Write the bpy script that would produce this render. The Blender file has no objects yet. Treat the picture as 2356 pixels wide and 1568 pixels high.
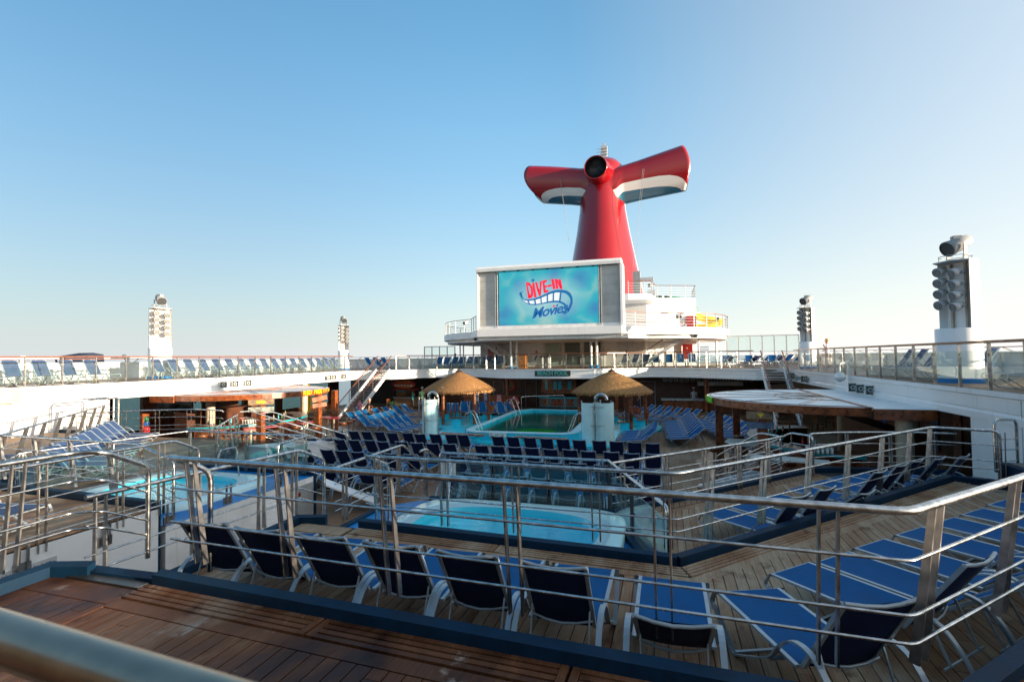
import bpy, math, random
from mathutils import Vector, Matrix
R = math.radians
SC = bpy.context.scene
COL = SC.collection
rnd = random.Random(7)

# ------------------------------------------------------------------ camera, sky, sun, exposure
FO, YAW, PITCH, ROLL = 1148.4, R(16.954), R(1.867), R(-0.6854)
_f = Vector((-math.sin(YAW)*math.cos(PITCH), math.cos(YAW)*math.cos(PITCH), math.sin(PITCH)))
_r = Vector((math.cos(YAW), math.sin(YAW), 0.0))
_u = _r.cross(_f)
RT = _r*math.cos(ROLL) + _u*math.sin(ROLL)
UP = -_r*math.sin(ROLL) + _u*math.cos(ROLL)
cd = bpy.data.cameras.new('camera'); cam = bpy.data.objects.new('camera', cd); COL.objects.link(cam)
cam.matrix_world = Matrix(((RT.x, UP.x, -_f.x, 0), (RT.y, UP.y, -_f.y, 0), (RT.z, UP.z, -_f.z, 0), (0, 0, 0, 1)))
cd.sensor_width = 36; cd.lens = FO/2356*36; cd.clip_start = 0.05; cd.clip_end = 60000
cd.dof.use_dof = True; cd.dof.focus_distance = 9.0; cd.dof.aperture_fstop = 5.6
SC.camera = cam
SUN_EL, SUN_AZ = R(7.0), R(-6.0)          # azimuth measured from +X towards +Y
sund = Vector((math.cos(SUN_EL)*math.cos(SUN_AZ), math.cos(SUN_EL)*math.sin(SUN_AZ), math.sin(SUN_EL)))
W = bpy.data.worlds.new('World'); SC.world = W; W.use_nodes = True
nt = W.node_tree; bg = nt.nodes['Background']
sky = nt.nodes.new('ShaderNodeTexSky'); sky.sky_type = 'NISHITA'; sky.sun_disc = False
sky.sun_elevation = SUN_EL; sky.sun_rotation = math.pi/2 - SUN_AZ
sky.altitude = 0; sky.air_density = 1.0; sky.dust_density = 0.6; sky.ozone_density = 2.2
# sea haze low over the horizon, paler and brighter towards the sun
tcw = nt.nodes.new('ShaderNodeTexCoord'); sep = nt.nodes.new('ShaderNodeSeparateXYZ'); nt.links.new(tcw.outputs['Generated'], sep.inputs[0])
def wm(op, a, b=None, c=None, cl=False):
    n = nt.nodes.new('ShaderNodeMath'); n.operation = op; n.use_clamp = cl
    for k, v in enumerate((a, b, c)):
        if v is None: continue
        if isinstance(v, (int, float)): n.inputs[k].default_value = v
        else: nt.links.new(v, n.inputs[k])
    return n.outputs[0]
def wramp(v, stops):
    n = nt.nodes.new('ShaderNodeValToRGB'); e = n.color_ramp.elements; n.color_ramp.interpolation = 'EASE'
    for k, (p, c) in enumerate(stops):
        x = e[k] if k < 2 else e.new(p)
        x.position = p; x.color = (*c, 1)
    nt.links.new(v, n.inputs[0]); return n.outputs[0]
def wmix(f, a, b, bt='MIX'):
    n = nt.nodes.new('ShaderNodeMix'); n.data_type = 'RGBA'; n.blend_type = bt; n.clamp_result = False
    if isinstance(f, (int, float)): n.inputs[0].default_value = f
    else: nt.links.new(f, n.inputs[0])
    for k, v in ((6, a), (7, b)):
        if isinstance(v, tuple): n.inputs[k].default_value = (*v, 1)
        else: nt.links.new(v, n.inputs[k])
    return n.outputs[2]
zz = wm('MAXIMUM', sep.outputs[2], 0.0)
ss = wm('ADD', wm('MULTIPLY', sep.outputs[0], math.cos(SUN_AZ)), wm('MULTIPLY', sep.outputs[1], math.sin(SUN_AZ)))
s01 = wm('MULTIPLY_ADD', ss, .5, .5, True)                  # 0 away from the sun, 1 towards it
gain = wramp(s01, [(.04,(.31,.55,.59)), (.38,(.54,.98,1.02)), (.75,(.57,.80,.83)), (1.0,(.9,.95,.95))])
hz_c = wramp(s01, [(.04,(.345,.36,.372)), (.35,(.44,.45,.445)), (.75,(.51,.50,.475)), (1.0,(.98,.92,.82))])
hzc = wmix(1.0, hz_c, (5.0,5.0,5.0), 'MULTIPLY')
hf = wm('MULTIPLY', wm('POWER', 2.718, wm('MULTIPLY', zz, -4.3)), .97)
aur = wm('MULTIPLY', wm('SMOOTH_MIN', wm('MAXIMUM', wm('MULTIPLY_ADD', ss, 1.1, .25), 0.0), 1.0, .1), .55)
hf2 = wm('MAXIMUM', hf, wm('MULTIPLY', aur, 1.0)); hf3 = wm('ADD', hf, wm('MULTIPLY', wm('SUBTRACT', 1.0, hf), aur), None, True)
low = wramp(zz, [(.03,(.74,.68,.74)), (.50,(.92,1.0,1.04))])          # air near the horizon swallows more of the blue
skyc = wmix(hf3, wmix(1.0, wmix(1.0, sky.outputs[0], gain, 'MULTIPLY'), low, 'MULTIPLY'), hzc)
nt.links.new(skyc, bg.inputs[0]); bg.inputs[1].default_value = 0.15
sl = bpy.data.lights.new('sun', 'SUN'); sl.energy = 4.8; sl.angle = R(0.6); sl.color = (1.0, 0.80, 0.58)
so = bpy.data.objects.new('sun', sl); COL.objects.link(so)
so.rotation_euler = sund.to_track_quat('Z', 'Y').to_euler()
SC.view_settings.view_transform = 'Standard'; SC.view_settings.look = 'None'
SC.view_settings.gamma = 1; SC.view_settings.use_curve_mapping = False
SC.view_settings.exposure = 1.56
SC.cycles.max_bounces = 7; SC.cycles.transparent_max_bounces = 24; SC.cycles.diffuse_bounces = 3
SC.cycles.glossy_bounces = 3; SC.cycles.use_denoising = True; SC.cycles.caustics_reflective = False
SC.cycles.caustics_refractive = False

def ray(px, py):                           # a reading taken on the 2356 x 1568 view of the photograph
    return _f + RT*((px-1178)/FO) - UP*((py-784)/FO)
def at(px, py, z): d = ray(px, py); return d*(z/d.z)
def atX(px, py, X): d = ray(px, py); return d*(X/d.x)
def atY(px, py, Y): d = ray(px, py); return d*(Y/d.y)

# ------------------------------------------------------------------ tagging and mesh building
def tag(o, label=None, cat=None, group=None, kind=None):
    if label: o['label'] = label
    if cat: o['category'] = cat
    if group: o['group'] = group
    if kind: o['kind'] = kind
    return o
def link(o, parent=None):
    COL.objects.link(o)
    if parent is not None: o.parent = parent
    return o
def thing(name, label, cat, loc=(0, 0, 0), rz=0, group=None):
    o = link(bpy.data.objects.new(name, None)); o.location = loc; o.rotation_euler = (0, 0, rz)
    o.empty_display_size = .1
    return tag(o, label, cat, group)
class MB:
    def __init__(s): s.v = []; s.f = []; s.m = []; s.sm = []
    def add(s, vs, fs, m=0, smooth=False):
        b = len(s.v); s.v += [tuple(v) for v in vs]
        for f in fs: s.f.append([b+i for i in f]); s.m.append(m); s.sm.append(smooth)
        return s
    def box(s, x0, x1, y0, y1, z0, z1, m=0):
        return s.add([(x0,y0,z0),(x1,y0,z0),(x1,y1,z0),(x0,y1,z0),(x0,y0,z1),(x1,y0,z1),(x1,y1,z1),(x0,y1,z1)],
              [(0,3,2,1),(4,5,6,7),(0,1,5,4),(1,2,6,5),(2,3,7,6),(3,0,4,7)], m)
    def bar(s, p, q, w, h, up=(0,0,1), m=0, off=0):
        """rectangular bar from p to q: w across, h along 'up'"""
        p = Vector(p); q = Vector(q); d = (q-p).normalized(); up = Vector(up)
        a = d.cross(up)
        if a.length < 1e-4: a = d.cross(Vector((1,0,0)))
        a.normalize(); u = a.cross(d).normalized(); a = a*(w/2); u = u*(h/2)
        vs = [p-a-u, p+a-u, p+a+u, p-a+u, q-a-u, q+a-u, q+a+u, q-a+u]
        return s.add(vs, [(0,1,2,3),(7,6,5,4),(0,4,5,1),(1,5,6,2),(2,6,7,3),(3,7,4,0)], m)
    def tube(s, pts, r, n=8, m=0, cap=True, closed=False):
        P = [Vector(p) for p in pts]; k = len(P); rr = r if isinstance(r, (list, tuple)) else [r]*k
        T = []
        for i in range(k):
            a = P[i-1] if (i > 0 or closed) else P[i]; b = P[(i+1) % k] if (i < k-1 or closed) else P[i]
            T.append((b-a).normalized())
        ref = Vector((0,0,1)) if abs(T[0].z) < .9 else Vector((1,0,0))
        nrm = (ref - T[0]*ref.dot(T[0])).normalized(); vs = []; fs = []
        for i in range(k):
            nrm = nrm - T[i]*nrm.dot(T[i])
            if nrm.length < 1e-5: nrm = T[i].orthogonal()
            nrm.normalize(); bn = T[i].cross(nrm)
            sc = 1.0
            if 0 < i < k-1:
                c = T[i].dot((P[i]-P[i-1]).normalized()); sc = 1/max(c, .6)
            for j in range(n):
                t = 2*math.pi*j/n; vs.append(P[i] + (nrm*math.cos(t) + bn*math.sin(t))*rr[i]*(1 if sc == 1 else min(sc, 1.15)))
        K = k if closed else k-1
        for i in range(K):
            for j in range(n):
                a = i*n+j; b = i*n+(j+1) % n; c = ((i+1) % k)*n+(j+1) % n; d = ((i+1) % k)*n+j
                fs.append((a,b,c,d))
        s.add(vs, fs, m, True)
        if cap and not closed:
            s.add(vs[:n], [tuple(range(n-1,-1,-1))], m); s.add(vs[-n:], [tuple(range(n))], m)
        return s
    def prism(s, poly, z0, z1, m=0, mtop=None):
        n = len(poly); A = sum(poly[i][0]*poly[(i+1) % n][1]-poly[(i+1) % n][0]*poly[i][1] for i in range(n))
        if A < 0: poly = poly[::-1]
        vs = [(p[0],p[1],z0) for p in poly] + [(p[0],p[1],z1) for p in poly]
        s.add(vs, [tuple(range(n-1,-1,-1))]+[(i,(i+1) % n,n+(i+1) % n,n+i) for i in range(n)], m)
        return s.add([(p[0],p[1],z1) for p in poly], [tuple(range(n))], m if mtop is None else mtop)
    def lathe(s, prof, c=(0,0,0), n=24, m=0, a0=0, a1=2*math.pi, smooth=True, axis=None):
        """prof: (radius, height); axis: optional direction of the lathe"""
        full = abs(a1-a0-2*math.pi) < 1e-4; k = n if full else n+1; vs = []; fs = []
        q = Vector(axis).to_track_quat('Z','Y') if axis is not None else None
        for (r, z) in prof:
            for j in range(k):
                t = a0+(a1-a0)*j/n; p = Vector((r*math.cos(t), r*math.sin(t), z))
                if q: p = q @ p
                vs.append(p+Vector(c))
        for i in range(len(prof)-1):
            for j in range(n):
                j2 = (j+1) % k
                fs.append((i*k+j, i*k+j2, (i+1)*k+j2, (i+1)*k+j))
        return s.add(vs, fs, m, smooth)
    def disc(s, c, r, n=20, axis=(0,0,1), m=0):
        q = Vector(axis).to_track_quat('Z','Y')
        return s.add([Vector(c)+q @ Vector((r*math.cos(2*math.pi*j/n), r*math.sin(2*math.pi*j/n), 0)) for j in range(n)], [tuple(range(n))], m)
    def xf(s, M):
        s.v = [tuple(M @ Vector(v)) for v in s.v]; return s
    def mesh(s, name, mats, org=(0,0,0)):
        me = bpy.data.meshes.new(name); o = Vector(org)
        me.from_pydata([tuple(Vector(v)-o) for v in s.v] if org != (0,0,0) else s.v, [], s.f)
        mats = mats if isinstance(mats, (list, tuple)) else [mats]
        for m in mats: me.materials.append(m)
        me.polygons.foreach_set('material_index', s.m); me.polygons.foreach_set('use_smooth', s.sm)
        me.update(); return me
    def build(s, name, mats, parent=None, label=None, cat=None, group=None, kind=None, org=None):
        """vertices in world coordinates; children of an unrotated Empty are shifted to it; a top-level one gets an origin"""
        if parent is not None: org = tuple(world_loc(parent))
        o = bpy.data.objects.new(name, s.mesh(name, mats, org or (0,0,0)))
        if parent is None and org: o.location = org
        link(o, parent)
        return tag(o, label, cat, group, kind)
def world_loc(o):
    l = Vector(o.location); p = o.parent
    while p is not None: l = l+Vector(p.location); p = p.parent
    return l
def copy_tree(o, parent=None):
    c = o.copy(); COL.objects.link(c); c.parent = parent
    for ch in list(o.children): copy_tree(ch, c)
    return c
KIDS = {}
def dup(o, loc, rz, label, group=None, name=None):
    c = copy_tree(o); c.location = loc; c.rotation_euler = (0, 0, rz); c['label'] = label
    if group: c['group'] = group
    return c
def text_mb(txt, size, depth=.004, shear=0, m=0, bold=0.0, space=1.0):
    cu = bpy.data.curves.new('t', 'FONT'); cu.body = txt; cu.size = size; cu.extrude = depth; cu.shear = shear
    cu.align_x = 'CENTER'; cu.align_y = 'CENTER'; cu.offset = bold; cu.resolution_u = 3; cu.space_character = space
    o = bpy.data.objects.new('t', cu); COL.objects.link(o)
    dg = bpy.context.evaluated_depsgraph_get(); me = o.evaluated_get(dg).to_mesh()
    mb = MB(); mb.add([v.co.copy() for v in me.vertices], [tuple(p.vertices) for p in me.polygons], m)
    o.evaluated_get(dg).to_mesh_clear(); bpy.data.objects.remove(o); bpy.data.curves.remove(cu)
    return mb
def letters(mb, mat, parent, name='letter'):
    """one object per separate character outline"""
    par = list(range(len(mb.v)))
    def fd(a):
        while par[a] != a: par[a] = par[par[a]]; a = par[a]
        return a
    for f in mb.f:
        for i in f[1:]: par[fd(i)] = fd(f[0])
    gr = {}
    for k, f in enumerate(mb.f): gr.setdefault(fd(f[0]), []).append(f)
    for r_, fs in gr.items():
        ids = sorted({i for f in fs for i in f}); mp = {i: n for n, i in enumerate(ids)}
        MB().add([mb.v[i] for i in ids], [tuple(mp[i] for i in f) for f in fs]).build(name, mat, parent)
def face_frame(o, xd, nrm):
    """matrix: local X along xd, local Z along nrm (out of the surface), origin o"""
    x = Vector(xd).normalized(); z = Vector(nrm).normalized(); y = z.cross(x).normalized(); x = y.cross(z)
    M = Matrix((x, y, z)).transposed().to_4x4(); M.translation = Vector(o); return M
def clip(poly, axis, lim, keep_less):
    out = []; n = len(poly)
    for i in range(n):
        a = poly[i]; b = poly[(i+1) % n]; ia = (a[axis] <= lim) == keep_less; ib = (b[axis] <= lim) == keep_less
        if ia: out.append(a)
        if ia != ib:
            t = (lim-a[axis])/(b[axis]-a[axis]); out.append((a[0]+(b[0]-a[0])*t, a[1]+(b[1]-a[1])*t))
    return out
def ordinal(n):
    W1 = ['','first','second','third','fourth','fifth','sixth','seventh','eighth','ninth','tenth','eleventh','twelfth','thirteenth','fourteenth','fifteenth','sixteenth','seventeenth','eighteenth','nineteenth','twentieth']
    if n <= 20: return W1[n]
    t = {2:'twenty',3:'thirty',4:'forty'}[n//10]
    return t + ('-'+W1[n % 10] if n % 10 else 'th')

# ------------------------------------------------------------------ materials
def stripemat(name, red_, wh, bl):
    """painted livery: red above, a white band, blue below; edges follow the attributes band_hi and band_lo"""
    m = bpy.data.materials.new(name); m.use_nodes = True; N = m.node_tree.nodes; L = m.node_tree.links; P = N['Principled BSDF']
    def ge(at_):
        a = N.new('ShaderNodeAttribute'); a.attribute_name = at_; g = N.new('ShaderNodeMath'); g.operation = 'GREATER_THAN'; g.inputs[1].default_value = 0; L.new(a.outputs['Fac'], g.inputs[0]); return g.outputs[0]
    def mx(f, a, b):
        x = N.new('ShaderNodeMix'); x.data_type = 'RGBA'; L.new(f, x.inputs[0])
        for k, v in ((6, a), (7, b)):
            if isinstance(v, tuple): x.inputs[k].default_value = (*v, 1)
            else: L.new(v, x.inputs[k])
        return x.outputs[2]
    L.new(mx(ge('band_hi'), mx(ge('band_lo'), bl, wh), red_), P.inputs['Base Color']); P.inputs['Roughness'].default_value = .2; P.inputs['Coat Weight'].default_value = .4
    g = N.new('ShaderNodeNewGeometry'); n2 = N.new('ShaderNodeTexNoise'); n2.inputs['Scale'].default_value = .9; L.new(g.outputs['Position'], n2.inputs['Vector'])
    b = N.new('ShaderNodeBump'); b.inputs['Strength'].default_value = .15; b.inputs['Distance'].default_value = .02; L.new(n2.outputs['Fac'], b.inputs['Height']); L.new(b.outputs[0], P.inputs['Normal'])
    return m
def newmat(name):
    m = bpy.data.materials.new(name); m.use_nodes = True; N = m.node_tree.nodes; L = m.node_tree.links
    return m, N, L, N['Principled BSDF']
def paint(name, col, rough=.5, metal=0, var=.06, scale=3.0, bump=0, spec=.5, dirt=None, coat=0, bscale=40, rust=0):
    m, N, L, P = newmat(name)
    P.inputs['Roughness'].default_value = rough; P.inputs['Metallic'].default_value = metal
    P.inputs['Specular IOR Level'].default_value = spec; P.inputs['Coat Weight'].default_value = coat
    tc = N.new('ShaderNodeNewGeometry'); nz = N.new('ShaderNodeTexNoise'); nz.inputs['Scale'].default_value = scale
    nz.inputs['Detail'].default_value = 6; L.new(tc.outputs['Position'], nz.inputs['Vector'])
    r = N.new('ShaderNodeValToRGB'); c = col
    d = dirt or tuple(x*(1-var*3) for x in c)
    r.color_ramp.elements[0].position = .3; r.color_ramp.elements[1].position = .62
    r.color_ramp.elements[0].color = (*d, 1); r.color_ramp.elements[1].color = (*c, 1)
    L.new(nz.outputs['Fac'], r.inputs[0]); src = r.outputs[0]
    if rust:                                   # thin rust runs and grime streaks
        mp = N.new('ShaderNodeMapping'); mp.inputs['Scale'].default_value = (5, 5, .55); L.new(tc.outputs['Position'], mp.inputs[0])
        n4 = N.new('ShaderNodeTexNoise'); n4.inputs['Scale'].default_value = 1.3; n4.inputs['Detail'].default_value = 8; L.new(mp.outputs[0], n4.inputs['Vector'])
        t4 = N.new('ShaderNodeMapRange'); t4.inputs[1].default_value = .60; t4.inputs[2].default_value = .78; t4.inputs[4].default_value = rust; L.new(n4.outputs['Fac'], t4.inputs[0])
        m4 = N.new('ShaderNodeMix'); m4.data_type = 'RGBA'; m4.inputs[7].default_value = (.36,.22,.13,1); L.new(t4.outputs[0], m4.inputs[0]); L.new(src, m4.inputs[6]); src = m4.outputs[2]
    L.new(src, P.inputs['Base Color'])
    rr = N.new('ShaderNodeMapRange'); rr.inputs[3].default_value = max(0, rough-.07); rr.inputs[4].default_value = min(1, rough+.1)
    L.new(nz.outputs['Fac'], rr.inputs[0]); L.new(rr.outputs[0], P.inputs['Roughness'])
    if bump:
        n2 = N.new('ShaderNodeTexNoise'); n2.inputs['Scale'].default_value = bscale; L.new(tc.outputs['Position'], n2.inputs['Vector'])
        b = N.new('ShaderNodeBump'); b.inputs['Strength'].default_value = bump; b.inputs['Distance'].default_value = .01
        L.new(n2.outputs['Fac'], b.inputs['Height']); L.new(b.outputs[0], P.inputs['Normal'])
    return m
def teak(name, dry, mid, wet, lo, hi, rough=.6, seams=0, patch=None, rand=.14):
    """weathered boards: grey-tan dry wood, reddish bare wood, dark wet stains; colour differs from board to board"""
    m, N, L, P = newmat(name); P.inputs['Specular IOR Level'].default_value = .16
    g = N.new('ShaderNodeNewGeometry'); oi = N.new('ShaderNodeObjectInfo')
    mp = N.new('ShaderNodeMapping'); mp.inputs['Scale'].default_value = (1.0, .45, 1.0); L.new(g.outputs['Position'], mp.inputs[0])
    n1 = N.new('ShaderNodeTexNoise'); n1.inputs['Scale'].default_value = 1.15; n1.inputs['Detail'].default_value = 7; n1.inputs['Roughness'].default_value = .62
    n1.inputs['Distortion'].default_value = .6
    L.new(mp.outputs[0], n1.inputs['Vector'])
    ad = N.new('ShaderNodeMath'); ad.operation = 'MULTIPLY_ADD'; ad.inputs[1].default_value = rand; L.new(oi.outputs['Random'], ad.inputs[0]); L.new(n1.outputs['Fac'], ad.inputs[2])
    r = N.new('ShaderNodeValToRGB'); e = r.color_ramp.elements
    e[0].position = lo; e[0].color = (*wet, 1); e[1].position = hi; e[1].color = (*dry, 1)
    x = r.color_ramp.elements.new((lo+hi)/2); x.color = (*mid, 1)
    L.new(ad.outputs[0], r.inputs[0]); rc = r.outputs[0]
    if patch:
        mp2 = N.new('ShaderNodeMapping'); mp2.inputs['Scale'].default_value = (2.2, 1.5, 1); L.new(g.outputs['Position'], mp2.inputs[0])
        n3 = N.new('ShaderNodeTexNoise'); n3.inputs['Scale'].default_value = 1.5; n3.inputs['Detail'].default_value = 9; n3.inputs['Roughness'].default_value = .68; L.new(mp2.outputs[0], n3.inputs['Vector'])
        th = N.new('ShaderNodeMapRange'); th.inputs[1].default_value = .60; th.inputs[2].default_value = .70; L.new(n3.outputs['Fac'], th.inputs[0])
        th2 = N.new('ShaderNodeMapRange'); th2.inputs[1].default_value = .42; th2.inputs[2].default_value = .30; L.new(n3.outputs['Fac'], th2.inputs[0])
        mz = N.new('ShaderNodeMix'); mz.data_type = 'RGBA'; L.new(th.outputs[0], mz.inputs[0]); L.new(rc, mz.inputs[6]); mz.inputs[7].default_value = (*patch, 1)
        mw = N.new('ShaderNodeMix'); mw.data_type = 'RGBA'; mw.blend_type = 'MULTIPLY'; L.new(th2.outputs[0], mw.inputs[0]); L.new(mz.outputs[2], mw.inputs[6]); mw.inputs[7].default_value = (.32,.26,.24,1)
        rc = mw.outputs[2]
    mg = N.new('ShaderNodeMapping'); mg.inputs['Scale'].default_value = (90, 2.5, 90); L.new(g.outputs['Position'], mg.inputs[0])
    n2 = N.new('ShaderNodeTexNoise'); n2.inputs['Scale'].default_value = 1; n2.inputs['Detail'].default_value = 4; L.new(mg.outputs[0], n2.inputs['Vector'])
    mx = N.new('ShaderNodeMix'); mx.data_type = 'RGBA'; mx.blend_type = 'MULTIPLY'; mx.inputs[0].default_value = .55
    gr = N.new('ShaderNodeValToRGB'); gr.color_ramp.elements[0].color = (.45,.4,.36,1); gr.color_ramp.elements[0].position = .35; gr.color_ramp.elements[1].position = .65
    L.new(n2.outputs['Fac'], gr.inputs[0]); L.new(rc, mx.inputs[6]); L.new(gr.outputs[0], mx.inputs[7])
    src = mx.outputs[2]
    if seams:
        sx = N.new('ShaderNodeSeparateXYZ'); L.new(g.outputs['Position'], sx.inputs[0])
        mm = N.new('ShaderNodeMath'); mm.operation = 'PINGPONG'; mm.inputs[1].default_value = seams/2; L.new(sx.outputs[0], mm.inputs[0])
        cp = N.new('ShaderNodeMath'); cp.operation = 'LESS_THAN'; cp.inputs[1].default_value = .006; L.new(mm.outputs[0], cp.inputs[0])
        m2 = N.new('ShaderNodeMix'); m2.data_type = 'RGBA'; m2.inputs[7].default_value = (.015,.013,.012,1); L.new(cp.outputs[0], m2.inputs[0]); L.new(src, m2.inputs[6]); src = m2.outputs[2]
    L.new(src, P.inputs['Base Color'])
    rr = N.new('ShaderNodeMapRange'); rr.inputs[1].default_value = lo; rr.inputs[2].default_value = hi; rr.inputs[3].default_value = rough-.28; rr.inputs[4].default_value = rough+.1
    L.new(ad.outputs[0], rr.inputs[0]); L.new(rr.outputs[0], P.inputs['Roughness'])
    b = N.new('ShaderNodeBump'); b.inputs['Strength'].default_value = .35; b.inputs['Distance'].default_value = .002
    L.new(n2.outputs['Fac'], b.inputs['Height']); L.new(b.outputs[0], P.inputs['Normal'])
    return m
def glassmat(name, tint, refl=1.0, haze=0):
    m, N, L, P = newmat(name); N.remove(P); out = N['Material Output']
    t = N.new('ShaderNodeBsdfTransparent'); t.inputs[0].default_value = (*tint, 1)
    g = N.new('ShaderNodeBsdfGlossy'); g.inputs['Roughness'].default_value = .02; g.inputs['Color'].default_value = (1,1,1,1)
    fr = N.new('ShaderNodeFresnel'); gb = N.new('ShaderNodeNewGeometry'); io = N.new('ShaderNodeMath'); io.operation = 'MULTIPLY_ADD'
    io.inputs[1].default_value = 1/1.5-1.5; io.inputs[2].default_value = 1.5; L.new(gb.outputs['Backfacing'], io.inputs[0]); L.new(io.outputs[0], fr.inputs[0])
    mu = N.new('ShaderNodeMath'); mu.operation = 'MULTIPLY'; mu.inputs[1].default_value = refl; mu.use_clamp = True; L.new(fr.outputs[0], mu.inputs[0])
    mx = N.new('ShaderNodeMixShader'); L.new(mu.outputs[0], mx.inputs[0]); L.new(t.outputs[0], mx.inputs[1]); L.new(g.outputs[0], mx.inputs[2])
    last = mx.outputs[0]
    if haze:
        d = N.new('ShaderNodeBsdfDiffuse'); d.inputs[0].default_value = (.75,.8,.8,1)
        nz = N.new('ShaderNodeTexNoise'); nz.inputs['Scale'].default_value = 2.5; nz.inputs['Detail'].default_value = 5
        gg = N.new('ShaderNodeNewGeometry'); L.new(gg.outputs['Position'], nz.inputs['Vector'])
        mh = N.new('ShaderNodeMath'); mh.operation = 'MULTIPLY'; mh.inputs[1].default_value = haze*2; L.new(nz.outputs['Fac'], mh.inputs[0])
        m3 = N.new('ShaderNodeMixShader'); L.new(mh.outputs[0], m3.inputs[0]); L.new(last, m3.inputs[1]); L.new(d.outputs[0], m3.inputs[2]); last = m3.outputs[0]
    L.new(last, out.inputs[0]); return m
def watermat(name, tint, bump=.25, scale=3.0):
    m = glassmat(name, tint, 1.0); N = m.node_tree.nodes; L = m.node_tree.links
    g = N.new('ShaderNodeNewGeometry'); nz = N.new('ShaderNodeTexNoise'); nz.inputs['Scale'].default_value = scale; nz.inputs['Detail'].default_value = 3
    mp = N.new('ShaderNodeMapping'); mp.inputs['Scale'].default_value = (1, 1.6, 1); L.new(g.outputs['Position'], mp.inputs[0]); L.new(mp.outputs[0], nz.inputs['Vector'])
    b = N.new('ShaderNodeBump'); b.inputs['Strength'].default_value = bump; b.inputs['Distance'].default_value = .06; L.new(nz.outputs['Fac'], b.inputs['Height'])
    for n in N:
        if n.type == 'BSDF_GLOSSY': L.new(b.outputs[0], n.inputs['Normal'])
        if n.type == 'FRESNEL': L.new(b.outputs[0], n.inputs['Normal'])
    return m
def emis(name, col, s):
    m, N, L, P = newmat(name); P.inputs['Base Color'].default_value = (*col, 1); P.inputs['Emission Color'].default_value = (*col, 1)
    P.inputs['Emission Strength'].default_value = s; P.inputs['Roughness'].default_value = .3; return m
white = paint('white_paint', (.81,.81,.80), .38, var=.02, scale=1.2, bump=.10, bscale=3, rust=.30)
white2 = paint('white_paint_worn', (.78,.78,.77), .45, scale=2.0, dirt=(.66,.65,.62), rust=.45)
steel = paint('brushed_steel', (.64,.64,.63), .24, 1, var=.16, scale=14)
railsteel = paint('reflected_brown_steel', (.36,.29,.22), .30, 1, var=.06, scale=20)  # brown of the reflected deck mixed into the base colour
steeld = paint('steel_flat_bar', (.52,.50,.48), .34, 1, var=.14, scale=9)
dsteel = paint('dark_post_metal', (.16,.14,.12), .35, .8, var=.1)
brass = paint('clamp_metal', (.55,.48,.38), .3, 1)
alu = paint('lounger_frame_paint', (.36,.42,.46), .36, .3, var=.05, scale=10)
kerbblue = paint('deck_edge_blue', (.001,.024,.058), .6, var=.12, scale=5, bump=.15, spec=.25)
deckblue = paint('blue_rubber_deck', (.002,.19,.52), .35, var=.12, scale=2.2, bump=.1, spec=.15)
cyan = paint('pool_cyan_paint', (.020,.62,.80), .28, var=.05, scale=2)
cyanpale = paint('coping_tile', (.45,.76,.82), .35, var=.05, scale=30)
acryl = paint('spa_acrylic', (.62,.86,.86), .18, var=.02)
acrylin = paint('spa_shell_blue', (.06,.70,.86), .22, var=.03)
tileband = paint('spa_tile_band', (.50,.66,.68), .3, var=.1, scale=60)
wood = paint('varnished_mahogany', (.27,.075,.020), .28, var=.12, scale=6, bump=.05, dirt=(.09,.025,.010), coat=.3)
woodl = paint('varnished_oak', (.46,.17,.035), .3, var=.12, scale=5, dirt=(.22,.075,.02), coat=.3)
railwood = paint('handrail_wood', (.22,.075,.035), .3, var=.1, scale=8, coat=.2)
darkwood = paint('dark_wall_wood', (.085,.030,.014), .4, var=.15, scale=2)
black = paint('black', (.012,.012,.014), .4)
darkgrey = paint('dark_grey', (.05,.055,.06), .45)
grey = paint('mid_grey', (.3,.31,.31), .45)
greyl = paint('lamp_housing_grey', (.52,.53,.53), .4)
hornm = paint('horn_grey_green', (.33,.36,.32), .5, var=.06)
hornd = paint('horn_inside', (.10,.115,.10), .6)
red = paint('funnel_red', (.27,.003,.007), .2, var=.04, scale=.25, coat=.35, bump=.10, bscale=.9)
fwhite = paint('funnel_white', (.76,.78,.77), .3, scale=.4)
fblue = paint('funnel_blue', (.02,.13,.24), .3, scale=.4)
redp = paint('red_paint', (.50,.03,.03), .35)
redseat = paint('red_laminate', (.38,.015,.03), .35)
yellow = paint('yellow_plastic', (.80,.55,.02), .3)
green = paint('green_plastic', (.02,.22,.05), .3)
lime = paint('lime_sign', (.18,.75,.04), .4)
teal = paint('teal_letters', (.05,.55,.50), .4)
tealband = paint('teal_band', (.01,.30,.36), .35)
bluep = paint('blue_table_edge', (.01,.09,.30), .35)
turq = paint('turquoise_glass', (.03,.42,.52), .2)
navy = paint('navy_cover', (.012,.02,.05), .7, bump=.2, bscale=8)
beige = paint('beige_pillar', (.45,.37,.27), .45)
meshgrey = paint('grey_scrim', (.50,.50,.47), .7, var=.08, scale=1.2, bump=.3, bscale=2)
poster = paint('paper', (.70,.70,.64), .6, var=.02)
ink = paint('ink', (.03,.03,.09), .6)
inkr = paint('red_ink', (.45,.03,.05), .6)
dgreen = paint('palm_leaf', (.02,.055,.018), .5)
shower = paint('shower_cyan_panel', (.55,.82,.83), .3, var=.03)
straw = paint('straw', (.46,.23,.075), .75, var=.16, scale=9, dirt=(.24,.115,.040))
skin1 = paint('skin', (.34,.16,.09), .5, var=.03)
skin2 = paint('skin_tan', (.28,.12,.065), .5, var=.03)
glass = glassmat('rail_glass', (.90,.955,.94), .6, .018)
glassteal = glassmat('pool_glass', (.80,.93,.94), 1.2, .012)
glassd = glassmat('door_glass', (.55,.66,.64), 1.6)
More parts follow.
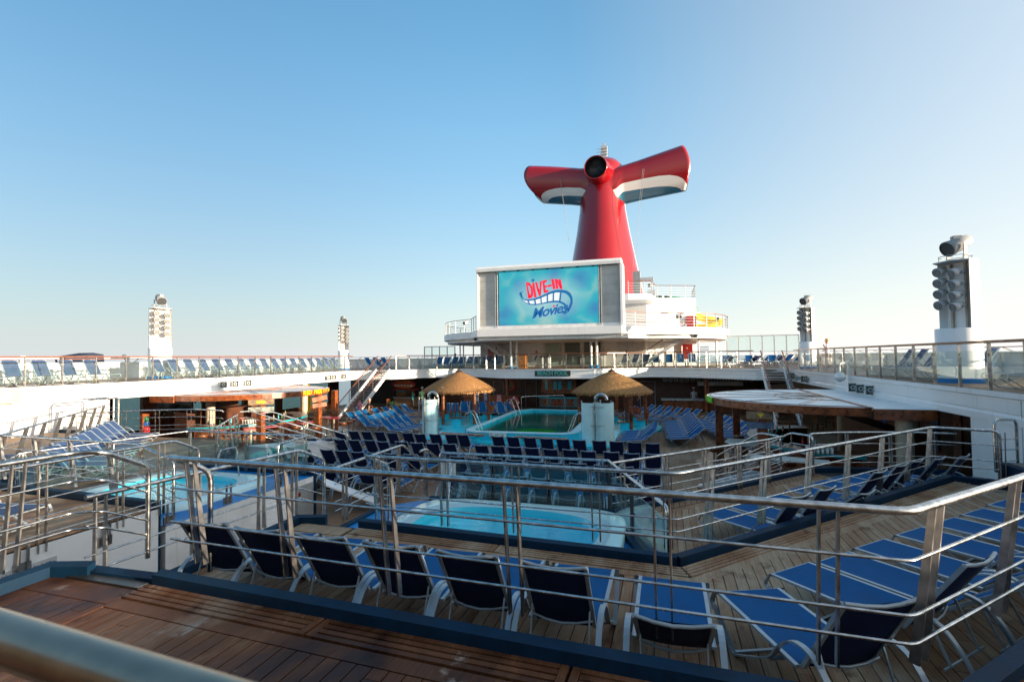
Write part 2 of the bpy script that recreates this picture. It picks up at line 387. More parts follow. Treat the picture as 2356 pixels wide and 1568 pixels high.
sling = paint('sling_blue', (.002,.088,.25), .8, var=.05, scale=5, bump=.35, bscale=260, spec=.18)
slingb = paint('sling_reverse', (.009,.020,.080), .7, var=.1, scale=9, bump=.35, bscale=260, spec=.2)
T1m = teak('teak_wet', (.37,.26,.18), (.20,.080,.034), (.050,.018,.010), .36, .76, .62, rand=.07, patch=(.42,.34,.28))
T2m = teak('teak_dry', (.44,.32,.215), (.31,.17,.09), (.13,.055,.027), .32, .66, .7, patch=(.27,.12,.06))
T3m = teak('teak_far', (.38,.26,.17), (.29,.16,.09), (.12,.055,.030), .32, .70, .6, seams=.12)
T4m = teak('teak_upper', (.42,.31,.21), (.33,.21,.13), (.17,.09,.055), .3, .7, .6, seams=.12)
caulk = paint('black_caulk', (.012,.011,.010), .6)
poolfloor = paint('pool_floor', (.02,.30,.30), .5, var=.1, scale=.8)
poolgreen = paint('painted_pool_gleam', (.06,.80,.02), .5, var=.2, scale=3)  # green gleam of the water, put into a floor colour
pwater = watermat('pool_water', (.30,.70,.62), .10, 2.2)
swater = watermat('spa_water', (.50,.95,.99), .22, 5)
# ================================================================== the sea and the decks
Z1, Z2, Z3, ZW, ZL, ZU = -2.045, -2.62, -3.16, -3.08, -4.25, -.90
def seamat():
    m, N, L, P = newmat('sea_water'); P.inputs['Base Color'].default_value = (.012,.045,.075,1); P.inputs['Roughness'].default_value = .16
    g = N.new('ShaderNodeNewGeometry'); nz = N.new('ShaderNodeTexNoise'); nz.inputs['Scale'].default_value = .35; nz.inputs['Detail'].default_value = 6
    mp = N.new('ShaderNodeMapping'); mp.inputs['Scale'].default_value = (1,.4,1); L.new(g.outputs['Position'], mp.inputs[0]); L.new(mp.outputs[0], nz.inputs['Vector'])
    b = N.new('ShaderNodeBump'); b.inputs['Strength'].default_value = .8; b.inputs['Distance'].default_value = .5; L.new(nz.outputs['Fac'], b.inputs['Height']); L.new(b.outputs[0], P.inputs['Normal']); return m
mb = MB(); S = 26000; mb.add([(-S,-S,-30),(S,-S,-30),(S,S,-30),(-S,S,-30)], [(0,1,2,3)]); mb.build('sea', seamat(), kind='structure')

# outline of each level
POLY1 = [(-5.75,-2.2),(1.34,-2.2),(7.2,-2.2),(7.2,9.2),(1.34,3.34),(-5.75,3.5)]
P1A = [(-5.75,-2.2),(1.34,-2.2),(1.34,3.34),(-5.75,3.5)]; P1B = [(1.34,-2.2),(7.2,-2.2),(7.2,9.2),(1.34,3.34)]
P2A = [(-5.75,3.60),(1.34,3.36),(1.34,8.2),(.1,6.67),(-5.75,6.88)]; P2A1 = [(-5.75,3.60),(.1,3.40),(.1,6.67),(-5.75,6.88)]
P2B = [(.1,3.40),(1.34,3.36),(7.2,9.2),(7.2,11.9),(6.6,12.1),(5.52,12.45),(.1,6.67)]
P3 = [(.25,6.92),(5.6,12.6),(6.6,12.2),(7.2,12.1),(7.2,15.6),(4.9,15.6),(3.7,15.2),(-1.05,10.2),(-1.05,9.9)]
def base(name, poly, z1, mats, z0=ZL-.02): MB().prism(poly, z0, z1, 0, 1).build(name, mats, kind='structure')
def deckbase(name, poly, z, z0=ZL-.02):
    o = MB().prism(poly, z0, z-.022, 0, 1).build(name, [white2, caulk], kind='structure'); return o
def planks(parent, polys, z, m, x0, x1, w=.118, pitch=.125, L=2.6, ymin=-3, ymax=60, cap=300):
    n = 0; x = x0; k = 0
    while x < x1:
        off = rnd.uniform(0, L); y = ymin-off
        while y < ymax:
            for poly in polys:
                c = clip(clip(poly, 0, x+.003, False), 0, x+w, True)
                if len(c) >= 3: c = clip(clip(c, 1, y+.003, False), 1, y+L-.003, True)
                if len(c) >= 3:
                    A = abs(sum(c[i][0]*c[(i+1) % len(c)][1]-c[(i+1) % len(c)][0]*c[i][1] for i in range(len(c))))/2
                    if A > .01:
                        dz = rnd.uniform(-.0012, .0012)
                        MB().prism(c, z-.0235, z+dz).build('plank', m, parent); n += 1
            y += L
        x += pitch
    return n
def offs(p, q, d):           # offset a segment sideways (to the left of p->q)
    dx, dy = q[0]-p[0], q[1]-p[1]; l = math.hypot(dx, dy); nx, ny = -dy/l, dx/l
    return (p[0]+nx*d, p[1]+ny*d), (q[0]+nx*d, q[1]+ny*d)
def inset_strip(p, q, d0, d1, z0, z1, m, name, parent, cut0=0, cut1=0):
    """a long board between offsets d0 and d1 from the line p-q, mitred by cut"""
    a0, b0 = offs(p, q, d0); a1, b1 = offs(p, q, d1)
    ux, uy = q[0]-p[0], q[1]-p[1]; l = math.hypot(ux, uy); ux /= l; uy /= l
    poly = [(a0[0]+ux*cut0*d0, a0[1]+uy*cut0*d0), (b0[0]-ux*cut1*d0, b0[1]-uy*cut1*d0), (b1[0]-ux*cut1*d1, b1[1]-uy*cut1*d1), (a1[0]+ux*cut0*d1, a1[1]+uy*cut0*d1)]
    return MB().prism(poly, z0, z1).build(name, m, parent)
def kerb(name, pts, z, zbot, side=1, w=.10, h=.115):
    """blue painted upstand running along the deck edge; the deck lies to the left of the points when side=1"""
    for i in range(len(pts)-1):
        p, q = Vector((*pts[i], 0)), Vector((*pts[i+1], 0)); d = (q-p).normalized(); n = Vector((-d.y, d.x, 0))*side
        mb = MB(); e = d*.02
        a, b = p-e, q+e
        mb.add([(a.x,a.y,zbot),(b.x,b.y,zbot),(b.x,b.y,z+h),(a.x,a.y,z+h),
                (a.x+n.x*w,a.y+n.y*w,zbot),(b.x+n.x*w,b.y+n.y*w,zbot),(b.x+n.x*w,b.y+n.y*w,z+h-.015),(a.x+n.x*w,a.y+n.y*w,z+h-.015)],
               [(0,1,2,3),(5,4,7,6),(3,2,6,7),(1,0,4,5),(0,3,7,4),(2,1,5,6)])
        mb.build(name, kerbblue, kind='structure')
def grate(parent, p, q, z, m, d0=.10, n=4, sw=.045, gap=.02, modules=1, c0=0, c1=0):
    """drain grating of long teak slats beside the kerb, in framed modules"""
    W = n*sw+(n-1)*gap
    P_, Q_ = Vector((*p,0)), Vector((*q,0)); Ln = (Q_-P_).length; u = (Q_-P_)/Ln; nn = Vector((-u.y, u.x, 0))
    for k in range(modules):
        s0 = Ln*k/modules+.012; s1 = Ln*(k+1)/modules-.012
        a0 = s0 if k else c0*d0; a1 = s1 if k < modules-1 else Ln-c1*d0
        for j in range(n):
            o0 = d0+j*(sw+gap); o1 = o0+sw
            e0 = (c0*o0 if k == 0 else s0+.06); e1 = (Ln-c1*o0 if k == modules-1 else s1-.06)
            A = P_+u*e0+nn*o0; B = P_+u*e1+nn*o0; C = P_+u*e1+nn*o1; D = P_+u*e0+nn*o1
            MB().prism([(A.x,A.y),(B.x,B.y),(C.x,C.y),(D.x,D.y)], z-.02, z+.012).build('slat', m, parent)
        for s in ([s0] if k else []) + ([s1-.055] if k < modules-1 else []):
            A = P_+u*s+nn*d0; B = P_+u*(s+.055)+nn*d0; C = B+nn*W; D = A+nn*W
            MB().prism([(A.x,A.y),(B.x,B.y),(C.x,C.y),(D.x,D.y)], z-.02, z+.013).build('end_board', m, parent)
    return d0+W

# --- first terrace (where the camera stands)
d = deckbase('near_deck', POLY1, Z1)
e1 = grate(d, (1.34,3.34), (-4.55,3.56), Z1, T1m, modules=3, c0=-.41)
grate(d, (7.2,9.2), (1.34,3.34), Z1, T1m, modules=2, c1=-.41)
m0, m1 = e1+.015, e1+.155
inset_strip((1.34,3.34), (-4.55,3.56), m0, m1, Z1-.02, Z1+.001, T1m, 'margin_board', d, -.41, 0)
inset_strip((7.2,9.2), (1.34,3.34), m0, m1, Z1-.02, Z1+.001, T1m, 'margin_board', d, 0, -.41)
inset_strip((-4.57,3.5), (-5.65,3.5), .02, .13, Z1-.02, Z1+.016, dsteel, 'threshold_plate', d)
inset_strip((-4.57,3.5), (-5.65,3.5), .145, .40, Z1-.02, Z1+.001, T1m, 'margin_board', d)
ci = m1+.012
planks(d, [[(-5.64,-2.2),(-4.55,-2.2),(-4.55,3.09),(-5.64,3.09)], [(-4.55,-2.2),(1.34,-2.2),(1.34,3.34-ci),(-4.55,3.56-ci)],
           [(1.34,-2.2),(7.15,-2.2),(7.15,9.2-ci*1.41),(1.34,3.34-ci*1.41)]], Z1, T1m, -5.64, 5.2, L=5.5, ymin=.9, ymax=9)
kerb('deck_edge_kerb', [(7.2,9.2),(1.34,3.34),(-4.5,3.56)], Z1, Z2-.1)
kerb('deck_edge_kerb', [(-5.75,3.4),(-5.75,-2.2)], Z1, Z2-.1)
kerb('deck_edge_kerb', [(-5.36,3.52),(-5.75,3.4)], Z1, Z2-.1)
kerb('deck_edge_kerb', [(-4.5,3.6),(-5.36,3.56)], Z1-.06, Z2-.1)
# --- second terrace with the near row of loungers
d = MB().prism(P2A1, ZL-.02, Z2-.022, 0, 1).prism(P2B, ZL-.02, Z2-.022, 0, 1).build('lounger_terrace', [white2, caulk], kind='structure')
grate(d, (.1,6.67), (-4.6,6.88), Z2, T2m, modules=2, c0=-.44)
grate(d, (5.5,12.4), (.1,6.67), Z2, T2m, modules=3, c1=-.44)
inset_strip((.1,6.67), (-4.6,6.88), m0, m1, Z2-.02, Z2+.001, T2m, 'margin_board', d, -.44, 0)
inset_strip((5.5,12.4), (.1,6.67), m0, m1, Z2-.02, Z2+.001, T2m, 'margin_board', d, 0, -.44)
inset_strip((-4.7,6.86), (-5.6,6.87), .10, .42, Z2-.02, Z2+.001, T2m, 'margin_board', d)
cj = ci*1.32
planks(d, [[(-5.64,3.55),(-4.6,3.55),(-4.6,6.42),(-5.64,6.42)], [(-4.6,3.55),(.15,3.55),(.1,6.67-ci),(-4.6,6.88-ci)],
           [(.1,3.40),(1.34,3.36),(7.15,9.22),(7.15,11.5),(5.5,12.35-cj*.6),(.1,6.67-ci)],], Z2, T2m, -5.64, 7.1, L=4.6, ymin=3, ymax=13)
kerb('deck_edge_kerb', [(6.7,12.0),(5.52,12.5),(.08,6.72),(-4.6,6.92)], Z2, Z3-.1)
kerb('deck_edge_kerb', [(-5.75,6.75),(-5.75,3.6)], Z2, Z3)
kerb('deck_edge_kerb', [(-5.3,6.94),(-5.75,6.8)], Z2, Z3)
# --- blue raised step by the right-hand wall
MB().box(6.3,7.26,10.9,12.4,Z2-.5,Z2+.42).build('blue_side_step', kerbblue, kind='structure')
MB().box(6.42,7.26,11.0,12.3,Z2+.42,Z2+.432).build('step_tread_mat', dsteel, kind='structure')
MB().box(7.16,7.262,5,12.4,Z2+.4,Z2+.62).build('wall_skirting', kerbblue, kind='structure')
# --- third terrace on the right
d = MB().prism(P3, ZL-.02, Z3-.022, 0, 1).build('right_lower_terrace', [white2, caulk], kind='structure')
grate(d, (3.6,15.1), (-.95,10.3), Z3, T3m, modules=2)
inset_strip((3.6,15.1), (-.95,10.3), m0, m1, Z3-.02, Z3+.001, T2m, 'margin_board', d)
Q3 = [(.3,7.1),(5.6,12.62),(7.15,12.2),(7.15,15.4),(5.0,15.4),(3.85,14.65),(-.62,10.05),(-.9,9.9)]
planks(d, [[(.28,7.05),(.28,10.95),(-.65,10.0)], [(.28,7.05),(5.1,12.7),(5.1,15.4),(4.95,15.35),(3.85,14.62),(.28,10.95)], [(5.6,12.62),(7.15,12.2),(7.15,15.4),(5.1,15.4)]], Z3, T2m, -.6, 7.1, L=3.5, ymin=6, ymax=16)
kerb('deck_edge_kerb', [(7.2,15.75),(6.2,15.78),(5.0,15.55),(4.3,15.5),(3.7,15.25),(-1.05,10.2)], Z3, ZL)
# --- spa platform in the middle, blue floor
SP = [(-5.75,6.9),(.05,6.83),(-1.1,9.95),(-5.1,9.9),(-5.75,9.2)]
spc = (-2.75, 8.35); SA, SB = 2.05, 1.42
def ell(cx, cy, a, b, n=40, ex=2.3):
    o = []
    for i in range(n):
        t = 2*math.pi*i/n; c, s_ = math.cos(t), math.sin(t)
        o.append((cx+a*math.copysign(abs(c)**(2/ex), c), cy+b*math.copysign(abs(s_)**(2/ex), s_)))
    return o
def ring_plate(outer, inner_pts, z, m, thick=0):
    """flat sheet between an outer polygon and an inner loop (both convex about the same centre)"""
    cx = sum(p[0] for p in inner_pts)/len(inner_pts); cy = sum(p[1] for p in inner_pts)/len(inner_pts)
    out = []
    for (x, y) in inner_pts:
        dx, dy = x-cx, y-cy; best = 1e9
        for i in range(len(outer)):
            ax, ay = outer[i]; bx, by = outer[(i+1) % len(outer)]
            den = dx*(by-ay)-dy*(bx-ax)
            if abs(den) < 1e-9: continue
            t = ((ax-cx)*(by-ay)-(ay-cy)*(bx-ax))/den; s_ = ((ax-cx)*dy-(ay-cy)*dx)/den
            if t > 0 and -1e-6 <= s_ <= 1+1e-6: best = min(best, t)
        out.append((cx+dx*best, cy+dy*best))
    mb = MB(); n = len(inner_pts)
    vs = [(x,y,z) for x,y in out]+[(x,y,z) for x,y in inner_pts]
    mb.add(vs, [(i,(i+1) % n,n+(i+1) % n,n+i) for i in range(n)], m)
    return mb
def spa(c, a, b, zt, label, outer, tag_floor):
    """round-cornered acrylic whirlpool with a tiled band, steps and water"""
    L0 = ell(c[0], c[1], a+.12, b+.12, 40, 5)
    mb = ring_plate(outer, L0, ZW if c[0] > -7 else ZWp, 0)
    zf = ZW if c[0] > -7 else ZWp
    for i in range(len(outer)):
        p, q = outer[i], outer[(i+1) % len(outer)]
        mb.add([(p[0],p[1],ZL),(q[0],q[1],ZL),(q[0],q[1],zf),(p[0],p[1],zf)], [(0,1,2,3)], 1)
    mb.build(tag_floor, [deckblue, white2], kind='structure')
    t = thing('whirlpool', label, 'hot tub', (c[0], c[1], zf))
    def loops(specs, m, name, mats, smooth=True):
        mb = MB(); n = 40; vs = []
        for (sa, sb, ex, z) in specs: vs += [(x,y,z) for x,y in ell(c[0], c[1], sa, sb, n, ex)]
        fs = [(i*n+j, i*n+(j+1) % n, (i+1)*n+(j+1) % n, (i+1)*n+j) for i in range(len(specs)-1) for j in range(n)]
        mb.add(vs, fs, m, smooth); return mb.build(name, mats, t)
    loops([(a+.13,b+.13,5,zf-.02),(a+.13,b+.13,5,zt),(a+.10,b+.10,5,zt+.03),(a-.10,b-.08,3.2,zt+.03)], 0, 'rim', acryl)
    loops([(a-.10,b-.08,3.2,zt+.029),(a-.28,b-.24,2.7,zt+.01)], 0, 'tile_band', tileband)
    loops([(a-.28,b-.24,2.7,zt+.009),(a-.31,b-.27,2.6,zt-.10),(a-.36,b-.32,2.5,zt-.42),(a-.72,b-.62,2.3,zt-.46),(a-.76,b-.66,2.3,zt-.85),(.02,.02,2,zt-.88)], 0, 'shell', acrylin)
    mb = MB(); mb.add([(x,y,zt-.09) for x,y in ell(c[0],c[1],a-.305,b-.265,40,2.6)], [tuple(range(40))]); mb.build('water', swater, t)
    for k in range(10):
        th = 2*math.pi*(k+.5)/10; x, y = c[0]+(a-.5)*math.cos(th), c[1]+(b-.45)*math.sin(th); MB().disc((x,y,zt-.40), .03, 10).build('jet', steel, t)
    return t
ZWp = -3.16
tub = spa(spc, SA-.12, SB-.1, ZW+.12, 'large aqua hot tub set in blue decking behind the near lounger row', [(-5.72,6.93),(.02,6.86),(-1.1,9.93),(-5.1,9.9),(-5.72,9.25)], 'spa_deck')
kerb('deck_edge_kerb', [(-1.1,9.98),(-4.9,9.95)], ZW, ZL, h=.1)
kerb('deck_edge_kerb', [(.03,6.95),(-1.05,9.9)], ZW, Z3, h=.1)
kerb('deck_edge_kerb', [(-5.72,9.3),(-5.74,7.2)], ZW, ZL, h=.05)
# --- the port terraces across the walkway (their inner edge at X = -9.2)
XP = -9.2
PT2 = [(-29,-1),(XP,-1),(XP,7.15),(-14.4,7.35),(-20.6,13.8),(-23.2,13.8),(-29,13.8)]
d = MB().prism([(XP,-1),(XP,7.15),(-14.4,7.35),(-23.2,7.6),(-23.2,-1)], ZL-.02, Z2-.16, 0, 1).prism([(-14.4,7.35),(-20.6,13.8),(-23.2,13.8),(-23.2,7.6)], ZL-.02, Z2-.16, 0, 1).build('port_terrace', [white, caulk], kind='structure')
ZP2 = Z2-.13
planks(d, [[(-23,2),(XP-.02,2),(XP-.02,7.0),(-14.4,7.2),(-23,7.4)]], ZP2, T2m, -16.5, XP-.1, L=6, ymin=3.5, ymax=8)
MB().prism([(-23.1,7.45),(-14.6,7.25),(-20.7,13.6),(-23.1,13.6)], ZP2-.02, ZP2).build('port_terrace_boards', T3m, kind='structure')
kerb('deck_edge_kerb', [(XP-.02,7.2),(-14.4,7.38),(-20.6,13.8),(-23.1,13.9)], ZP2, ZL, side=1)
PSP = [(XP,7.3),(XP,11.5),(-13.4,11.5),(-14.2,7.5)]
tub2 = spa((-11.55,9.3), 1.7, 1.4, ZWp+.10, 'smaller aqua hot tub in blue decking across the white walkway', PSP, 'port_spa_deck')
PT3 = [(-14.3,7.6),(-20.4,13.9),(-23.2,14.0),(-23.2,15.8),(-16.4,15.8),(-13.4,12.4),(-13.4,11.5)]
MB().prism(PT3, ZL-.02, Z3, 0, 1).build('port_lower_terrace', [white2, T3m], kind='structure')
kerb('deck_edge_kerb', [(-16.4,15.9),(-13.3,12.4),(-13.3,11.6),(XP,11.6)], Z3, ZL, side=-1)
# white wall of the walkway with vent, door and notice
wv = thing('wall_vent', 'white slatted vent in the side of the walkway wall', 'vent', (XP+.01, 10.0, -3.75))
MB().box(XP+.003,XP+.03,9.75,10.65,-4.1,-3.42).build('frame', white2, wv)
for k in range(11): MB().bar((XP+.035,9.8,-4.05+k*.055),(XP+.035,10.6,-4.05+k*.055),.035,.012,(1,0,.8)).build('slat', white2, wv)
dr = thing('service_door', 'grey flush service door with hinges in the walkway side wall', 'door', (XP+.01, 11.1, -4.2))
MB().box(XP+.003,XP+.03,10.85,11.45,-4.2,-3.3).build('panel', grey, dr)
MB().box(XP+.03,XP+.05,10.88,10.95,-3.55,-3.45).build('hinge', red, dr)
rl = thing('rules_notice', 'pool rules notice, a grey board low on the walkway wall', 'sign', (XP+.02, 4.85, -3.2))
MB().box(XP+.003,XP+.015,4.6,5.5,-3.75,-3.02).build('board', greyl, rl)
for i, (tx, sz, mt) in enumerate((('WHIRLPOOL RULES', .085, ink), ('NO LIFEGUARD ON DUTY', .05, inkr), ('______________________', .04, ink), ('DIVING STRICTLY PROHIBITED', .042, inkr))):
    tm = text_mb(tx, sz, .001).xf(face_frame((XP+.017, 5.05, -3.10-.09*i-(.12 if i == 3 else 0)), (0,1,0), (1,0,0))); letters(tm, mt, rl)
# --- main deck below
d = MB().box(-29,13,9.0,42,ZL-.3,ZL-.02).box(XP+.01,-5.7,-3,9.0,ZL-.3,ZL-.02).build('main_deck', [T3m], kind='structure')
planks(d, [[(-2.5,9.9),(3.6,14.9),(5.6,15.6),(5.6,26),(-2.5,26)]], ZL, T2m, -1.9, 5.5, L=6.3, ymin=9, ymax=26)
def mosaic():
    m, N, L, P = newmat('mosaic_floor'); g = N.new('ShaderNodeNewGeometry'); v = N.new('ShaderNodeTexVoronoi'); v.inputs['Scale'].default_value = 9
    L.new(g.outputs['Position'], v.inputs['Vector']); h = N.new('ShaderNodeValToRGB'); h.color_ramp.interpolation = 'CONSTANT'
    e = h.color_ramp.elements; e[0].color = (.45,.42,.36,1); e[1].position = .35; e[1].color = (.10,.25,.34,1)
    for p, c in ((.55,(.40,.16,.12,1)),(.7,(.5,.46,.40,1)),(.85,(.3,.28,.27,1))):
        x = e.new(p); x.color = c
    sx = N.new('ShaderNodeSeparateColor'); L.new(v.outputs['Color'], sx.inputs[0]); L.new(sx.outputs[0], h.inputs[0]); L.new(h.outputs[0], P.inputs['Base Color']); P.inputs['Roughness'].default_value = .35; return m
mos = mosaic()
MB().prism([(-28,15),(-17.6,16.5),(-16.6,19),(-16.4,22.5),(-17.4,25.5),(-19.6,27.2),(-28,27)], ZL-.02, ZL+.004).build('port_bar_floor', mos, kind='structure')
MB().prism([(5.6,15.8),(3.0,16.4),(1.4,18.6),(1.1,21.4),(2.0,24.2),(4.2,26.2),(13,26.5),(13,15.8)], ZL-.019, ZL+.006).build('starboard_bar_floor', paint('red_brown_floor', (.12,.05,.035), .3, var=.15), kind='structure')
# ================================================================== steel railings of the terraces
def arc_end(p, q, r=.14, n=4):
    return []
def polyline(pts): return [Vector(p) for p in pts]
def seglen(P): return [ (P[i+1]-P[i]).length for i in range(len(P)-1)]
def point_at(P, s):
    for i in range(len(P)-1):
        l = (P[i+1]-P[i]).length
        if s <= l or i == len(P)-2: return P[i]+(P[i+1]-P[i])*(s/l), (P[i+1]-P[i]).normalized()
        s -= l
def rounded(P, r=.09, n=4):
    """round the corners of a path"""
    out = [P[0]]
    for i in range(1, len(P)-1):
        a, b, c = P[i-1], P[i], P[i+1]; d1 = (a-b); d2 = (c-b); k = min(r, d1.length*.45, d2.length*.45)
        p1 = b+d1.normalized()*k; p2 = b+d2.normalized()*k
        for j in range(n+1):
            t = j/n; out.append(p1*(1-t)**2 + b*2*t*(1-t) + p2*t*t)
    out.append(P[-1]); return out
def railing(label, top, H=1.0, posts=None, spacing=1.12, bars=(.72,.41,.25), pair=.105, lean=0.0, leanside=1, group='steel railings of the terraces',
            rtop=.027, rbar=.011, drop0=False, drop1=False, pw=.07, pt=.014, glassp=None, zsteps=None, name='steel_railing', first=.35, notice=None, postmat=None):
    """tubular top rail, thinner bars, paired flat-bar posts; 'top' is the path of the top rail"""
    P = polyline(top); loc = (P[0]+P[-1])/2; t = thing(name, label, 'railing', (loc.x, loc.y, min(p.z for p in P)-H), 0, group)
    Q = rounded(P); 
    if drop0: Q = rounded([P[0]-Vector((0,0,H))]+P) if drop0 is True else rounded([Vector(drop0)]+P)
    if drop1:
        Q = rounded((([P[0]-Vector((0,0,H))] if drop0 else [])+P)+[P[-1]-Vector((0,0,H))], .12)
    MB().tube(Q, rtop, 12).build('handrail', steel, t)
    for h in bars:
        B = [p-Vector((0,0,H*(1-h))) for p in P]
        MB().tube(rounded(B, .06, 3), rbar, 8).build('bar', steel, t)
    tot = sum(seglen(P))
    if posts is None:
        k = max(1, round((tot-2*first)/spacing)); posts = [first+(tot-2*first)*i/k for i in range(k+1)]
    for s in posts:
        p, d = point_at(P, s); dh = Vector((d.x, d.y, 0)).normalized(); n = Vector((-dh.y, dh.x, 0))
        for o in ((-pair/2, pair/2) if pair else (0,)):
            a = p+dh*o+Vector((0,0,d.z/max(1e-3, math.hypot(d.x,d.y))*o)) - Vector((0,0,.02)); b = a-Vector((0,0,H-.02))-n*lean*leanside
            # flat bar: thin along the rail, deep across it
            mb = MB(); A = dh*(pt/2); N_ = n*(pw/2)
            vs = [b-A-N_*.9, b+A-N_*.9, b+A+N_*.9, b-A+N_*.9, a-A-N_*.55, a+A-N_*.55, a+A+N_*.55, a-A+N_*.55]
            mb.add(vs, [(0,3,2,1),(4,5,6,7),(0,1,5,4),(1,2,6,5),(2,3,7,6),(3,0,4,7)])
            mb.build('post', postmat or steeld, t)
        if glassp:
            pass
    if glassp:
        n = len(posts)
        for i in range(len(P)-1):
            a, b = P[i], P[i+1]; L = (b-a).length; k = max(1, round(L/1.25))
            for j in range(k):
                p = a+(b-a)*((j+.03)/k); q = a+(b-a)*((j+.97)/k); lo = Vector((0,0,H*.9)); hi = Vector((0,0,H*.17))
                MB().bar(p-(lo+hi)/2, q-(lo+hi)/2, .010, (lo-hi).z).build('glass_panel', glassp, t)
                MB().bar(p-Vector((0,0,H*.55)), p-Vector((0,0,H*.50)), .05, .05, (1,0,0)).build('clamp', steel, t)
    return t
hz = lambda x, y, z: (x, y, z)
r1 = railing('nearest steel railing, long rail across the front of the near loungers bending away at right',
        [(-4.66,3.75,-.95),(1.38,3.57,-.95),(7.0,9.2,-.95)], posts=[.25,1.34,2.43,3.52,4.62,5.62,6.38,7.6,8.8,10.0,11.2,12.4], lean=.13, leanside=-1, drop0=False, H=1.04)
for p in r1.children: pass
railing('short steel hand rail going down the steps at the left end of the nearest railing', [(-4.66,3.77,-.95),(-4.6,4.14,-1.16)], H=1.04, bars=(.40,.24), posts=[], drop1=True)
railing('steel railing along the left edge of the near dark deck', [(-6.0,-.5,-.95),(-5.98,3.70,-.95),(-5.75,3.84,-.95),(-5.85,4.42,-1.24)], H=1.06, posts=[.4,1.6,2.75,3.4,3.75], lean=.12, leanside=-1, drop1=True)
# second terrace
railing('long steel railing around the far side of the near lounger terrace bending away at right',
        [(-4.6,7.0,-1.55),(.12,6.92,-1.55),(5.25,12.45,-1.55),(6.2,12.1,-1.55)], posts=[.2,1.35,2.5,3.65,4.6,5.4,6.6,7.8,9.0,10.2,11.3,12.2,13.3], H=1.0, lean=.08, leanside=-1, drop1=True)
railing('steel railing along the white walkway beside the near lounger terrace', [(-5.85,3.75,-1.42),(-5.85,6.95,-1.50),(-5.85,7.6,-1.78)], H=1.05, posts=[.15,1.3,2.4,3.1], drop1=True)
railing('short curved steel hand rail at the opening down to the blue spa deck', [(-4.6,7.02,-1.55),(-4.55,7.6,-1.82)], H=1.0, bars=(.42,.25), posts=[], drop1=True)
railing('steel railing beside the walkway at the spa deck and stairs to the main deck', [(-5.85,7.9,-2.0),(-5.85,10.4,-2.0),(-5.85,11.2,-2.5),(-5.85,11.6,-2.75)], H=1.05, posts=[.3,1.4,2.3], drop1=True)
railing('bent steel stair rail in front of the left lounger rows', [(-5.2,10.0,-2.05),(-5.2,10.3,-2.05),(-5.2,12.4,-3.25)], H=1.0, posts=[.25,1.3], bars=(.6,.35), pair=.06, drop1=True)
# glass fence around the big tub
g1 = railing('glass fence with steel top rail behind the large hot tub', [(-4.7,9.97,-2.05),(-1.1,9.99,-2.05)], H=1.05, bars=(), posts=[.05,1.2,2.4,3.5], pair=.06, glassp=glassteal, postmat=darkgrey, drop0=True)
railing('sloping glass fence with steel top rail at the right of the large hot tub', [(-1.1,9.99,-2.05),(0.0,7.10,-2.05)], H=1.05, bars=(), posts=[.05,1.5], pair=.06, glassp=glassteal, postmat=darkgrey, drop1=True, first=.2)
# third terrace on the right
railing('steel railing along the outer edge of the right lower lounger terrace', [(-1.05,10.0,-2.1),(2.45,13.7,-2.1),(2.8,14.2,-2.1)], H=1.05, posts=[.3,1.5,2.7,3.9,5.0], first=.3)
railing('curved steel railing in front of the bar at the right lower terrace', [(3.6,14.85,-2.1),(4.3,15.25,-2.1),(5.2,15.5,-2.1),(6.3,15.7,-2.1),(7.15,15.7,-2.1)], H=1.05, posts=[.05,1.1,2.2,3.2], drop0=True, pair=.06)
for i, (X0, lab) in enumerate(((2.75,'left sloping stair rail going down beside the wooden kiosk'), (3.55,'right sloping stair rail going down beside the curved railing'))):
    railing(lab, [(X0+.1,14.6+i*.2,-2.15),(X0-.3,15.1+i*.2,-2.15),(X0-1.3,16.5+i*.2,-3.1)], H=.95, bars=(.72,.48,.24), posts=[1.7], pair=0, pw=.03, pt=.03, drop0=True, drop1=True)
railing('tall looped steel gate rail against the right-hand white wall', [(6.35,12.55,-1.38),(6.95,13.0,-1.42)], H=1.05, bars=(.62,.42,.2), posts=[], drop0=True, drop1=True)
# port side
railing('steel railing along the edge of the port terrace, across the walkway', [(-9.2,3.6,-1.55),(-9.2,7.45,-1.55),(-9.2,8.0,-1.82)], H=1.35, posts=[.5,1.7,2.85,3.6], drop1=True, bars=(.8,.6,.4,.2))
railing('steel railing across the port terrace in front of the port hot tub', [(-19,7.45,-1.62),(-14.0,7.45,-1.62),(-9.95,7.3,-1.62),(-8.95,7.25,-1.9)], H=1.0, posts=[1,2.2,3.4,4.6,5.8,7.0,8.2], lean=.1, leanside=-1, drop1=True)
railing('slanted steel railing climbing away along the port lounger terrace', [(-14.3,7.4,-1.62),(-20.5,13.85,-1.62)], H=1.05, posts=[.3,1.5,2.7,3.9,5.1,6.3,7.4,8.5], lean=.25, leanside=-1, pw=.11)
g2 = railing('glass fence with steel top rail around the port hot tub', [(-14.3,7.7,-2.08),(-13.6,11.5,-2.08),(-9.35,11.5,-2.08),(-9.2,10.2,-2.08)], H=1.05, bars=(), posts=[.1,1.9,3.9,4.9,6.0,7.2,8.0], pair=.06, glassp=glassteal, drop0=True, drop1=True)
railing('curved steel railing at the left bar beyond the port loungers', [(-21.8,14.0,-2.0),(-20.5,15.0,-1.98),(-18.5,15.9,-1.98),(-16.9,15.7,-1.98),(-16.5,15.4,-1.98)], H=1.05, posts=[1.2,2.4,3.6,4.8], pair=.16, pw=.05)
railing('steel stair rail on the left going down to the main deck', [(-13.5,12.3,-2.1),(-15.9,15.5,-2.1)], H=1.05, posts=[.5,1.4,2.3,3.2,3.8], lean=.15)
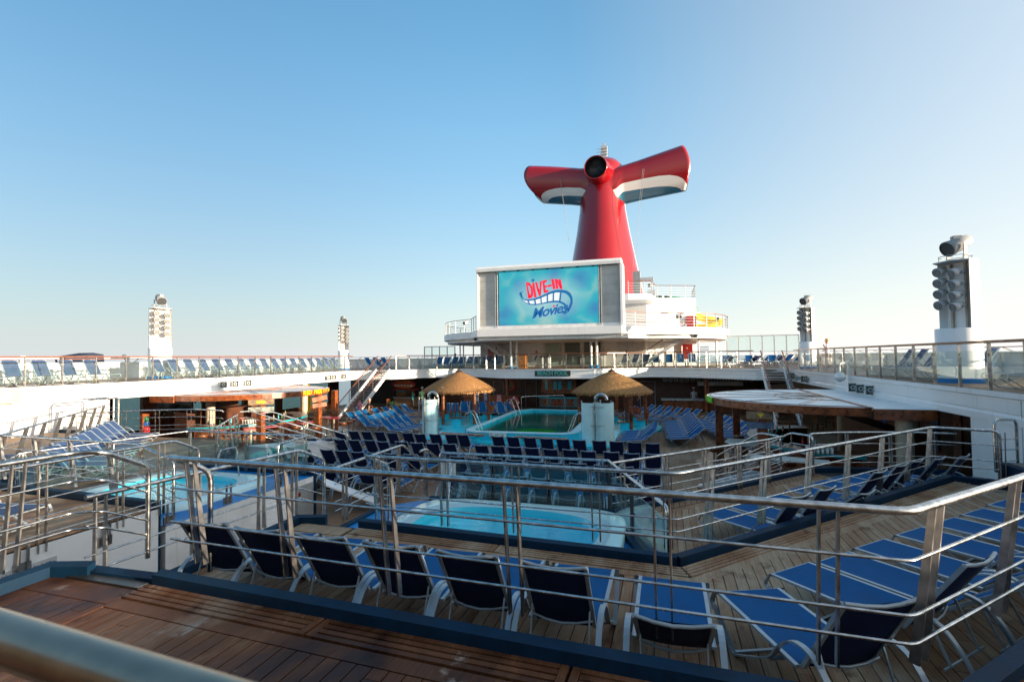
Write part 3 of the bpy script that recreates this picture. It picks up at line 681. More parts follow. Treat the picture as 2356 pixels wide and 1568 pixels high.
for i in (0, 1):
    railing(('inner' if i else 'outer')+' sloping stair rail beside the white staircase near the left bar', [(-15.9+i*1.2,15.6-i*.1,-2.0),(-15.7+i*1.2,15.9-i*.1,-2.0),(-13.8+i*1.2,18.0-i*.1,-3.15)], H=1.0, bars=(.75,.5,.25), posts=[1.6], pair=.07, drop1=True)
MB().prism([(-15.9,15.8),(-14.7,15.7),(-13.0,17.6),(-14.2,17.7)], ZL, ZL+.9).build('stair_casing', white2, kind='structure')
for i in (0, 1):
    railing(('left' if i else 'right')+' tall looped steel gate rail against the port white wall', [(-20.75-i*.75,13.3+i*.15,-1.42),(-20.75-i*.75,14.45+i*.15,-1.42)], H=1.25, bars=(.7,.5,.3), posts=[], drop0=True, drop1=True)
# stairs down from the spa decks to the main deck (white sides)
MB().prism([(-5.75,9.3),(-5.2,9.95),(-5.2,12.3),(-5.75,12.3)], ZL, ZL+.35).build('stair_casing', white2, kind='structure')
gang = thing('folded_gangway_plate', 'white plate ramp lying tilted at the foot of the walkway wall', 'ramp', (-8.2, 11.9, ZL))
MB().bar((-9.0,11.7,-3.35),(-7.9,12.7,-4.1),.9,.04).build('plate', white, gang); MB().bar((-8.3,11.8,-4.2),(-8.3,12.5,-3.7),.03,.03).build('strut', grey, gang)
# notices on the glass fences
def notice(label, c, xd, nrm, w=.36, h=.44):
    t = thing('safety_notice', label, 'sign', tuple(c)); M = face_frame(c, xd, nrm)
    MB().box(-w/2,w/2,-h/2,h/2,0,.006).xf(M).build('board', poster, t)
    mb = text_mb('WHIRLPOOL RULES', w*.105, .001).xf(Matrix.Translation((0,h*.40,.008))); mb.xf(M).build('heading', ink, t)
    mb = text_mb('SAFETY INFORMATION', w*.07, .001).xf(Matrix.Translation((0,h*.32,.008))); mb.xf(M).build('heading', inkr, t)
    mb = MB()
    for k in range(11):
        ww = w*rnd.uniform(.30,.42); mb.box(-ww,ww,h*(.24-k*.052)-.002,h*(.24-k*.052)+.003,.007,.008)
    mb.xf(M).build('small_print', grey, t)
notice('white safety notice hung on the glass fence behind the large hot tub', Vector((-4.5,9.93,-2.42)), (1,0,0), (0,-1,0))
notice('white safety notice on the glass fence of the port hot tub', Vector((-9.6,11.44,-2.42)), (1,0,0), (0,-1,0))
# hand rails of the tubs
def tubrail(label, pts):
    t = thing('spa_grab_rail', label, 'hand rail', tuple(pts[0])); MB().tube(rounded([Vector(p) for p in pts], .1), .02, 8).build('rail', steel, t)
tubrail('bent steel grab rail standing at the back left of the large hot tub', [(-4.75,8.2,ZW),(-4.75,8.2,ZW+.25),(-4.3,8.3,ZW+.27),(-3.85,8.45,ZW+.30),(-4.1,9.2,ZW+.95),(-4.4,9.7,ZW+.95),(-4.4,9.7,ZW)])
tubrail('bent steel grab rail standing at the port hot tub', [(-9.9,9.0,ZWp),(-9.9,9.0,ZWp+.3),(-10.3,9.3,ZWp+.3),(-10.8,10.0,ZWp+.9),(-10.8,10.5,ZWp+.9),(-10.8,10.6,ZWp)])
# brackets of the port rail on the white wall
brk = thing('rail_brackets', 'steel rail brackets bolted along the top of the white walkway wall', 'bracket', (XP+.03, 5, -3.1))
for y in (5.05, 6.2, 7.35, 8.7, 10.2):
    MB().box(XP+.002,XP+.03,y-.11,y+.11,-3.12,-2.96).box(XP+.03,XP+.06,y-.07,y-.04,-3.08,-2.7).box(XP+.03,XP+.06,y+.04,y+.07,-3.08,-2.7).build('bracket', steeld, brk)
# the blurred rail right in front of the lens
pa0 = ray(0,1464)*.50; pa1 = ray(450,1610)*.41; pdv = (pa1-pa0).normalized(); e0, e1_ = pa0-pdv*.7, pa1+pdv*1.2
fr = thing('foreground_handrail', 'thick out-of-focus metal handrail crossing the bottom left corner', 'railing', (e0.x, e0.y, Z1))
MB().tube([e0, e1_], .0225, 24).build('handrail', railsteel, fr)
for q_ in (e0, e1_): MB().box(q_.x-.02,q_.x+.02,q_.y-.02,q_.y+.02,Z1,q_.z-.01).build('post', steeld, fr)

# ================================================================== loungers
def smooth_open(P, n):
    out = []; k = len(P)
    for i in range(k-1):
        p0, p1, p2, p3 = P[max(0,i-1)], P[i], P[i+1], P[min(k-1,i+2)]
        for j in range(n):
            t_ = j/n; out.append(tuple(.5*((2*p1[c])+(-p0[c]+p2[c])*t_+(2*p0[c]-5*p1[c]+4*p2[c]-p3[c])*t_*t_+(-p0[c]+3*p1[c]-3*p2[c]+p3[c])*t_**3) for c in range(len(p1))))
    return out+[P[-1]]
def make_lounger(label, back_ang, group, sl=None):
    """sling chaise: foot end towards +Y, head towards -Y, origin on the floor under the hinge"""
    t = thing('sun_lounger', label, 'sun lounger', (0,0,0), 0, group)
    HX, SZ, FL, BL = .30, .37, 1.12, .76
    ca, sa = math.cos(back_ang), math.sin(back_ang)
    for sx in (-1, 1):
        x = sx*(HX+.035)
        prof = [(FL+.02,SZ-.03),(FL+.05,SZ-.10),(FL-.02,.22),(FL-.28,.02),(FL-.34,.0),(FL-.40,.02),(.28,.26),(.14,.42),(0,.54),(-.16,.58),(-.32,.53),(-.46,.36),(-.56,.14),(-.60,.0)]
        prof = [(FL+.0,SZ+.005)]+prof
        prof = smooth_open(prof, 3); P = [Vector((x,y,z)) for y,z in prof]; W_ = .045; T_ = .013
        vs = []; fs = []
        for i, p in enumerate(P):
            a = P[max(0,i-1)]; b = P[min(len(P)-1,i+1)]; d = (b-a).normalized(); n = Vector((0,-d.z,d.y))
            for (u, w) in ((-W_/2,-T_/2),(W_/2,-T_/2),(W_/2,T_/2),(-W_/2,T_/2)): vs.append(p+Vector((u,0,0))+n*w)
        for i in range(len(P)-1):
            for j in range(4):
                fs.append((i*4+j, i*4+(j+1) % 4, (i+1)*4+(j+1) % 4, (i+1)*4+j))
        mb = MB().add(vs, fs, 0); mb.build('side_frame', alu, t)
    mb = MB()
    for sx in (-1, 1): mb.bar((sx*HX,-.02,SZ),(sx*HX,FL,SZ),.034,.022)
    mb.bar((-HX,FL,SZ-.01),(HX,FL,SZ-.01),.03,.02); mb.bar((-HX-.03,FL-.34,.012),(HX+.03,FL-.34,.012),.03,.016); mb.bar((-HX-.03,-.5,.25),(HX+.03,-.5,.25),.022,.022)
    mb.bar((-HX-.02,.28,.25),(HX+.02,.28,.25),.03,.02)
    mb.build('seat_frame', alu, t)
    # seat cloth, slightly sagging
    def cloth(nu, nv, fn, name):
        vs = []; 
        for i in range(nu+1):
            for j in range(nv+1): vs.append(fn(i/nu, j/nv))
        k = (nu+1)*(nv+1); fs = [(i*(nv+1)+j,(i+1)*(nv+1)+j,(i+1)*(nv+1)+j+1,i*(nv+1)+j+1) for i in range(nu) for j in range(nv)]
        d = (Vector(fs and vs[fs[0][1]])-Vector(vs[fs[0][0]])).cross(Vector(vs[fs[0][3]])-Vector(vs[fs[0][0]])).normalized()*.006
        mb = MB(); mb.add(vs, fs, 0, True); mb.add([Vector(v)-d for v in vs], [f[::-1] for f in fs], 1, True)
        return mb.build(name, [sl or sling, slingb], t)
    cloth(6, 6, lambda u, v: (-(HX-.016)+2*(HX-.016)*u, .0+(FL-.01)*v, SZ+.010-.020*math.sin(math.pi*u)*math.sin(math.pi*v)), 'seat_sling')
    bx = HX-.045
    def bp(u, v, off=0): # u across, v up the back
        y = -.03-BL*v*ca; z = SZ+.01+BL*v*sa; return (-bx+2*bx*u, y-off*sa, z-off*ca)
    cloth(4, 4, lambda u, v: bp(1-u, v, .016*math.sin(math.pi*u)), 'back_sling')
    mb = MB()
    for sx in (0, 1): mb.bar(bp(sx,-.02,.004), bp(sx,1.0,.004), .030, .030)
    top = [Vector(bp(u,1.0,.004+.035*math.sin(math.pi*u))) for u in (0,.25,.5,.75,1)]; mb.tube(top, .015, 6)
    low = [Vector(bp(u,.14,.03+.05*math.sin(math.pi*u))) for u in (0,.25,.5,.75,1)]; mb.tube(low, .012, 6)
    mb.build('back_frame', alu, t)
    mb = MB()
    for sx in (.03, .97):
        a = Vector(bp(sx,.30,.02)); mb.bar(a, (a.x*.98, a.y-.16, .20 if back_ang > R(35) else .15), .012, .018)
    mb.bar((-HX-.02,Vector(bp(0,.3)).y-.17,.20),(HX+.02,Vector(bp(0,.3)).y-.17,.20),.014,.014)
    mb.build('prop_bar', alu, t)
    return t
GA = 'blue sling sun loungers'
LU = make_lounger('x', R(57), GA); LM = make_lounger('x', R(38), GA)
sling_up = paint('sling_blue_grey', (.030,.065,.155), .6, var=.05, scale=5, bump=.35, bscale=260)
LG = make_lounger('x', R(57), GA, sling_up); LMG = make_lounger('x', R(40), GA, sling_up)
_used = set()
def lounger(proto, x, y, z, rz, label):
    """x, y: middle of the foot end; rz: direction the feet point to, measured from +Y"""
    o = proto if proto.name not in _used else copy_tree(proto)
    _used.add(proto.name)
    fx, fy = -math.sin(rz), math.cos(rz)
    o.location = (x-fx*1.12, y-fy*1.12, z); o.rotation_euler = (0,0,rz); o['label'] = label; o['group'] = GA
    return o
LABELS = set()
# near row, backs to the camera
near = [(-4.62,5.46,7),(-3.88,5.46,5),(-3.13,5.46,3),(-2.37,5.45,2),(-1.62,5.43,1),(-.86,5.40,0),(0.02,5.32,0)]
nm = ['at the left end of the near row beside the walkway steps', 'second from the left', 'third from the left', 'fourth from the left, in the middle', 'fifth from the left', 'sixth from the left', 'with a lower back']
for i, (x, y, a) in enumerate(near):
    lab = 'blue lounger seen from behind, ' + ('at the left end of the near row' if i == 0 else ordinal(i+1)+' from the left in the near row' if i < 6 else 'seventh in the near row with a lower back')
    lounger(LU if i < 6 else LM, x, y, Z2, R(a), lab)
lounger(LU, .72, 5.28, Z2, R(22), 'blue lounger turned diagonally where the near row meets the right-hand row')
rr_ = [(1.22,5.93),(1.73,6.37),(2.27,6.93),(2.90,7.54),(3.5,8.1),(4.1,8.68),(4.7,9.3),(5.3,9.9)]
for i, (x, y) in enumerate(rr_):
    lounger(LM if i % 3 else LU, x, y, Z2, R(44), 'blue lounger, '+ordinal(i+1)+' from the front in the near right diagonal row')
t3 = [(.78,9.65),(1.28,10.2),(1.9,10.95),(2.55,11.75),(3.15,12.45),(3.62,12.98),(4.15,13.35),(4.75,13.75)]
for i, (x, y) in enumerate(t3):
    lounger(LM if i in (2,) else LU, x, y, Z3, R(48), 'blue lounger, '+ordinal(i+1)+' from the hot tub on the right lower terrace')
# main deck rows with backs to the camera
ROWY = [19.75+1.4, 17.6+1.4, 15.45+1.4, 13.35+1.4]
rowname = ['the row nearest the pool', 'the second row from the pool', 'the third row from the pool', 'the fourth row from the pool']
for r, Y in enumerate(ROWY):
    xs = [-14.25+.675*i for i in range(10)] if r == 0 else [-14.1+.685*i for i in range(10)] if r == 1 else [-13.9+.70*i for i in range(9)] if r == 2 else [-13.0+.70*i for i in range(8)]
    xs2 = [-6.62+.685*i for i in range(10)] if r < 2 else [-6.65+.685*i for i in range(10)] if r == 2 else [-6.0+.69*i for i in range(9)]
    for i, x in enumerate(xs):
        lounger(LU, x+rnd.uniform(-.03,.03), Y+rnd.uniform(-.1,.1)+(.04*i*0), ZL, R(rnd.uniform(-2,4)), 'navy lounger, '+ordinal(i+1)+' from the left, left half of '+rowname[r])
    for i, x in enumerate(xs2):
        lounger(LU, x+rnd.uniform(-.02,.02), Y-.03*i+rnd.uniform(-.06,.06), ZL, R(rnd.uniform(-2,2)), 'navy lounger, '+ordinal(i+1)+' from the left, right half of '+rowname[r])
# block between the left stairs and the shower, feet towards the pool
blk = [(-17.3,25.85),(-17.2,26.55),(-17.3,27.5),(-17.3,28.3),(-15.0,24.6),(-15.0,25.3),(-15.0,26.0),(-15.0,26.75),(-19.5,27.8),(-19.4,28.5),(-19.4,29.3),(-17.3,29.2),(-17.4,30.2),(-19.3,30.4),(-19.2,31.5),(-19.0,32.5),(-18.8,33.4)]
for i, (x, y) in enumerate(blk):
    d = Vector((1.0,-.28,0)).normalized()
    lounger(LM, x+d.x*1.72, y+d.y*1.72, ZL, math.atan2(-d.x, d.y), 'blue lounger between left stairs and left shower, '+['near file, ','middle file, ','far file, '][0 if x > -16 else 1 if x > -18 else 2]+ordinal(sum(1 for q_ in blk[:i+1] if (q_[0] > -16) == (x > -16) and (q_[0] > -18) == (x > -18)))+' from front')
for i in range(7):
    lounger(LM, -15.2+i*.72, 34.4+.25*i*0-1.0, ZL, R(205), 'blue lounger, '+ordinal(i+1)+' from the left behind the left thatched hut')
for i in range(6):
    lounger(LM, -14.4+i*.72, 36.0-1.0, ZL, R(205), 'blue lounger, '+ordinal(i+1)+' from the left in the snack counter row')
# right-hand blocks, feet towards the pool
def blockr(pts, n, lab, ang=-118, proto=None, k0=0):
    (x0,y0),(x1,y1) = pts
    for i in range(n):
        f = i/max(1,n-1); x = x0+(x1-x0)*f; y = y0+(y1-y0)*f
        lounger(proto or LM, x, y, ZL, R(-ang), lab % ordinal(k0+i+1))
blockr([(-2.05,23.6),(-2.0,26.3)], 5, 'blue lounger, %s from the front in the short row by the right shower')
blockr([(.1,24.6),(-.1,31.0)], 10, 'blue lounger, %s from the front in the long middle row right')
blockr([(-1.1,31.6),(-3.4,33.9)], 5, 'blue lounger, %s in the row curving behind the right thatched hut', ang=-120)
blockr([(2.6,25.6),(1.2,31.8)], 9, 'blue lounger, %s from the front in the row beside the right bar', ang=-112)
blockr([(.6,32.6),(-2.2,35.2)], 6, 'blue lounger, %s in the far right row by the buffet counter', ang=-125)
# port side loungers
for i in range(9):
    lounger(LMG, -14.6-.55*i, 10.0+.56*i, Z3, R(-74), 'grey-blue lounger, '+ordinal(i+1)+' from the near end of the sunlit port row')
lounger(LG, -9.9, 5.5, ZP2, R(-80), 'grey-blue lounger at the left edge just across the walkway')
lounger(LG, -16.0, 8.6, ZP2, R(-60), 'lone grey-blue lounger behind the slanted port railing')
lounger(LU, -1.55, .42, Z1, R(120), 'lounger just below the blurred handrail, only a blue corner showing')
# ================================================================== side walls, fascias, upper deck
XL, XR = -23.24, 7.27
FB = -1.62                                            # underside of the fascia
def wallbox(name, x0,x1,y0,y1,z0,z1, m=None): return MB().box(x0,x1,y0,y1,z0,z1).build(name, m or white, kind='structure')
# unseen deckhouse wall added behind the camera, tan for the steel to reflect
wallbox('added_reflector_wall', -29, 13, -9.4, -9.0, ZL, 6.0, paint('reflector_tan', (.50,.34,.19), .6))
wallbox('rear_terrace_deck', -23, 7.2, -9.0, -2.2, Z1-.3, Z1, T1m)
wallbox('port_wall', XL-.25, XL, -3, 16.0, ZL, FB+.0)
wallbox('starboard_wall', XR, XR+.25, -3, 15.3, ZL, FB+.0)
# fascia: outline seen from above, the opening lies inside
FAS = [(XL,-3.0),(XL,33.6),(-21.9,34.6),(-20.7,34.9),(-19.6,36.8),(-18.2,38.3),(-16.6,39.1),(-15.0,39.1),(-13.2,37.7),(-12.0,36.8),(-11.2,36.5),(-4.9,36.5),(-4.0,36.9),(-2.8,38.2),(-1.2,39.1),(.6,38.9),(2.4,37.8),(4.2,36.0),(5.5,34.6),(6.9,34.0),(XR,33.4),(XR,-3.0)]
def fascia(name, pts, m):
    """moulded band: top lip, main face, lower step and bottom cove"""
    prof = [(-.02,ZU-.01),(.05,ZU-.01),(.05,ZU-.13),(.012,ZU-.145),(0,ZU-.16),(0,ZU-.47),(-.03,ZU-.49),(.02,ZU-.56),(.02,FB),(-.25,FB)]
    mb = MB(); n = len(pts); V = [Vector((*p,0)) for p in pts]; vs = []
    for i in range(n):
        a = V[max(0,i-1)]; b = V[min(n-1,i+1)]; t1 = (V[i]-a).normalized() if i else (b-V[i]).normalized(); t2 = (b-V[i]).normalized() if i < n-1 else t1
        n1 = Vector((t1.y,-t1.x,0)); n2 = Vector((t2.y,-t2.x,0)); nn = (n1+n2).normalized(); sc = 1/max(.5, nn.dot(n1))
        for (o, z) in prof: vs.append(V[i]+nn*o*sc+Vector((0,0,z)))
    k = len(prof); fs = [(i*k+j,i*k+j+1,(i+1)*k+j+1,(i+1)*k+j) for i in range(n-1) for j in range(k-1)]
    return mb.add(vs, fs).build(name, m, kind='structure')
fascia('upper_deck_fascia', FAS, white)
for i in range(0, 9):                                   # butt seams of the plating
    y = 4.2+3.6*i
    for X_, s in ((XL+.003,1),(XR-.003,-1)):
        MB().box(min(X_,X_+.002*s),max(X_,X_+.002*s),y,y+.012,FB+.2,ZU-.17).build('plate_seam', white2, kind='structure')
MB().box(XL+.002,XL+.006,15.6,15.62,-2.9,FB).box(XR-.006,XR-.002,13.4,13.42,-2.6,ZU-.16).build('plate_seam', grey, kind='structure')
OUTL, OUTR, YEND = -29.3, 13.2, 62
ud = MB()
ud.add([(OUTL,-3,ZU),(XL,-3,ZU),(XL,33.6,ZU),(OUTL,33.6,ZU)],[(0,1,2,3)]).add([(XR,-3,ZU),(OUTR,-3,ZU),(OUTR,33.4,ZU),(XR,33.4,ZU)],[(0,1,2,3)])
back = [(OUTL,33.6)]+FAS[1:-1]+[(OUTR,33.4)]
for i in range(len(back)-1):
    a, b = back[i], back[i+1]; ud.add([(a[0],a[1],ZU),(b[0],b[1],ZU),(b[0],YEND,ZU),(a[0],YEND,ZU)],[(0,1,2,3)])
ud.build('upper_deck', T4m, kind='structure')
uc = MB()
for (x0,x1,y0,y1) in ((OUTL,XL-.02,-3,YEND),(XR+.02,OUTR,-3,YEND),(XL-.02,XR+.02,39.31,YEND)): uc.box(x0,x1,y0,y1,FB-.0,ZU-.02)
for i in range(2, len(FAS)-3):
    a, b = FAS[i], FAS[i+1]
    if b[0]-a[0] > .01: uc.prism([(a[0],min(a[1]+.15,39.3)),(b[0],min(b[1]+.15,39.3)),(b[0],39.32),(a[0],39.32)], FB, ZU-.03)
uc.build('deckhead', white2, kind='structure')
# hull side with window openings behind the port bar: sea shows through
wins = [(y, y+2.6) for y in (16.4,19.6,22.8,26.0,29.2,32.4,35.6)]
hw = MB(); y0 = 15.9
for a, b in wins+[(39.5,39.5)]:
    if a > y0: hw.box(-29.0,-28.8,y0,a,ZL,FB)
    if b > a: hw.box(-29.0,-28.8,a,b,ZL,ZL+.35).box(-29.0,-28.8,a,b,-1.85,FB)
    y0 = b
hw.build('port_hull_side', darkwood, kind='structure')
for i, (a, b) in enumerate(wins):
    MB().box(-28.93,-28.91,a,b,ZL+.35,-1.85).build('window_pane', glassd, kind='structure')
wallbox('starboard_hull_side', 13.0,13.2,12,41,ZL,FB,darkwood)
wallbox('port_bar_end_wall', -29,XL+.0,15.75,15.95,ZL,FB,white)
wallbox('starboard_bar_end_wall', XR+.02,13,15.0,15.25,ZL,FB,darkwood)
# aft wall under the upper deck: panelled wood with doorways
bw = MB(); YB = 41.6
bw.box(-19,6.5,YB,YB+.2,ZL,FB); bw.build('dark_panelled_wall', darkwood, kind='structure')
for i in range(52):
    x = -18.8+i*.49
    MB().box(x,x+.47,YB-.03,YB-.002,ZL,-1.7).build('wall_panel', darkwood, kind='structure')
wallbox('serving_area_wall', 6.5,13,YB,YB+.2,ZL,FB,black); wallbox('serving_area_wall', -29,-19,YB,YB+.2,ZL,FB,black)

# outer bulwarks of the upper deck with slanted stays and wooden rail
def bulwark(X, s, name):
    MB().box(min(X,X+.06*s),max(X,X+.06*s),-16,YEND,ZU-.6,-.06).box(min(X-.05*s,X+.12*s),max(X-.05*s,X+.12*s),-16,YEND,-.06,-.01).build(name, white2, kind='structure')
    t = thing('bulwark_rail', ('wooden rail on slanted white stays along the '+('port' if s < 0 else 'starboard')+' ship side'), 'railing', (X, 10, -.01))
    MB().bar((X-.35*s,-3,.17),(X-.35*s,YEND,.17),.07,.035).build('handrail', railwood, t)
    for k in range(26):
        y = 1.5+k*2.4; MB().bar((X,y,-.02),(X-.36*s,y,.16),.05,.03,(0,1,0)).build('stay', white2, t)
    for k in range(22):
        y = 3.0+k*2.6; mb = MB(); mb.add([(X-.02*s,y,ZU+.02),(X-.45*s,y,ZU+.02),(X-.06*s,y,-.1),(X-.02*s,y+.14,ZU+.02),(X-.45*s,y+.14,ZU+.02),(X-.06*s,y+.14,-.1)],[(0,1,2),(5,4,3),(0,3,4,1),(1,4,5,2),(2,5,3,0)]).build('buttress', white2, t)
bulwark(-28.6, -1, 'port_bulwark'); bulwark(12.4, 1, 'starboard_bulwark')

# glass railings of the upper deck
def glassrail(label, pts, ys=None, spacing=1.24, s0=.4, group='glass railings of the upper deck', z=ZU, H=1.12, wd=railwood, skip=()):
    P = [Vector((x,y,z)) for x,y in pts]; m_ = (P[0]+P[-1])/2
    t = thing('glass_railing', label, 'railing', tuple(m_), 0, group)
    mb = MB(); Q = [p+Vector((0,0,H+.02)) for p in P]
    for i in range(len(Q)-1): mb.bar(Q[i], Q[i+1], .075, .045)
    mb.build('handrail', wd, t)
    Q = [p+Vector((0,0,H-.015)) for p in P]; mb = MB()
    for i in range(len(Q)-1): mb.bar(Q[i], Q[i+1], .03, .02)
    mb.build('rail_bracket', dsteel, t)
    L = sum(seglen(P)); s = s0; prev = None; pl = []
    while s < L: pl.append(s); s += spacing
    for k, s in enumerate(pl):
        p, d = point_at(P, s); n = Vector((-d.y, d.x, 0))
        MB().bar(p, p+Vector((0,0,H-.02)), .035, .07, n).build('post', steeld if True else dsteel, t)
        MB().bar(p+Vector((0,0,.80)), p+Vector((0,0,.86)), .09, .03, n).build('clamp', brass, t); MB().bar(p+Vector((0,0,.14)), p+Vector((0,0,.20)), .09, .03, n).build('clamp', brass, t)
        if prev is not None:
            a, b = prev, p; dd = (b-a).normalized()
            MB().bar(a+dd*.04+Vector((0,0,.52)), b-dd*.04+Vector((0,0,.52)), .010, .80).build('glass_panel', glass, t)
        prev = p
    return t
glassrail('wooden-topped glass railing along the sunlit port side of the upper deck', [(XL-.02,4.0),(XL-.02,33.6)], s0=.08+1.24)
glassrail('wooden-topped glass railing along the starboard side of the upper deck', [(XR+.02,4.5),(XR+.02,33.0)], s0=.06)
glassrail('glass railing across the aft end of the pool opening on the upper deck', [(-20.4,35.1),(-19.5,36.9),(-18.1,38.4),(-16.6,39.2),(-15.0,39.2),(-13.2,37.8),(-12.0,36.9),(-11.2,36.6),(-4.9,36.6),(-4.0,37.0),(-2.8,38.3),(-1.2,39.2),(.6,39.0),(2.4,37.9),(4.2,36.1),(5.4,34.9)], s0=.1)

# horn loudspeakers, lamps and small boxes on the fascia
def horn_proto():
    t = thing('horn_loudspeaker', 'x', 'loudspeaker', (0,0,0), 0, 'horn loudspeakers on the upper deck fascia')
    mb = MB(); A, B = .17, .17; a, b = .07, .07     # mouth towards +Y, square
    vs = [(-A,.30,-B),(A,.30,-B),(A,.30,B),(-A,.30,B),(-a,.06,-b),(a,.06,-b),(a,.06,b),(-a,.06,b)]
    mb.add(vs, [(0,4,5,1),(1,5,6,2),(2,6,7,3),(3,7,4,0),(4,7,6,5)]); e = .028
    mb.add([(-A,.30,-B),(A,.30,-B),(A,.30,B),(-A,.30,B),(-A+e,.30,-B+e),(A-e,.30,-B+e),(A-e,.30,B-e),(-A+e,.30,B-e)], [(0,1,5,4),(1,2,6,5),(2,3,7,6),(3,0,4,7)])
    mb.build('housing', hornm, t)
    mb = MB(); mb.add([(-A+e,.299,-B+e),(A-e,.299,-B+e),(A-e,.299,B-e),(-A+e,.299,B-e),(-.1,.2,-.1),(.1,.2,-.1),(.1,.2,.1),(-.1,.2,.1)], [(0,1,5,4),(1,2,6,5),(2,3,7,6),(3,0,4,7),(4,5,6,7)]); mb.build('horn_mouth', hornd, t)
    mb = MB(); mb.lathe([(.095,.215),(.085,.235),(.06,.242),(.045,.236)], n=18, axis=(0,1,0)).build('cone', greyl, t)
    MB().box(-.022,.022,.24,.252,-.022,.022).build('driver', black, t)
    MB().box(-.05,.05,-.02,.07,-.05,.05).bar((-.09,-.02,-.05),(-.09,.14,-.05),.012,.05).bar((.09,-.02,-.05),(.09,.14,-.05),.012,.05).build('bracket', hornm, t)
    return t
HP = horn_proto(); first = [True]
def horn(px, py, side, face, label):
    p = atX(px, py, XL+.03) if side == 'L' else atX(px, py, XR-.03) if side == 'R' else atY(px, py, 38.0)
    if side == 'B': p = atY(px, py, face[2])
    o = HP if first[0] else copy_tree(HP); first[0] = False
    off = {'L': (.03,0), 'R': (-.03,0), 'B': (0,-.03)}[side]
    o.location = (p.x+off[0], p.y+off[1], p.z); o.rotation_euler = (0,0,math.atan2(-face[0], face[1])); o['label'] = label
horn(513,884,'L',(.75,-.66),'left one of the three sunlit horn loudspeakers on the port fascia')
horn(540,882,'L',(.75,-.66),'middle one of the three sunlit horn loudspeakers on the port fascia')
horn(570,880,'L',(.75,-.66),'right one of the three sunlit horn loudspeakers on the port fascia')
horn(753,868,'L',(.85,-.5),'horn loudspeaker by the left stairs, first of three in the sun edge')
horn(766,867,'L',(.7,-.7),'horn loudspeaker by the left stairs, second of three')
horn(790,865,'L',(.6,-.8),'horn loudspeaker nearest the left stairs on the port fascia')
horn(982,857,'B',(.75,-.66,38.9),'horn loudspeaker on the aft fascia above the left thatched hut')
horn(1648,856,'B',(.1,-1,38.6),'horn loudspeaker on the aft fascia above the right loungers')
horn(1826,864,'R',(-.5,-.86),'horn loudspeaker beside the top of the right stairs')
horn(1846,870,'R',(-.9,.3),'horn loudspeaker turned sideways in the pair right of the right stairs')
horn(1856,871,'R',(-.5,-.86),'horn loudspeaker facing out in the pair right of the right stairs')
horn(1962,890,'R',(-.15,-1),'leftmost of the three large horn loudspeakers under the dome camera')
horn(1980,893,'R',(-.15,-1),'middle one of the three large horn loudspeakers under the dome camera')
horn(2001,896,'R',(-.1,-1),'rightmost of the three large horn loudspeakers on the right fascia')
p = atX(0,914,XL+.1); t = thing('beige_speaker_box', 'beige box speaker at the left edge on the port wall', 'loudspeaker', tuple(p))
MB().add([(p.x,p.y-.9,p.z-.22),(p.x+.45,p.y-.3,p.z-.22),(p.x+.5,p.y+.35,p.z-.22),(p.x,p.y+.45,p.z-.22),(p.x,p.y-.9,p.z+.28),(p.x+.45,p.y-.3,p.z+.28),(p.x+.5,p.y+.35,p.z+.28),(p.x,p.y+.45,p.z+.28)],[(0,3,2,1),(4,5,6,7),(0,1,5,4),(1,2,6,5),(2,3,7,6),(3,0,4,7)]).build('cabinet', paint('beige_box',(.55,.45,.28),.5), t)
MB().box(p.x-.1,p.x,p.y-.3,p.y+.1,p.z-.1,p.z+.1).build('bracket', grey, t)
# dome camera on a swan neck
p0 = atX(1957,890,XR-.04); ptop = atX(1957,831,XR-.04)
t = thing('dome_camera', 'white dome security camera hanging from a bent pole on the right fascia', 'security camera', (p0.x,p0.y,p0.z))
q = Vector((p0.x-.05, p0.y, 0)); mb = MB(); mb.bar((q.x,q.y,p0.z),(q.x,q.y,ptop.z),.07,.07)
mb.tube(rounded([Vector((q.x,q.y,ptop.z-.06)),Vector((q.x-.45,q.y-.45,ptop.z-.06)),Vector((q.x-.45,q.y-.45,ptop.z-.42))],.28,6),.03,10).build('pole', white2, t)
c = (q.x-.45,q.y-.45,ptop.z-.62); MB().lathe([(.02,.2),(.14,.16),(.2,.05),(.205,0),(.2,-.02)], c, 20).build('hood', white2, t)
MB().lathe([(.2,-.02),(.19,-.08),(.12,-.15),(.02,-.17)], c, 20).build('dome', greyl, t); MB().lathe([(.09,-.09),(.08,-.16),(.02,-.19)], c, 12).build('lens_window', darkgrey, t)
for (px, py, lab) in ((589,1151/1.7386+0,'x'),):
    pass
for (px, py, lab) in ((588,877,'small white lamp box on the sunlit port fascia'),):
    p = atX(588/1.0,872,XL+.01)
    t = thing('junction_box', lab, 'box', tuple(p)); MB().box(p.x,p.x+.05,p.y-.09,p.y+.09,p.z-.05,p.z+.05).build('cover', greyl, t); MB().box(p.x+.05,p.x+.056,p.y-.06,p.y+.06,p.z-.03,p.z+.03).build('lens', poster, t)
p = atX(643,875,XL+.02); t = thing('small_wall_sign', 'small blue-edged sign on the port fascia left of the stairs', 'sign', tuple(p))
MB().box(p.x-.01,p.x+.01,p.y-.26,p.y+.26,p.z-.11,p.z+.11).build('border', deckblue, t); MB().box(p.x+.01,p.x+.014,p.y-.22,p.y+.22,p.z-.08,p.z+.08).build('face', greyl, t)

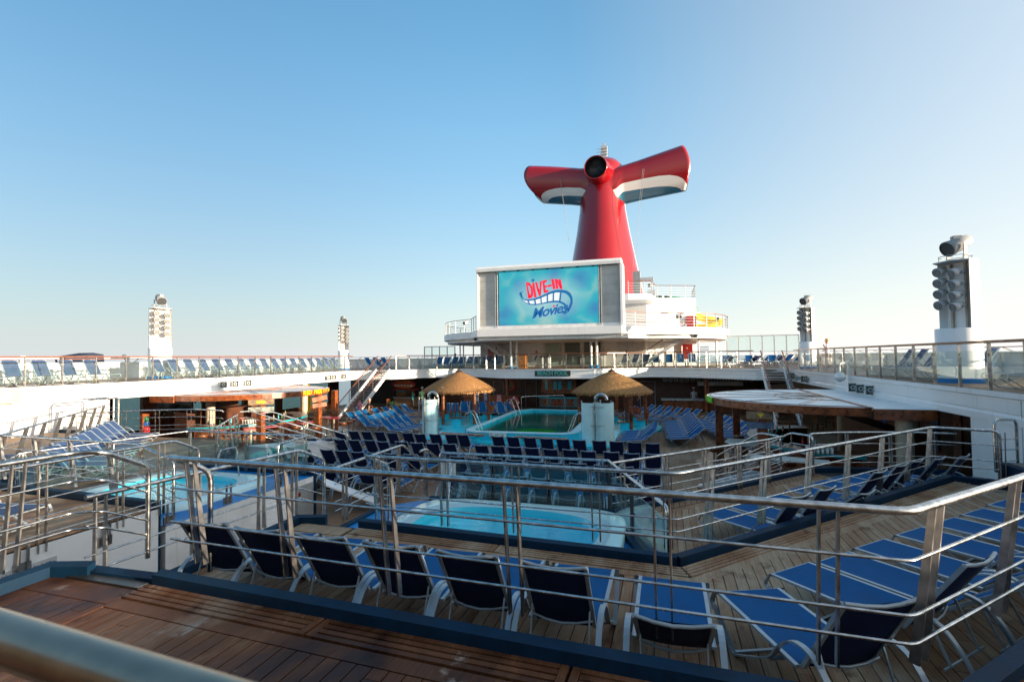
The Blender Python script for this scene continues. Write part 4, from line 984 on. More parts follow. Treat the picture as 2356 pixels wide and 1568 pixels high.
# stairs up to the upper deck
def stairs(label, x0, x1, y0, y1, z0, z1, n, strm=white, stickers=False, opentop=True, side_face='', group='stairs to the upper deck', rails=(0,1), trd=darkwood, ang=None):
    t = thing('staircase', label, 'stairs', ((x0+x1)/2, (y0+y1)/2, z0), 0, group)
    for i, x in enumerate((x0, x1)):
        MB().bar((x,y0,z0+.0),(x,y1,z1+.0),.07,.28,(0,0,1)).build('stringer', strm, t)
    for k in range(n):
        f = (k+.6)/n; y = y0+(y1-y0)*f; z = z0+(z1-z0)*f; dy = (y1-y0)/n
        MB().box(x0+.04,x1-.04,min(y-dy*.15,y+dy*.95),max(y-dy*.15,y+dy*.95),z-.03,z+.012).build('tread', trd, t)
    for i, x in enumerate((x0, x1)):
        if i not in rails: continue
        d = Vector((0,y1-y0,z1-z0)); ln = d.length
        MB().bar((x,y0-.3*(1 if y1>y0 else -1),z0+.85),(x,y1+.2*(1 if y1>y0 else -1),z1+1.12),.06,.045).build('handrail', railwood, t)
        for h in (.25,.5,.75): MB().tube([(x,y0,z0+h+.1),(x,y1,z1+h+.1)],.012,6).build('bar', steel, t)
        for k in range(5):
            f = .05+k*.235; y = y0+(y1-y0)*f; z = z0+(z1-z0)*f; MB().bar((x,y,z),(x,y,z+1.02),.035,.035,(1,0,0)).build('post', steeld, t)
    if stickers:
        for k, f in enumerate((.24,.33,.55,.68,.83)):
            y = y0+(y1-y0)*f; z = z0+(z1-z0)*f; d = Vector((0,y1-y0,z1-z0)).normalized()
            MB().bar(Vector((x1+.038,y,z+.05)), Vector((x1+.038,y,z+.05))+d*.42, .004,.09,(0,0,1)).build('sticker', redp if k != 1 else yellow, t)
    return t
stairs('white-sided staircase with wooden treads up to the upper deck at left', -21.75,-20.55,29.6,34.6,ZL,ZU,19, stickers=True)
stairs('staircase with wooden treads up to the upper deck at right, behind the bar roof', 5.75,6.95,30.0,34.2,ZL,ZU,19)

# light masts
def mast(label, cx, cy, r, ztb, zt, face, lean=0):
    """D-shaped white mast on a drum base; eight floodlights on two conduits, a searchlight on top. face: angle of the open side"""
    t = thing('light_mast', label, 'light tower', (cx,cy,ZU), 0, 'white light masts of the upper deck')
    MB().lathe([(r,ZU),(r,ztb),(r-.02,ztb+.02),(0,ztb+.02)], (cx,cy,0), 32).build('base', white, t)
    MB().lathe([(r+.02,ZU),(r+.02,ZU+.12),(r,ZU+.13)], (cx,cy,0), 32).build('base_skirt', deckblue, t)
    a = face+math.pi; r2 = r-.03; h = []
    mb = MB(); n = 18; half = R(100); vs = []
    for z in (ztb+.02, zt):
        for j in range(n+1):
            tt = a-half+2*half*j/n; vs.append((cx+r2*math.cos(tt), cy+r2*math.sin(tt), z))
    mb.add(vs, [(j,j+1,n+2+j,n+1+j) for j in range(n)], 0, True)
    c0, c1 = vs[0], vs[n]; fc = Vector((math.cos(face),math.sin(face),0)); sd = Vector((-fc.y,fc.x,0))
    inn = []   # recessed flat panel
    o = Vector((cx,cy,0))-fc*.12
    mb.add([vs[0], o-(-sd)*(-1)*0+sd*r2*.86+Vector((0,0,ztb+.02)), o+sd*r2*.86+Vector((0,0,zt)), vs[n+1]], [(0,1,2,3)])
    mb.add([o-sd*r2*.86+Vector((0,0,ztb+.02)), vs[n], vs[2*n+1], o-sd*r2*.86+Vector((0,0,zt))], [(0,1,2,3)])
    mb.add([o-sd*r2*.86+Vector((0,0,ztb+.02)), o+sd*r2*.86+Vector((0,0,ztb+.02)), o+sd*r2*.86+Vector((0,0,zt)), o-sd*r2*.86+Vector((0,0,zt))], [(0,1,2,3)])
    mb.build('mast_shell', white, t)
    mb = MB(); pl = [(cx+(r2+.01)*math.cos(a-half+2*half*j/n), cy+(r2+.01)*math.sin(a-half+2*half*j/n)) for j in range(n+1)]+[((o-sd*.3+fc*.55).x,(o-sd*.3+fc*.55).y),((o+sd*.3+fc*.55).x,(o+sd*.3+fc*.55).y)]
    mb.prism(pl, zt, zt+.03).build('cap', greyl, t)
    for s in (-.45,.45):
        q = o+sd*r2*s+fc*.05; MB().bar((q.x,q.y,ztb+.05),(q.x,q.y,zt-.03),.06,.05,fc).build('conduit', beige, t)
    for k in range(4):
        for s in (-1, 1):
            z = zt-.22-k*.33-(.10 if s > 0 else 0); q = o+sd*r2*.5*s+fc*.34+Vector((0,0,z))
            dr = (fc*1.0+sd*(-.15*s)+Vector((0,0,-.35))).normalized()
            M = Vector(q); f = MB()
            f.lathe([(.02,-.16),(.08,-.15),(.10,-.05),(.105,.0),(.135,.03),(.145,.16),(.13,.165)], q, 14, axis=dr)
            fl = f.build('floodlight', greyl, t)
            MB().disc(Vector(q)+dr*.155, .125, 14, dr).build('lens', grey, fl); MB().lathe([(.10,.158),(.085,.162)], q, 12, axis=dr).lathe([(.05,.158),(.035,.162)], q, 10, axis=dr).build('louvre_rings', darkgrey, fl)
            MB().bar(q-fc*.30, q, .03,.03).bar(q+sd*.14,q+sd*.14-fc*.1,.015,.06).bar(q-sd*.14,q-sd*.14-fc*.1,.015,.06).build('yoke', grey, fl)
    zc = zt+.52; q = Vector((cx,cy,zc))-fc*.05; dr = (fc+Vector((0,0,-.45))).normalized()
    sl_ = MB().lathe([(.02,-.42),(.16,-.40),(.20,-.15),(.22,0),(.20,.04),(.24,.32),(.22,.33)], q, 20, axis=dr).build('searchlight', grey, t)
    MB().disc(q+dr*.30, .215, 18, dr).build('lens', darkgrey, sl_)
    MB().box(q.x-.1,q.x+.1,q.y-.1,q.y+.1,q.z+.12,q.z+.27).bar(q+sd*.27,q+sd*.27-Vector((0,0,.45)),.03,.10,fc).bar(q-sd*.27,q-sd*.27-Vector((0,0,.45)),.03,.10,fc).bar(q+sd*.28-Vector((0,0,.45)),q-sd*.28-Vector((0,0,.45)),.1,.03).build('yoke', grey, sl_)
    mb = MB()
    ring = [Vector((cx,cy,zt+.18))+Vector((math.cos(k*math.pi/4)*r2*.8, math.sin(k*math.pi/4)*r2*.8, 0)) for k in range(8)]
    mb.tube(ring, .01, 5, closed=True)
    for k in range(0,8,2): mb.bar(ring[k], ring[k]-Vector((0,0,.16)), .015,.015,(1,0,0))
    mb.build('guard_rail', greyl, t)
mast('sunlit white light mast at left on the port upper deck', -26.0, 20.2, .54, .71, 2.83, R(-25))
mast('farther white light mast left of centre on the port upper deck', -26.0, 36.3, .46, .73, 2.85, R(-40))
mast('tall white light mast nearest at right on the starboard upper deck', 8.32, 17.95, .54, .67, 2.65, R(200))
mast('farther white light mast right of centre behind the right stairs', 8.35, 34.4, .46, .70, 2.78, R(215))
# ================================================================== screen platform, deck house and funnel
ZP_, ZPB = 2.08, 1.55
PLAT = [(-13.35,34.9),(-2.75,34.9),(-1.05,37.6),(.2,38.0),(1.4,38.6),(2.6,39.5),(3.7,40.7),(4.6,42.4),(5.1,44.2),(5.3,46.2),(5.3,52),(-20.6,52),(-20.6,46.0),(-20.0,43.6),(-19.3,42.0),(-18.4,40.5),(-17.3,39.3),(-16.2,38.5),(-15.1,37.9)]
pb = MB().prism(PLAT, ZPB, ZP_); pb.build('screen_deck', [white], kind='structure')
PL2 = [(x*.985-.12, y+.35) for x, y in PLAT]; MB().prism(PL2, ZPB-.28, ZPB-.002).build('screen_deck_underside', [white2], kind='structure')
for X, Y in ((-11.75,38.2),(-11.35,38.5),(-5.35,38.2),(-4.95,38.5)):
    t = thing('deck_column', 'white column under the big screen, '+('left' if X < -8 else 'right')+' pair, '+('front' if Y < 38.3 else 'rear')+' one', 'column', (X,Y,ZU), 0, 'white columns carrying the screen deck')
    MB().lathe([(.09,ZU),(.09,ZPB-.28)], (X,Y,0), 12).build('shaft', white, t); MB().lathe([(.13,ZU),(.13,ZU+.2),(.09,ZU+.22)], (X,Y,0), 12).build('foot', deckblue, t)
for i, (X, Y) in enumerate(((-17.0,41.0),(-18.8,44.5),(2.6,42.0),(4.2,45.5),(4.6,49),(-15.9,40.6))):
    t = thing('deck_column', 'slim white post under the rounded '+('left' if X < -8 else 'right')+' end of the screen deck, '+('inner' if i in (2,5) else 'outer' if i in (3,1) else 'other'), 'column', (X,Y,ZU), 0, 'slim posts under the screen deck')
    MB().lathe([(.06,ZU),(.06,ZPB-.2)], (X,Y,0), 10).build('shaft', white, t)
# deck house
HOUSE = [(-16.9,45.0),(-1.55,45.0),(-1.4,45.25),(2.75,47.2),(2.75,58),(-17.5,58)]
hb = MB().prism(HOUSE, ZU, ZPB-.01).prism([(-14.6,45.0),(-1.42,45.0),(2.75,46.9),(2.75,58),(-15.0,58)], ZP_, 5.05)
hb.build('deck_house', [white], kind='structure')
YH = 45.0
dt = thing('glass_double_doors', 'glass sliding doors with three panes in the white deck house under the screen', 'door', (-9.4,YH-.03,ZU))
pa = atY(1250,0,YH).x; pz = 1.35; xs = [-10.55,-8.95,-8.75,-7.2,-7.0,-5.35]
MB().box(-10.8,-5.1,YH-.05,YH-.002,ZU,pz+.15).build('recess', paint('frame_cream',(.72,.71,.67),.5), dt)
for k in range(3):
    a, b = xs[2*k], xs[2*k+1]
    mb = MB().box(a,b,YH-.10,YH-.05,ZU+.02,ZU+.14).box(a,b,YH-.10,YH-.05,pz-.1,pz).box(a,a+.09,YH-.10,YH-.05,ZU+.14,pz-.1).box(b-.09,b,YH-.10,YH-.05,ZU+.14,pz-.1).box(a+.09,b-.09,YH-.10,YH-.05,.05,.13)
    fr_ = mb.build('frame', greyl, dt); MB().box(a+.09,b-.09,YH-.075,YH-.065,ZU+.14,pz-.1).build('pane', paint('dark_glass',(.07,.10,.09),.04,spec=1.0) if k else paint('pale_glass',(.34,.44,.40),.05,spec=1.0), fr_)
aw = thing('roller_awning', 'rolled white awning box above the glass doors', 'awning', (-8,YH-.2,1.42)); MB().bar((-11.3,YH-.16,1.50),(-4.2,YH-.16,1.50),.28,.20).build('cassette', white2, aw)
def louvre(label, x0, x1, z0, z1, Y):
    t = thing('louvre_grille', label, 'vent', ((x0+x1)/2,Y,z0)); MB().box(x0-.06,x1+.06,Y-.02,Y-.002,z0-.06,z1+.06).build('frame', white2, t)
    n = int((z1-z0)/.085)
    for k in range(n): z = z0+(z1-z0)*(k+.5)/n; MB().bar((x0,Y-.035,z),(x1,Y-.035,z),.05,.014,(0,.8,1)).build('slat', grey if False else white2, t)
louvre('wide louvred vent in the deck house right of the doors', -3.95,-1.75,-.05,1.30,YH)
def wallmark(name, label, cat, x, z, w, h, m, d=.06, Y=YH):
    t = thing(name, label, cat, (x,Y-d,z)); MB().box(x-w/2,x+w/2,Y-d,Y-.001,z-h/2,z+h/2).build('case', m, t); MB().box(x-w*.3,x+w*.3,Y-d-.01,Y-d,z-h*.2,z+h*.2).build('face', greyl, t)
wallmark('wall_telephone', 'red-brown wall telephone left of the glass doors', 'telephone', -11.35, .45, .16, .3, redp)
wallmark('yellow_plate', 'small yellow sign right of the glass doors', 'sign', -4.75, .62, .25, .12, yellow, .02)
for X_, lab in ((-15.6,'red cabinet beside the left staircase under the screen deck'),(1.95,'red fire hose cabinet on the deck house at right')):
    y_ = 45.0+max(0,(X_+1.4)*.46)-.32; t = thing('red_cabinet', lab, 'cabinet', (X_,y_,-.2)); MB().box(X_-.42,X_+.42,y_,y_+.28,-.35,.95).build('case', redp, t); MB().box(X_-.36,X_+.36,y_-.02,y_,-.29,.89).build('door', redp, t); MB().box(X_-.1,X_+.02,y_-.025,y_-.02,.55,.68).build('plate', poster, t)
t = thing('red_cabinet', 'red cabinet on the screen deck at right behind the rail', 'cabinet', (2.3,45.9,ZP_)); MB().box(1.9,2.7,46.2,46.7,ZP_,ZP_+1.35).build('case', redp, t); MB().box(1.95,2.65,46.17,46.2,ZP_+.05,ZP_+1.3).build('door', redp, t)
for X_, zz, lab in ((.35,3.75,'left tube lamp on the sunlit deck house wall'),(1.75,3.72,'right tube lamp on the sunlit deck house wall')):
    y_ = 45.0+(X_+1.4)*.46; t = thing('tube_lamp', lab, 'lamp', (X_,y_,zz)); MB().bar((X_-.05,y_+.1,zz),(X_-.05,y_-.18,zz),.06,.08).build('bracket', white2, t); MB().tube([(X_-.4,y_-.25,zz),(X_+.42,y_-.1,zz)],.07,10).build('tube', greyl, t)
# platform rails (white posts, wooden cap)
def openrail(label, pts, z, H=1.05, n=5, wd=railwood, spacing=1.3, group='wooden-capped railings of the screen deck'):
    P = [Vector((x,y,z)) for x,y in pts]; m_ = (P[0]+P[-1])/2; t = thing('open_railing', label, 'railing', tuple(m_), 0, group)
    mb = MB(); 
    for i in range(len(P)-1): mb.bar(P[i]+Vector((0,0,H)), P[i+1]+Vector((0,0,H)), .07, .045)
    mb.build('handrail', wd, t)
    for k in range(1, n): MB().tube([p+Vector((0,0,H*k/n)) for p in P], .013, 5).build('bar', greyl, t)
    L = sum(seglen(P)); k = max(1, round(L/spacing))
    for i in range(k+1):
        p, d = point_at(P, L*i/k); MB().bar(p, p+Vector((0,0,H-.02)), .045, .045, (d.x,d.y,0)).build('post', greyl, t)
openrail('railing around the rounded left end of the screen deck', [(-13.6,35.3),(-15.1,38.0),(-16.2,38.6),(-17.3,39.4),(-18.35,40.6),(-19.2,42.1),(-19.9,43.6),(-20.5,46.0),(-20.5,50)], ZP_)
openrail('railing around the rounded right end of the screen deck', [(-2.65,35.3),(-1.05,37.7),(.2,38.1),(1.4,38.7),(2.6,39.6),(3.65,40.8),(4.5,42.4),(5.0,44.2),(5.2,46.2),(5.2,50)], ZP_)
openrail('railing on top of the deck house right of the screen', [(-2.7,41.5),(-1.0,42.0),(-.6,45.1),(2.7,46.6),(2.7,52)], 5.06)
MB().prism([(-4.5,41.4),(-2.7,41.4),(-1.0,41.9),(-.6,45.2),(-4.5,45.2)], 4.55, 5.05).build('house_top_ledge', white, kind='structure')
openrail('inner railing on the screen deck beside the screen', [(-2.3,41),(1.6,42.4),(1.8,45)], ZP_-.12, H=.75)
# stairs to the platform
def crossstairs(label, x0, z0, x1, z1, y0, y1, n):
    t = thing('staircase', label, 'stairs', ((x0+x1)/2,(y0+y1)/2,z0), 0, 'stairs up to the screen deck')
    for y in (y0, y1):
        MB().bar((x0,y,z0),(x1,y,z1),.06,.25).build('stringer', white, t)
        MB().bar((x0,y,z0+.95),(x1,y,z1+.95),.06,.045).build('handrail', railwood, t)
        for h in (.3,.6): MB().tube([(x0,y,z0+h),(x1,y,z1+h)],.015,5).build('bar', white2, t)
        for k in range(4): f = k/3; MB().bar((x0+(x1-x0)*f,y,z0+(z1-z0)*f),(x0+(x1-x0)*f,y,z0+(z1-z0)*f+.95),.045,.045,(0,1,0)).build('post', white2, t)
    for k in range(n):
        f = (k+.5)/n; x = x0+(x1-x0)*f; z = z0+(z1-z0)*f; MB().box(x-.13,x+.13,y0+.03,y1-.03,z-.025,z+.012).build('tread', darkwood, t)
crossstairs('white staircase with brown treads under the left end of the screen deck', -12.7,ZU,-16.0,ZPB,42.6,43.6,13)
crossstairs('white staircase with brown treads under the right end of the screen deck', -1.9,ZU,1.7,ZPB,41.4,42.4,13)
# the LED screen
def caustic():
    m, N, L, P = newmat('screen_picture'); g = N.new('ShaderNodeNewGeometry'); mp = N.new('ShaderNodeMapping'); mp.inputs['Location'].default_value = (8.1,0,-4.3); L.new(g.outputs['Position'], mp.inputs[0])
    nz = N.new('ShaderNodeTexNoise'); nz.inputs['Scale'].default_value = .8; nz.inputs['Detail'].default_value = 2; L.new(mp.outputs[0], nz.inputs['Vector'])
    ad = N.new('ShaderNodeMix'); ad.data_type = 'RGBA'; ad.blend_type = 'ADD'; ad.inputs[0].default_value = 1.0; L.new(mp.outputs[0], ad.inputs[6]); L.new(nz.outputs['Color'], ad.inputs[7])
    v = N.new('ShaderNodeTexVoronoi'); v.feature = 'SMOOTH_F1'; v.inputs['Scale'].default_value = .75; v.inputs['Smoothness'].default_value = .35; L.new(ad.outputs[2], v.inputs['Vector'])
    r = N.new('ShaderNodeValToRGB'); e = r.color_ramp.elements; e[0].position = .12; e[0].color = (.035,.29,.56,1); e[1].position = .95; e[1].color = (.30,.62,.60,1)
    x = e.new(.62); x.color = (.02,.50,.60,1); L.new(v.outputs['Distance'], r.inputs[0])
    ln = N.new('ShaderNodeVectorMath'); ln.operation = 'LENGTH'; m2 = N.new('ShaderNodeMapping'); m2.inputs['Scale'].default_value = (.30,0,.55); L.new(mp.outputs[0], m2.inputs[0]); L.new(m2.outputs[0], ln.inputs[0])
    rr = N.new('ShaderNodeValToRGB'); rr.color_ramp.elements[0].color = (.55,.66,.62,1); rr.color_ramp.elements[0].position = .15; rr.color_ramp.elements[1].position = 1.0; rr.color_ramp.elements[1].color = (0,0,0,1); L.new(ln.outputs['Value'], rr.inputs[0])
    mx = N.new('ShaderNodeMix'); mx.data_type = 'RGBA'; mx.blend_type = 'SCREEN'; mx.inputs[0].default_value = .75; L.new(r.outputs[0], mx.inputs[6]); L.new(rr.outputs[0], mx.inputs[7])
    P.inputs['Base Color'].default_value = (.02,.02,.02,1); L.new(mx.outputs[2], P.inputs['Emission Color']); P.inputs['Emission Strength'].default_value = .29; P.inputs['Roughness'].default_value = .35; return m
YS = 35.35
t = thing('video_screen', 'large outdoor LED screen in a white housing showing a dive-in film night picture', 'screen', (-8.1,YS,2.1))
SX0, SX1, SZ0, SZ1 = -11.72, -4.38, 2.36, 6.32
hs = MB(); hs.box(-13.38,-2.85,YS+.15,YS+1.3,2.1,6.55); hs.build('housing', grey, t)
mb = MB(); q = [(YS-.35,6.42),(YS-.38,6.62),(YS-.25,6.80),(YS+.3,6.86),(YS+1.5,6.82),(YS+1.5,6.42)]
vs = [(-13.45,y,z) for y,z in q]+[(-2.75,y,z) for y,z in q]; n = 6; mb.add(vs, [tuple(range(n)), tuple(range(2*n-1,n-1,-1))]+[(i,n+i,n+(i+1) % n,(i+1) % n) for i in range(n)]); mb.build('hood', white, t)
MB().box(-2.84,-2.66,YS-.25,YS+1.45,2.1,6.50).build('side_wall', white, t); MB().box(-13.44,-13.36,YS-.25,YS+1.45,2.1,6.50).build('side_wall', white, t)
MB().box(-13.3,-2.85,YS-.12,YS+.14,2.085,2.34).build('sill', white2, t)
MB().box(SX0,SX1,YS-.10,YS+.06,SZ0,SZ1).build('screen_panel', caustic(), t)
for (a, b) in ((-13.3,-12.02),(-4.12,-2.9)):
    MB().box(a,b,YS-.06,YS-.03,2.2,6.36).build('scrim_panel', meshgrey, t)
    for z in (2.9,3.6,4.3,5.0,5.7): MB().box(a,b,YS-.075,YS-.062,z,z+.012).build('scrim_seam', grey, t)
for x in (-13.32,-12.0,-11.85,-4.3,-4.15,-2.92): MB().box(x-.03,x+.03,YS-.14,YS-.05,2.2,6.4).build('scrim_pole', greyl, t)
for k in range(7): MB().box(-11.4+k*1.1,-11.25+k*1.1,YS-.05,YS+.05,6.32,6.45).build('hanger', black, t)
# picture: letters, film strip, stars (all flat print on the panel)
YF = YS-.104
def sc(u, v): return (SX0+(SX1-SX0)*(u-190)/(2060-190), SZ1-(SZ1-SZ0)*(v-(150-(u-190)*.068))/985)   # from the close-up of the screen
def epaint(n, c, s=.42):
    return emis(n, c, s)
sred, snavy, sgrey, sblue = epaint('screen_red',(.60,.012,.035),.30), epaint('screen_navy',(.003,.09,.25),.28), epaint('screen_pale',(.50,.54,.54),.34), epaint('screen_midblue',(.20,.30,.48),.28)
def flat(poly, m, name, lay=0):
    P = [sc(*p) for p in poly]; A = sum(P[i][0]*P[(i+1) % len(P)][1]-P[(i+1) % len(P)][0]*P[i][1] for i in range(len(P)))
    if A < 0: P = P[::-1]
    y = YF-.002-.004*lay
    MB().add([(x,y,z) for x,z in P],[tuple(range(len(P)))]).build(name, m, t)
def multi(polys, m, name, lay=0):
    mb = MB(); y = YF-.002-.004*lay
    for poly in polys: P = [sc(*p) for p in poly]; mb.add([(x,y,z) for x,z in P],[tuple(range(len(P)))])
    mb.build(name, m, t)
dive_in = [
 [[(720,312),(745,322),(812,600),(765,612)],[(745,318),(800,330),(850,400),(862,480),(858,570),(820,612),(770,612),(775,560),(808,555),(822,500),(812,430),(790,385),(760,375)]],   # D
 [[(842,328),(885,325),(930,592),(882,600)]],                                                                 # I
 [[(900,320),(942,312),(978,470),(940,480)],[(990,300),(1032,292),(1010,560),(966,562),(935,450),(975,430),(985,460)]],  # V
 [[(1036,290),(1076,280),(1112,505),(1064,512)],[(1070,282),(1128,266),(1134,308),(1076,325)],[(1085,378),(1130,366),(1134,400),(1092,412)],[(1098,465),(1150,450),(1160,488),(1108,505)]],  # E
 [[(1138,368),(1212,345),(1220,382),(1144,408)]],                                                              # -
 [[(1206,256),(1256,250),(1290,432),(1238,438)]],                                                              # I
 [[(1270,256),(1310,252),(1345,428),(1300,432)],[(1300,254),(1330,262),(1418,434),(1370,430)],[(1338,250),(1392,264),(1418,434),(1380,415)]]]  # N
for L_ in dive_in: multi([[(x+8,y+8) for x,y in p] for p in L_], sblue, 'letter_shadow', 1)
for L_ in dive_in: multi(L_, sred, 'letter', 3)
def star(cx, cy, r, m, lay=3):
    P = []
    for k in range(10): a = -math.pi/2+k*math.pi/5; rr_ = r if k % 2 == 0 else r*.42; P.append((cx+rr_*math.cos(a), cy+rr_*math.sin(a)))
    mb = MB(); Q = [sc(*p) for p in P]; c_ = sc(cx,cy); y = YF-.002-.004*lay
    mb.add([(c_[0],y,c_[1])]+[(x,y,z) for x,z in Q], [(0,1+(k+1) % 10,1+k) for k in range(10)]); mb.build('star', m, t)
star(860,285,46,snavy); star(1252,742,32,sred)
def band(top, bot, m, name, lay):
    mb = MB(); y = YF-.002-.004*lay; n = len(top); T_ = [sc(*p) for p in top]; B_ = [sc(*p) for p in bot]
    mb.add([(x,y,z) for x,z in T_]+[(x,y,z) for x,z in B_], [(i,n+i,n+i+1,i+1) for i in range(n-1)]); mb.build(name, m, t)
topc = [(615,612),(700,635),(800,635),(900,610),(1000,570),(1100,525),(1200,478),(1300,450),(1400,445),(1500,460),(1560,500),(1600,580),(1600,680),(1570,760),(1520,845)]
topi = [(640,630),(710,655),(800,658),(905,640),(1005,605),(1105,560),(1205,520),(1300,495),(1390,493),(1470,508),(1520,545),(1556,600),(1560,660),(1540,715),(1500,790)]
botc = [(640,630),(720,690),(800,712),(900,715),(1000,700),(1100,675),(1200,650),(1300,640),(1380,650),(1450,680),(1500,730),(1530,800)]
boto = [(640,640),(720,700),(800,732),(900,735),(1000,720),(1100,697),(1200,680),(1300,672),(1370,685),(1430,712),(1480,765),(1520,845)]
# pale filling between strips
ti = topi[:9]; bi = botc[:9]; band(ti, [(p[0],p[1]) for p in bi], sgrey, 'film_frames', 0)
band(topc, topi, snavy, 'film_edge', 2); band(botc, boto, snavy, 'film_edge', 2)
for (a, b, c, d_) in (((750,655),(775,655),(800,712),(775,708)),((878,640),(905,635),(918,715),(892,718)),((1000,605),(1020,600),(1028,695),(1008,700)),((1122,548),(1145,540),(1145,670),(1122,675)),((1238,510),(1262,503),(1255,648),(1230,650)),((1372,493),(1398,494),(1378,655),(1350,648))): flat((a,b,c,d_), snavy, 'film_bar', 2)
multi([[(650,545+i*0),(590,560),(600,510),(680,488),(640,515),(625,560),(690,612),(640,610),(598,575)]], snavy, 'brush_end', 2)
multi([[(1380,845),(1430,850),(1470,800),(1475,742),(1512,800),(1505,850),(1460,882),(1410,872)]], snavy, 'brush_end', 2)
mv = text_mb('Movies', 1.02, .0, shear=.45, bold=.022, space=.9)
for dx, dz, mt, ly in ((.03,-.03,sblue,2),(0,0,snavy,3)):
    m2_ = MB(); m2_.v = list(mv.v); m2_.f = mv.f; m2_.m = mv.m; m2_.sm = mv.sm
    cx_, cz_ = sc(1150,835); M = Matrix.Translation((cx_+dx, YF-.002-.004*ly, cz_+dz)) @ Matrix.Rotation(R(90),4,'X') @ Matrix.Rotation(R(9),4,'Z'); letters(m2_.xf(M), mt, t)
# lamps and small things on the platform edge
def flood(label, p, d, sz=.22):
    t = thing('deck_floodlight', label, 'floodlight', tuple(p)); d = Vector(d).normalized(); mb = MB(); mb.bar(Vector(p), Vector(p)+d*sz, sz*1.5, sz).build('case', grey, t); MB().bar(Vector(p)+d*sz, Vector(p)+d*(sz+.01), sz*1.3, sz*.8).build('glass', black, t); MB().bar(Vector(p)-Vector((0,0,.0)), Vector(p)-d*.25, .05,.05).build('arm', greyl, t)
flood('floodlight on the rail at the left end of the screen deck', atY(1072,741,38.4), (-.5,-.6,-.5))
flood('floodlight under the edge at the far left of the screen deck', atY(1040,775,40.9), (-.3,-.9,-.2))
flood('dark floodlight on the rail right of the screen', atY(1560,726,39.4), (.3,-.8,-.5), .26)
flood('floodlight on the front of the rounded right end of the screen deck', atY(1595,768,39.7), (.5,-.7,-.6), .28)
flood('floodlight on top of the deck house railing', atY(1500,655,44.5), (-.8,-.5,-.2), .28)
flood('floodlight under the screen deck left of the doors', atY(1022+75,778,36.5) + Vector((0,0,0)), (-.3,-.8,-.5), .2)
# funnel
FZ0 = 5.0
t = thing('funnel', 'huge red ship funnel with two curved wings, white stripe and blue underside', 'funnel', (-7.3,64,FZ0))
def fl_ring(cx, cy, rx, ry, z, n=48): return [(cx+rx*math.sin(2*math.pi*i/n), cy-ry*math.cos(2*math.pi*i/n), z) for i in range(n)]
secs = [(-7.0,64.6,5.15,6.8,FZ0),(-7.15,64.6,4.55,6.0,9.2),(-7.2,64.5,4.0,5.2,12.2),(-7.2,64.4,3.35,4.4,15.6),(-7.2,64.2,2.9,3.7,18.4),(-7.2,64.0,2.75,3.3,20.6),(-7.15,63.9,2.75,3.0,22.4),(-7.0,63.9,2.5,2.7,23.9),(-6.8,64.2,1.6,1.8,24.8),(-6.8,64.2,.1,.1,25.0)]
n = 48; vs = []; 
for s_ in secs: vs += fl_ring(*s_)
fs = []; ms = []
mb = MB(); mb.v = [tuple(v) for v in vs]
for i in range(len(secs)-1):
    for j in range(n):
        ang = abs(((j+.5)/n*360+180) % 360-180)      # 0 = facing the pool
        mb.f.append([i*n+j, i*n+(j+1) % n, (i+1)*n+(j+1) % n, (i+1)*n+j]); mb.m.append(0 if ang < 84 or i >= 6 else 1 if ang < 104 else 2); mb.sm.append(True)
mb.build('stack', [red, fwhite, fblue], t)
# exhaust pod pointing towards the pool
pc = atY(1369.5,384,59.0); d = (pc.normalized()+Vector((.20,0,-.34))).normalized(); pr_ = 1.38
mb = MB(); mb.lathe([(pr_-.10,.12),(pr_-.08,0),(pr_+.0,-.02),(pr_+.04,.15),(pr_+.12,1.2),(pr_+.35,2.6),(pr_+.8,4.2),(pr_+1.0,5.2)], pc, 36, axis=d); mb.build('exhaust_mouth', red, t)
MB().lathe([(pr_-.095,.08),(pr_-.14,1.2),(.02,1.3)], pc, 30, axis=d).build('exhaust_inside', black, t)
mb = MB(); side = d.cross(Vector((0,0,1))).normalized(); upv = side.cross(d)
for a in (0,50,110,160): u = side*math.cos(R(a))+upv*math.sin(R(a)); mb.bar(pc+d*.9-u*1.1, pc+d*.9+u*1.1, .015,.015)
mb.lathe([(.3,.65),(.34,.65),(.34,.9)], pc+side*.35-upv*.35, 14, axis=d).build('exhaust_pipes', darkgrey, t)
# wings: lofted scoops with a flat front face, a rolled top and a narrow underside
def lerp_keys(keys, f):
    for a, b in zip(keys[:-1], keys[1:]):
        if f <= b[0] or b is keys[-1]:
            t_ = (f-a[0])/(b[0]-a[0]); t_ = max(0, min(1, t_)); t_ = t_*t_*(3-2*t_) if b[0] < .3 else t_
            return [a[k]+(b[k]-a[k])*t_ for k in range(len(a))]
LOOP = [(1.0,.90),(.8,.965),(.55,1.0),(.32,.99),(.12,.94),(-.03,.86),(-.10,.76),(-.12,.66),(-.12,.56),(-.10,.46),(-.07,.36),(-.03,.27),(.03,.19),(.10,.12),(.20,.065),(.34,.025),(.52,.0),(.72,.005),(.9,.05),(1.04,.16),(1.10,.32),(1.10,.52),(1.08,.70),(1.05,.82)]
def catmull(P, n):
    out = []; k = len(P)
    for i in range(k):
        p0, p1, p2, p3 = P[i-1], P[i], P[(i+1) % k], P[(i+2) % k]
        for j in range(n):
            t_ = j/n; out.append(tuple(.5*((2*p1[c])+(-p0[c]+p2[c])*t_+(2*p0[c]-5*p1[c]+4*p2[c]-p3[c])*t_*t_+(-p0[c]+3*p1[c]-3*p2[c]+p3[c])*t_**3) for c in (0,1)))
    return out
LP = catmull(LOOP, 5)
